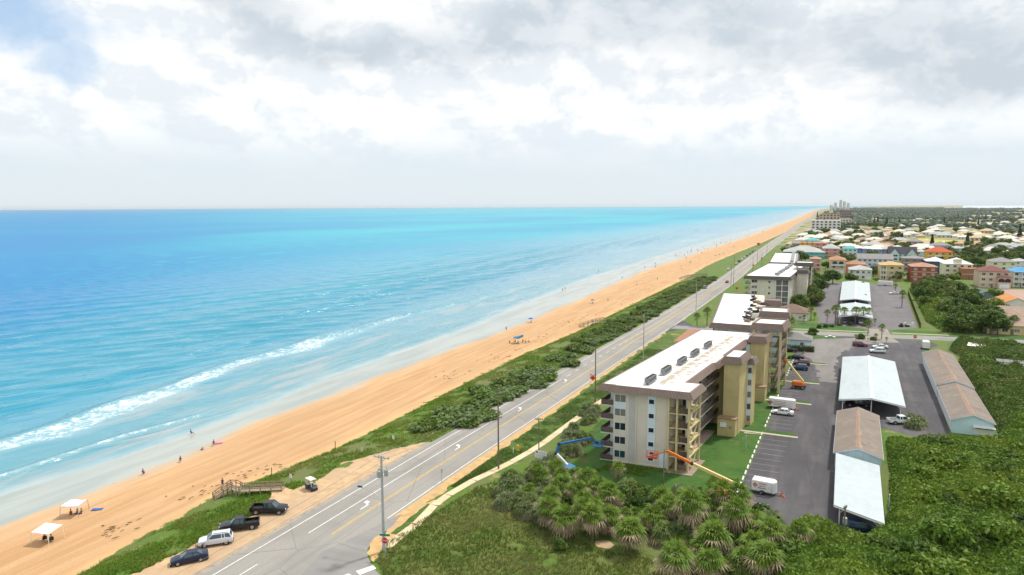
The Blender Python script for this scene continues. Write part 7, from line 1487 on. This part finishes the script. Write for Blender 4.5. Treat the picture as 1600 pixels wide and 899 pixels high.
# low white walls at the lot mouth
p = at(1414,510); t = thing('entrance_wall','low white entrance pillars at the corner of the north lot','wall',(p.x,p.y,0))
for x in (0,2.6): MB().box(x-.3,x+.3,-.3,.3,0,1.5).box(x-.36,x+.36,-.36,.36,1.5,1.62).build('pillar', M_WHITE, t)
MB().box(.3,2.3,-.1,.1,0,.9).build('wall', M_WHITE, t)
a = at(1053,512); t = thing('garden_fence','low white fence panel beside the brick drive','fence',(-41.5,197.5,0),R(5)); MB().box(0,5,-.03,.03,.1,1.3).build('panel', M_PBLUE, t)
for x in (0,2.5,5): MB().box(x-.07,x+.07,.032,.15,0,1.4).build('post', M_WHITE, t)
struct('brick_drive', MB().sheet([(-50.2,246),(-40,250),(-40,262),(-43,276),(-49.8,272)],.033), mat('brick_paving',(.40,.17,.10),.9,.25,2.5,c2=(.32,.20,.14),scale2=.4))
ba = at(1296,548)
p = at(1291,529); t = thing('patio_table','white patio tables and chairs by the pool house','patio set',(p.x,p.y,0))
for x,y in ((0,0),(2.6,.6),(1.2,2.4)): MB().lathe([(.0,.74),(.6,.74),(.6,.70),(.05,.68),(.05,.04),(.3,.02),(.3,0)],x,y,12).build('table', M_WHITE, t)
# second row and beyond
house('salmon house behind the tall pale stair tower',1266,1281,424,3,W_SALM,ROSE,'hip',depth=14,wins=2,sh=3.0)
t,fr,w,d,h = house('large house with huge pale grey hip roof and teal wall beside the coast road',1225,1286,404.5,2,W_TEAL,LGREY,'hip',depth=28,rise=5.5,wins=5,sh=3.0)
house('grey green roofed house with salmon side beyond the teal one',1286,1310,404,3,W_SALM,LGREY,'hip',depth=22,rise=4,wins=2)
house('orange beach house with flat terracotta roof',1250,1272,392,3,W_ORNG,TERRA,'flat',depth=16,wins=3,sh=2.8); house('coral house with brown windows beside the orange beach house',1273,1291,394,3,W_SALM,ROSE,'hip',depth=14,wins=2)
house('white beach house with turquoise metal roof',1257,1281,384,2,W_WHITE,TEALR,'hip',depth=20,rise=3,wins=3)
house('small grey beach house by the road before the orange one',1237,1250,389,2,W_TAUPE,GREYM,'gable',depth=12,wins=2)
for i,(x0,x1,yb,wm,rm,lb) in enumerate([(1318,1338,405,W_PALEB,TEALR,'turquoise roofed townhouse at the left of the blue row'),(1334,1348,404,W_BLUE,WHITER,'blue townhouse with white roof, left one'),(1348,1362,405,W_BLUE,WHITER,'blue townhouse with white roof, middle one'),(1362,1377,406,W_BLUE,WHITER,'blue townhouse with white roof, right one'),(1376,1394,406,W_LILAC,LGREY,'lilac blue townhouse with grey roof'),(1392,1414,404,W_LILAC,WHITER,'lilac house with white roof behind the ice blue gabled house')]):
    house(lb,x0,x1,yb,3,wm,rm,'hip',depth=14,rise=2.4,wins=3,sh=3.1)
t,fr,w,d,h = house('ice blue house with charcoal roof and two white front gables',1390,1430,408,2,W_PALEB,NAVYR,'gable',depth=14,rise=6,wins=6,sh=3.1)
for s in (-1,1):
    c = s*w*.30; MB().box(c-w*.16,c+w*.16,-3,-.11,0,h).add([(c-w*.16,-3,h),(c+w*.16,-3,h),(c,-3,h+4.6)],[(0,1,2)]).build('gable_front', W_PALEB, t)
    m = MB(); 
    for q in (-1,1): m.hexa([(c+q*w*.185,-3.4,h-.5),(c,-3.4,h+4.8),(c,6.8,h+4.8),(c+q*w*.185,4,h-.5),(c+q*w*.185,-3.4,h-.3),(c,-3.4,h+5.0),(c,6.8,h+5.0),(c+q*w*.185,4,h-.3)] if q < 0 else [(c,-3.4,h+4.8),(c+q*w*.185,-3.4,h-.5),(c+q*w*.185,4,h-.5),(c,6.8,h+4.8),(c,-3.4,h+5.0),(c+q*w*.185,-3.4,h-.3),(c+q*w*.185,4,h-.3),(c,6.8,h+5.0)])
    m.build('gable_roof', NAVYR, t); f2 = Frame((0,0),(1,0),(0,1))
    for z in (.9,4.0): window(f2,t,c-2.2,c+2.2,-3,z,z+1.6,3); 
house('sage green small hip roofed house right of the ice blue one',1431,1449,404,2,W_SAGE,LGREY,'hip',depth=12,wins=2)
t,fr,w,d,h = house('yellow orange house with red tile roof and white balcony',1450,1486,412,3,W_ORNG,REDR,'hip',depth=16,rise=4.2,wins=4,sh=3.2); MB().box(-w*.2,w*.05,-1.8,-.11,5.8,6.9).build('balcony', M_WHITE, t)
house('slate grey roofed house before the sunlit field',1418,1441,386,2,W_TAUPE,GREYM,'hip',depth=16,rise=4,wins=3); house('purple grey roofed house right of centre before the field',1457,1486,393,2,W_LILAC,GREYM,'hip',depth=18,rise=4,wins=3)
house('brown roofed house left of the sunlit field',1373,1400,384,1,W_BEIGE,BROWNR,'hip',depth=18,rise=5,wins=3); house('teal wall house among pines before the field',1487,1506,398,2,W_PALEB,LGREY,'hip',depth=14,wins=3); house('grey roofed villa right of the field',1540,1580,398,2,W_TAUPE,GREYM,'hip',depth=18,rise=4,wins=5); house('pale grey villa at the far right edge',1588,1612,396,2,W_WHITE,LGREY,'hip',depth=16,rise=4,wins=3)
struct('tile_courtyard', MB().sheet([(at(1535,466).x,at(1535,466).y),(at(1620,470).x,at(1620,470).y),(at(1620,453).x,at(1620,453).y),(at(1560,452).x,at(1560,452).y)],.02), mat('rosy_pavers',(.40,.27,.22),.9,.15,.6))
# ------------------------------------------------------------------ the town beyond: one-storey houses, trees, towers
def proto_house(rm, wm, w, d, h, rise, name='town_house'):
    t = thing(name,'x','house',(0,0,0),0,'houses of the far town'); MB().box(-w/2,w/2,0,d,0,h).build('wall', wm, t); hiproof(MB(),-w/2,w/2,0,d,h+.12,h+rise,.7).build('roof', rm, t)
    k = MB(); 
    for i in range(4): k.box(-w/2+w*(i+.25)/4,-w/2+w*(i+.7)/4,-.05,-.003,.9,2.2)
    for i in range(4): MB().box(-w/2+w*(i+.25)/4,-w/2+w*(i+.7)/4,-.05,-.003,.9,2.2).build('window', M_GLASS, t)
    MB().box(w*.02,w*.05+.4,-.06,-.003,0,2.1).build('door', M_WHITE, t); return t
PAL = [('white roofed',mat('house_roof_white_tile',(.66,.63,.56),.85,.1,.6),W_WHITE),('cream roofed',roofm('cream_tile',(.58,.46,.28)),W_BEIGE),('pale grey roofed',LGREY,W_CRYEL),('rose tiled',roofm('pale_rose',(.55,.34,.24)),W_PEACH),('brown roofed',BROWNR,W_BEIGE),('taupe roofed',TAUPE,W_WHITE)]
TH = [Kind([proto_house(rm,wm,random.uniform(15,19),11,3.2,3.0)]) for _,rm,wm in PAL]
rr = random.Random(19); placed = []
FLD = pxpoly([(1395,373),(1440,372),(1560,378),(1556,384),(1440,381),(1395,380)]); 
yy = 690.0
while yy < 2500:
    x = -38+rr.uniform(0,14)-(yy>1400)*8
    lim = 70+ (yy-640)*.55+130
    while x < lim:
        px = 0
        if not inside(FLD,np.array([x]),np.array([yy]))[0] and rr.random() < .80 and not (yy < 800 and x < 220):
            k = rr.choices(range(6),[7,4,4,1.2,1,1.5])[0]; placed.append((x+rr.uniform(-4,4),yy+rr.uniform(-9,9),k))
        x += rr.uniform(20,30)*(1 if yy < 1300 else 1.45)
    yy += 38 if yy < 1300 else 62
placed = placed[:230]
for i in range(70): yy = 1450+rr.random()*2000; placed.append((rr.uniform(0,yy*.3),yy,rr.choice((0,0,2,1))))
print('houses', len(placed))
for x,y,k in placed: TH[k].put((x,y,0),rr.uniform(.85,1.25),rr.choice((0,0,PI/2,.1)),'small %s house among the trees of the far town' % PAL[k][0],'%s houses of the far town' % PAL[k][0])
for k in TH: k.done()
L_FAR = leafmat('town_tree_leaves',(.08,.14,.025),(.14,.20,.04),(.22,.22,.06),.25,.03); L_PINE = leafmat('pine_needles',(.02,.05,.022),(.035,.075,.03),None,.3,.03)
TT = Kind([make_tree('town_tree','x','tree',L_FAR,81,4.4,4.8,1.6,16,420,1.0), make_tree('town_tree','x','tree',L_MID,82,4.8,5.2,1.8,16,420,1.05), make_tree('town_tree','x','tree',L_FAR,83,4.2,4.2,1.4,14,380,1.0)])
for i in range(296):
    y = 650+rr.random()**1.25*1500; x = -42+rr.random()*(170+(y-640)*.6)
    if inside(FLD,np.array([x]),np.array([y]))[0]: continue
    TT.put((x,y,0),rr.uniform(.8,1.5),None,'rounded tree between the houses of the far town','trees of the far town')
for i in range(60):
    y = 470+rr.random()*250; x = rr.uniform(-40,-24) if i < 26 else rr.uniform(5,200)
    TT.put((x,y,0),rr.uniform(.55,1.0),None,'tree between the nearer houses beyond the lots','trees between the nearer houses')
TT.done()
def pine(label, px, py, h):
    p = at(px,py); t = thing('pine_tree',label,'pine tree',(p.x,p.y,0),rr.uniform(0,6),'tall pines above the town'); MB().tube((0,0,0),(0,0,h),.35,.08,7).build('trunk',M_BARK,t)
    rs = np.random.RandomState(int(px)); n = 900; z = h*(.16+.84*rs.rand(n)); r = (h-z)*.22*(.5+.5*np.abs(np.sin(z*2.2)))+.3; a = rs.rand(n)*2*PI; V,F_ = leaf_quads(np.column_stack([r*np.cos(a)*rs.rand(n)**.4,r*np.sin(a)*rs.rand(n)**.4,z]),.9,.1,rs); link('crown',npmesh('crown',V,F_,L_PINE),t)
for i,(px,py,h) in enumerate([(1277,341,24),(1385,354,22),(1366,353,20),(1371,352,21),(1405,352,17),(1475,352,18),(1512,350,18),(1528,356,17),(1593,372,20),(1497,345,18),(1540,345,18),(1425,341,16),(1456,386,14),(1511,384,14),(1409,379,12),(1595,345,18),(1331,345,15)]):
    pine(['dark spire like pine standing alone at the far beach end','tall dark pine left of centre above the town roofs','pine second in the dark pair above the town','pine in the dark pair above the town, right one','slim pine beside a pale villa','pine above the roofs right of centre','dark pine on the right above the cream roofs','pine right of the one above the cream roofs','dark pine at the right edge above the white villa','pine before the far wood, right part','pine before the far wood, far right','pine before the far wood, centre','pine rising in front of the sunlit field','pine rising at the right end of the sunlit field','small pine at the left end of the sunlit field','pine at the right edge of the far wood','pine behind the pale condominium by the beach'][i],px,py,h)
def block(label, px0, px1, pyb, pyt, wm, rm, rows, cols, depth=18, name='apartment_block'):
    a,b = at(px0,pyb),at(px1,pyb); w = (b-a).length; h = (pyb-pyt)*mpp(a); c = (a+b)/2; t = thing(name,label,'apartment building',(c.x,c.y,0),R(2),'far apartment blocks'); MB().box(-w/2,w/2,0,depth,0,h).build('wall',wm,t); MB().box(-w/2-.3,w/2+.3,-.3,depth+.3,h,h+.8).build('roof',rm,t)
    for i in range(rows):
        for j in range(cols):
            x = -w/2+w*(j+.25)/cols; z = h*(i+.25)/rows; MB().box(x,x+w/cols*.5,-.4,-.003,z,z+h/rows*.5).build('window',M_GLASS,t)
block('white four storey beach condominium with dark balcony stacks',1268,1312,362,345,W_WHITE,M_MEMB,4,7,26)
block('peach apartment block behind the white beach condominium',1280,1312,347,335,W_PEACH,ROSE,3,6); block('grey blue apartment block in the distance',1311,1330,344,329,W_TAUPE,GREYM,4,5); block('low cream block behind the white condominium',1312,1330,352,343,W_CRYEL,M_MEMB,3,4)
for i,(x0,x1,yt,yb) in enumerate([(1303,1307,317,329.5),(1311,1315,313,329.5),(1316.5,1321,315,329.5),(1323,1327,317.5,329.5),(1296,1301,321,330.5)]): block(['pale tower left of the tallest on the skyline','tallest pale tower on the skyline','cream tower right of the tallest on the skyline','rightmost pale tower on the skyline','low leftmost tower on the skyline'][i],x0,x1,yb,yt,mat('brightened_white_tower',(.80,.78,.72),.8,.05),M_MEMB,7,2,30,'tower_block')  # even near-white wall colour, lightened because these fronts stand in shade
# far wood and river
def far_wood():
    rs = np.random.RandomState(3); V, Fs = [], []; n = 15000
    y = 1300+rs.rand(n)**1.3*9000; x = np.where(rs.rand(n) < .3, -30+rs.rand(n)*(y*.16), y*(-.03+rs.rand(n)*.40)+30); r = (2.8+3.4*rs.rand(n))*(1+y/7000); k = 6; bx, by = [], []
    keep = (fbm(x*.006,y*.004,3) > .40) & ~((y > 8800) & (x > .125*y)); x,y,r = x[keep],y[keep],r[keep]; n = len(x); x = np.maximum(x,-40+(y>5000)*60)
    a = np.linspace(0,2*PI,k+1)[:-1]
    R1 = np.stack([np.stack([x+np.cos(t)*r*(.8+.4*rs.rand(n)),y+np.sin(t)*r*(.8+.4*rs.rand(n)),r*(.1)*np.ones(n)],-1) for t in a],1); R2 = np.stack([np.stack([x+np.cos(t+.5)*r*.8*(.7+.5*rs.rand(n)),y+np.sin(t+.5)*r*.8*(.7+.5*rs.rand(n)),r*(.75+.25*rs.rand(n))],-1) for t in a],1); Tp = np.stack([x+rs.normal(size=n),y,r*(1.15+.2*rs.rand(n))],-1)[:,None]
    V = np.concatenate([R1,R2,Tp],1).reshape(-1,3); b = np.arange(n)*(2*k+1); Fq = []
    for i in range(k):
        j = (i+1)%k; Fq += [np.stack([b+i,b+j,b+k+j],-1),np.stack([b+i,b+k+j,b+k+i],-1),np.stack([b+k+i,b+k+j,b+2*k],-1)]
    tag(link('far_wood',npmesh('far_wood',V,np.concatenate(Fq),leafmat('haze_tinted_wood_leaves',(.018,.05,.036),(.035,.078,.05),(.055,.095,.05),.02,.004,.15))),'blue green mass of distant trees spreading to the horizon',None,None,'stuff')  # bluish tint puts the distance haze into the leaf colour
far_wood()
struct('river', MB().add([(1380,9500,.6),(4700,9500,.6),(15000,30000,.6),(4380,30000,.6)],[(0,1,2,3)]), mat('river_water',(.55,.66,.74),.3,.05,.002,spec=.4))
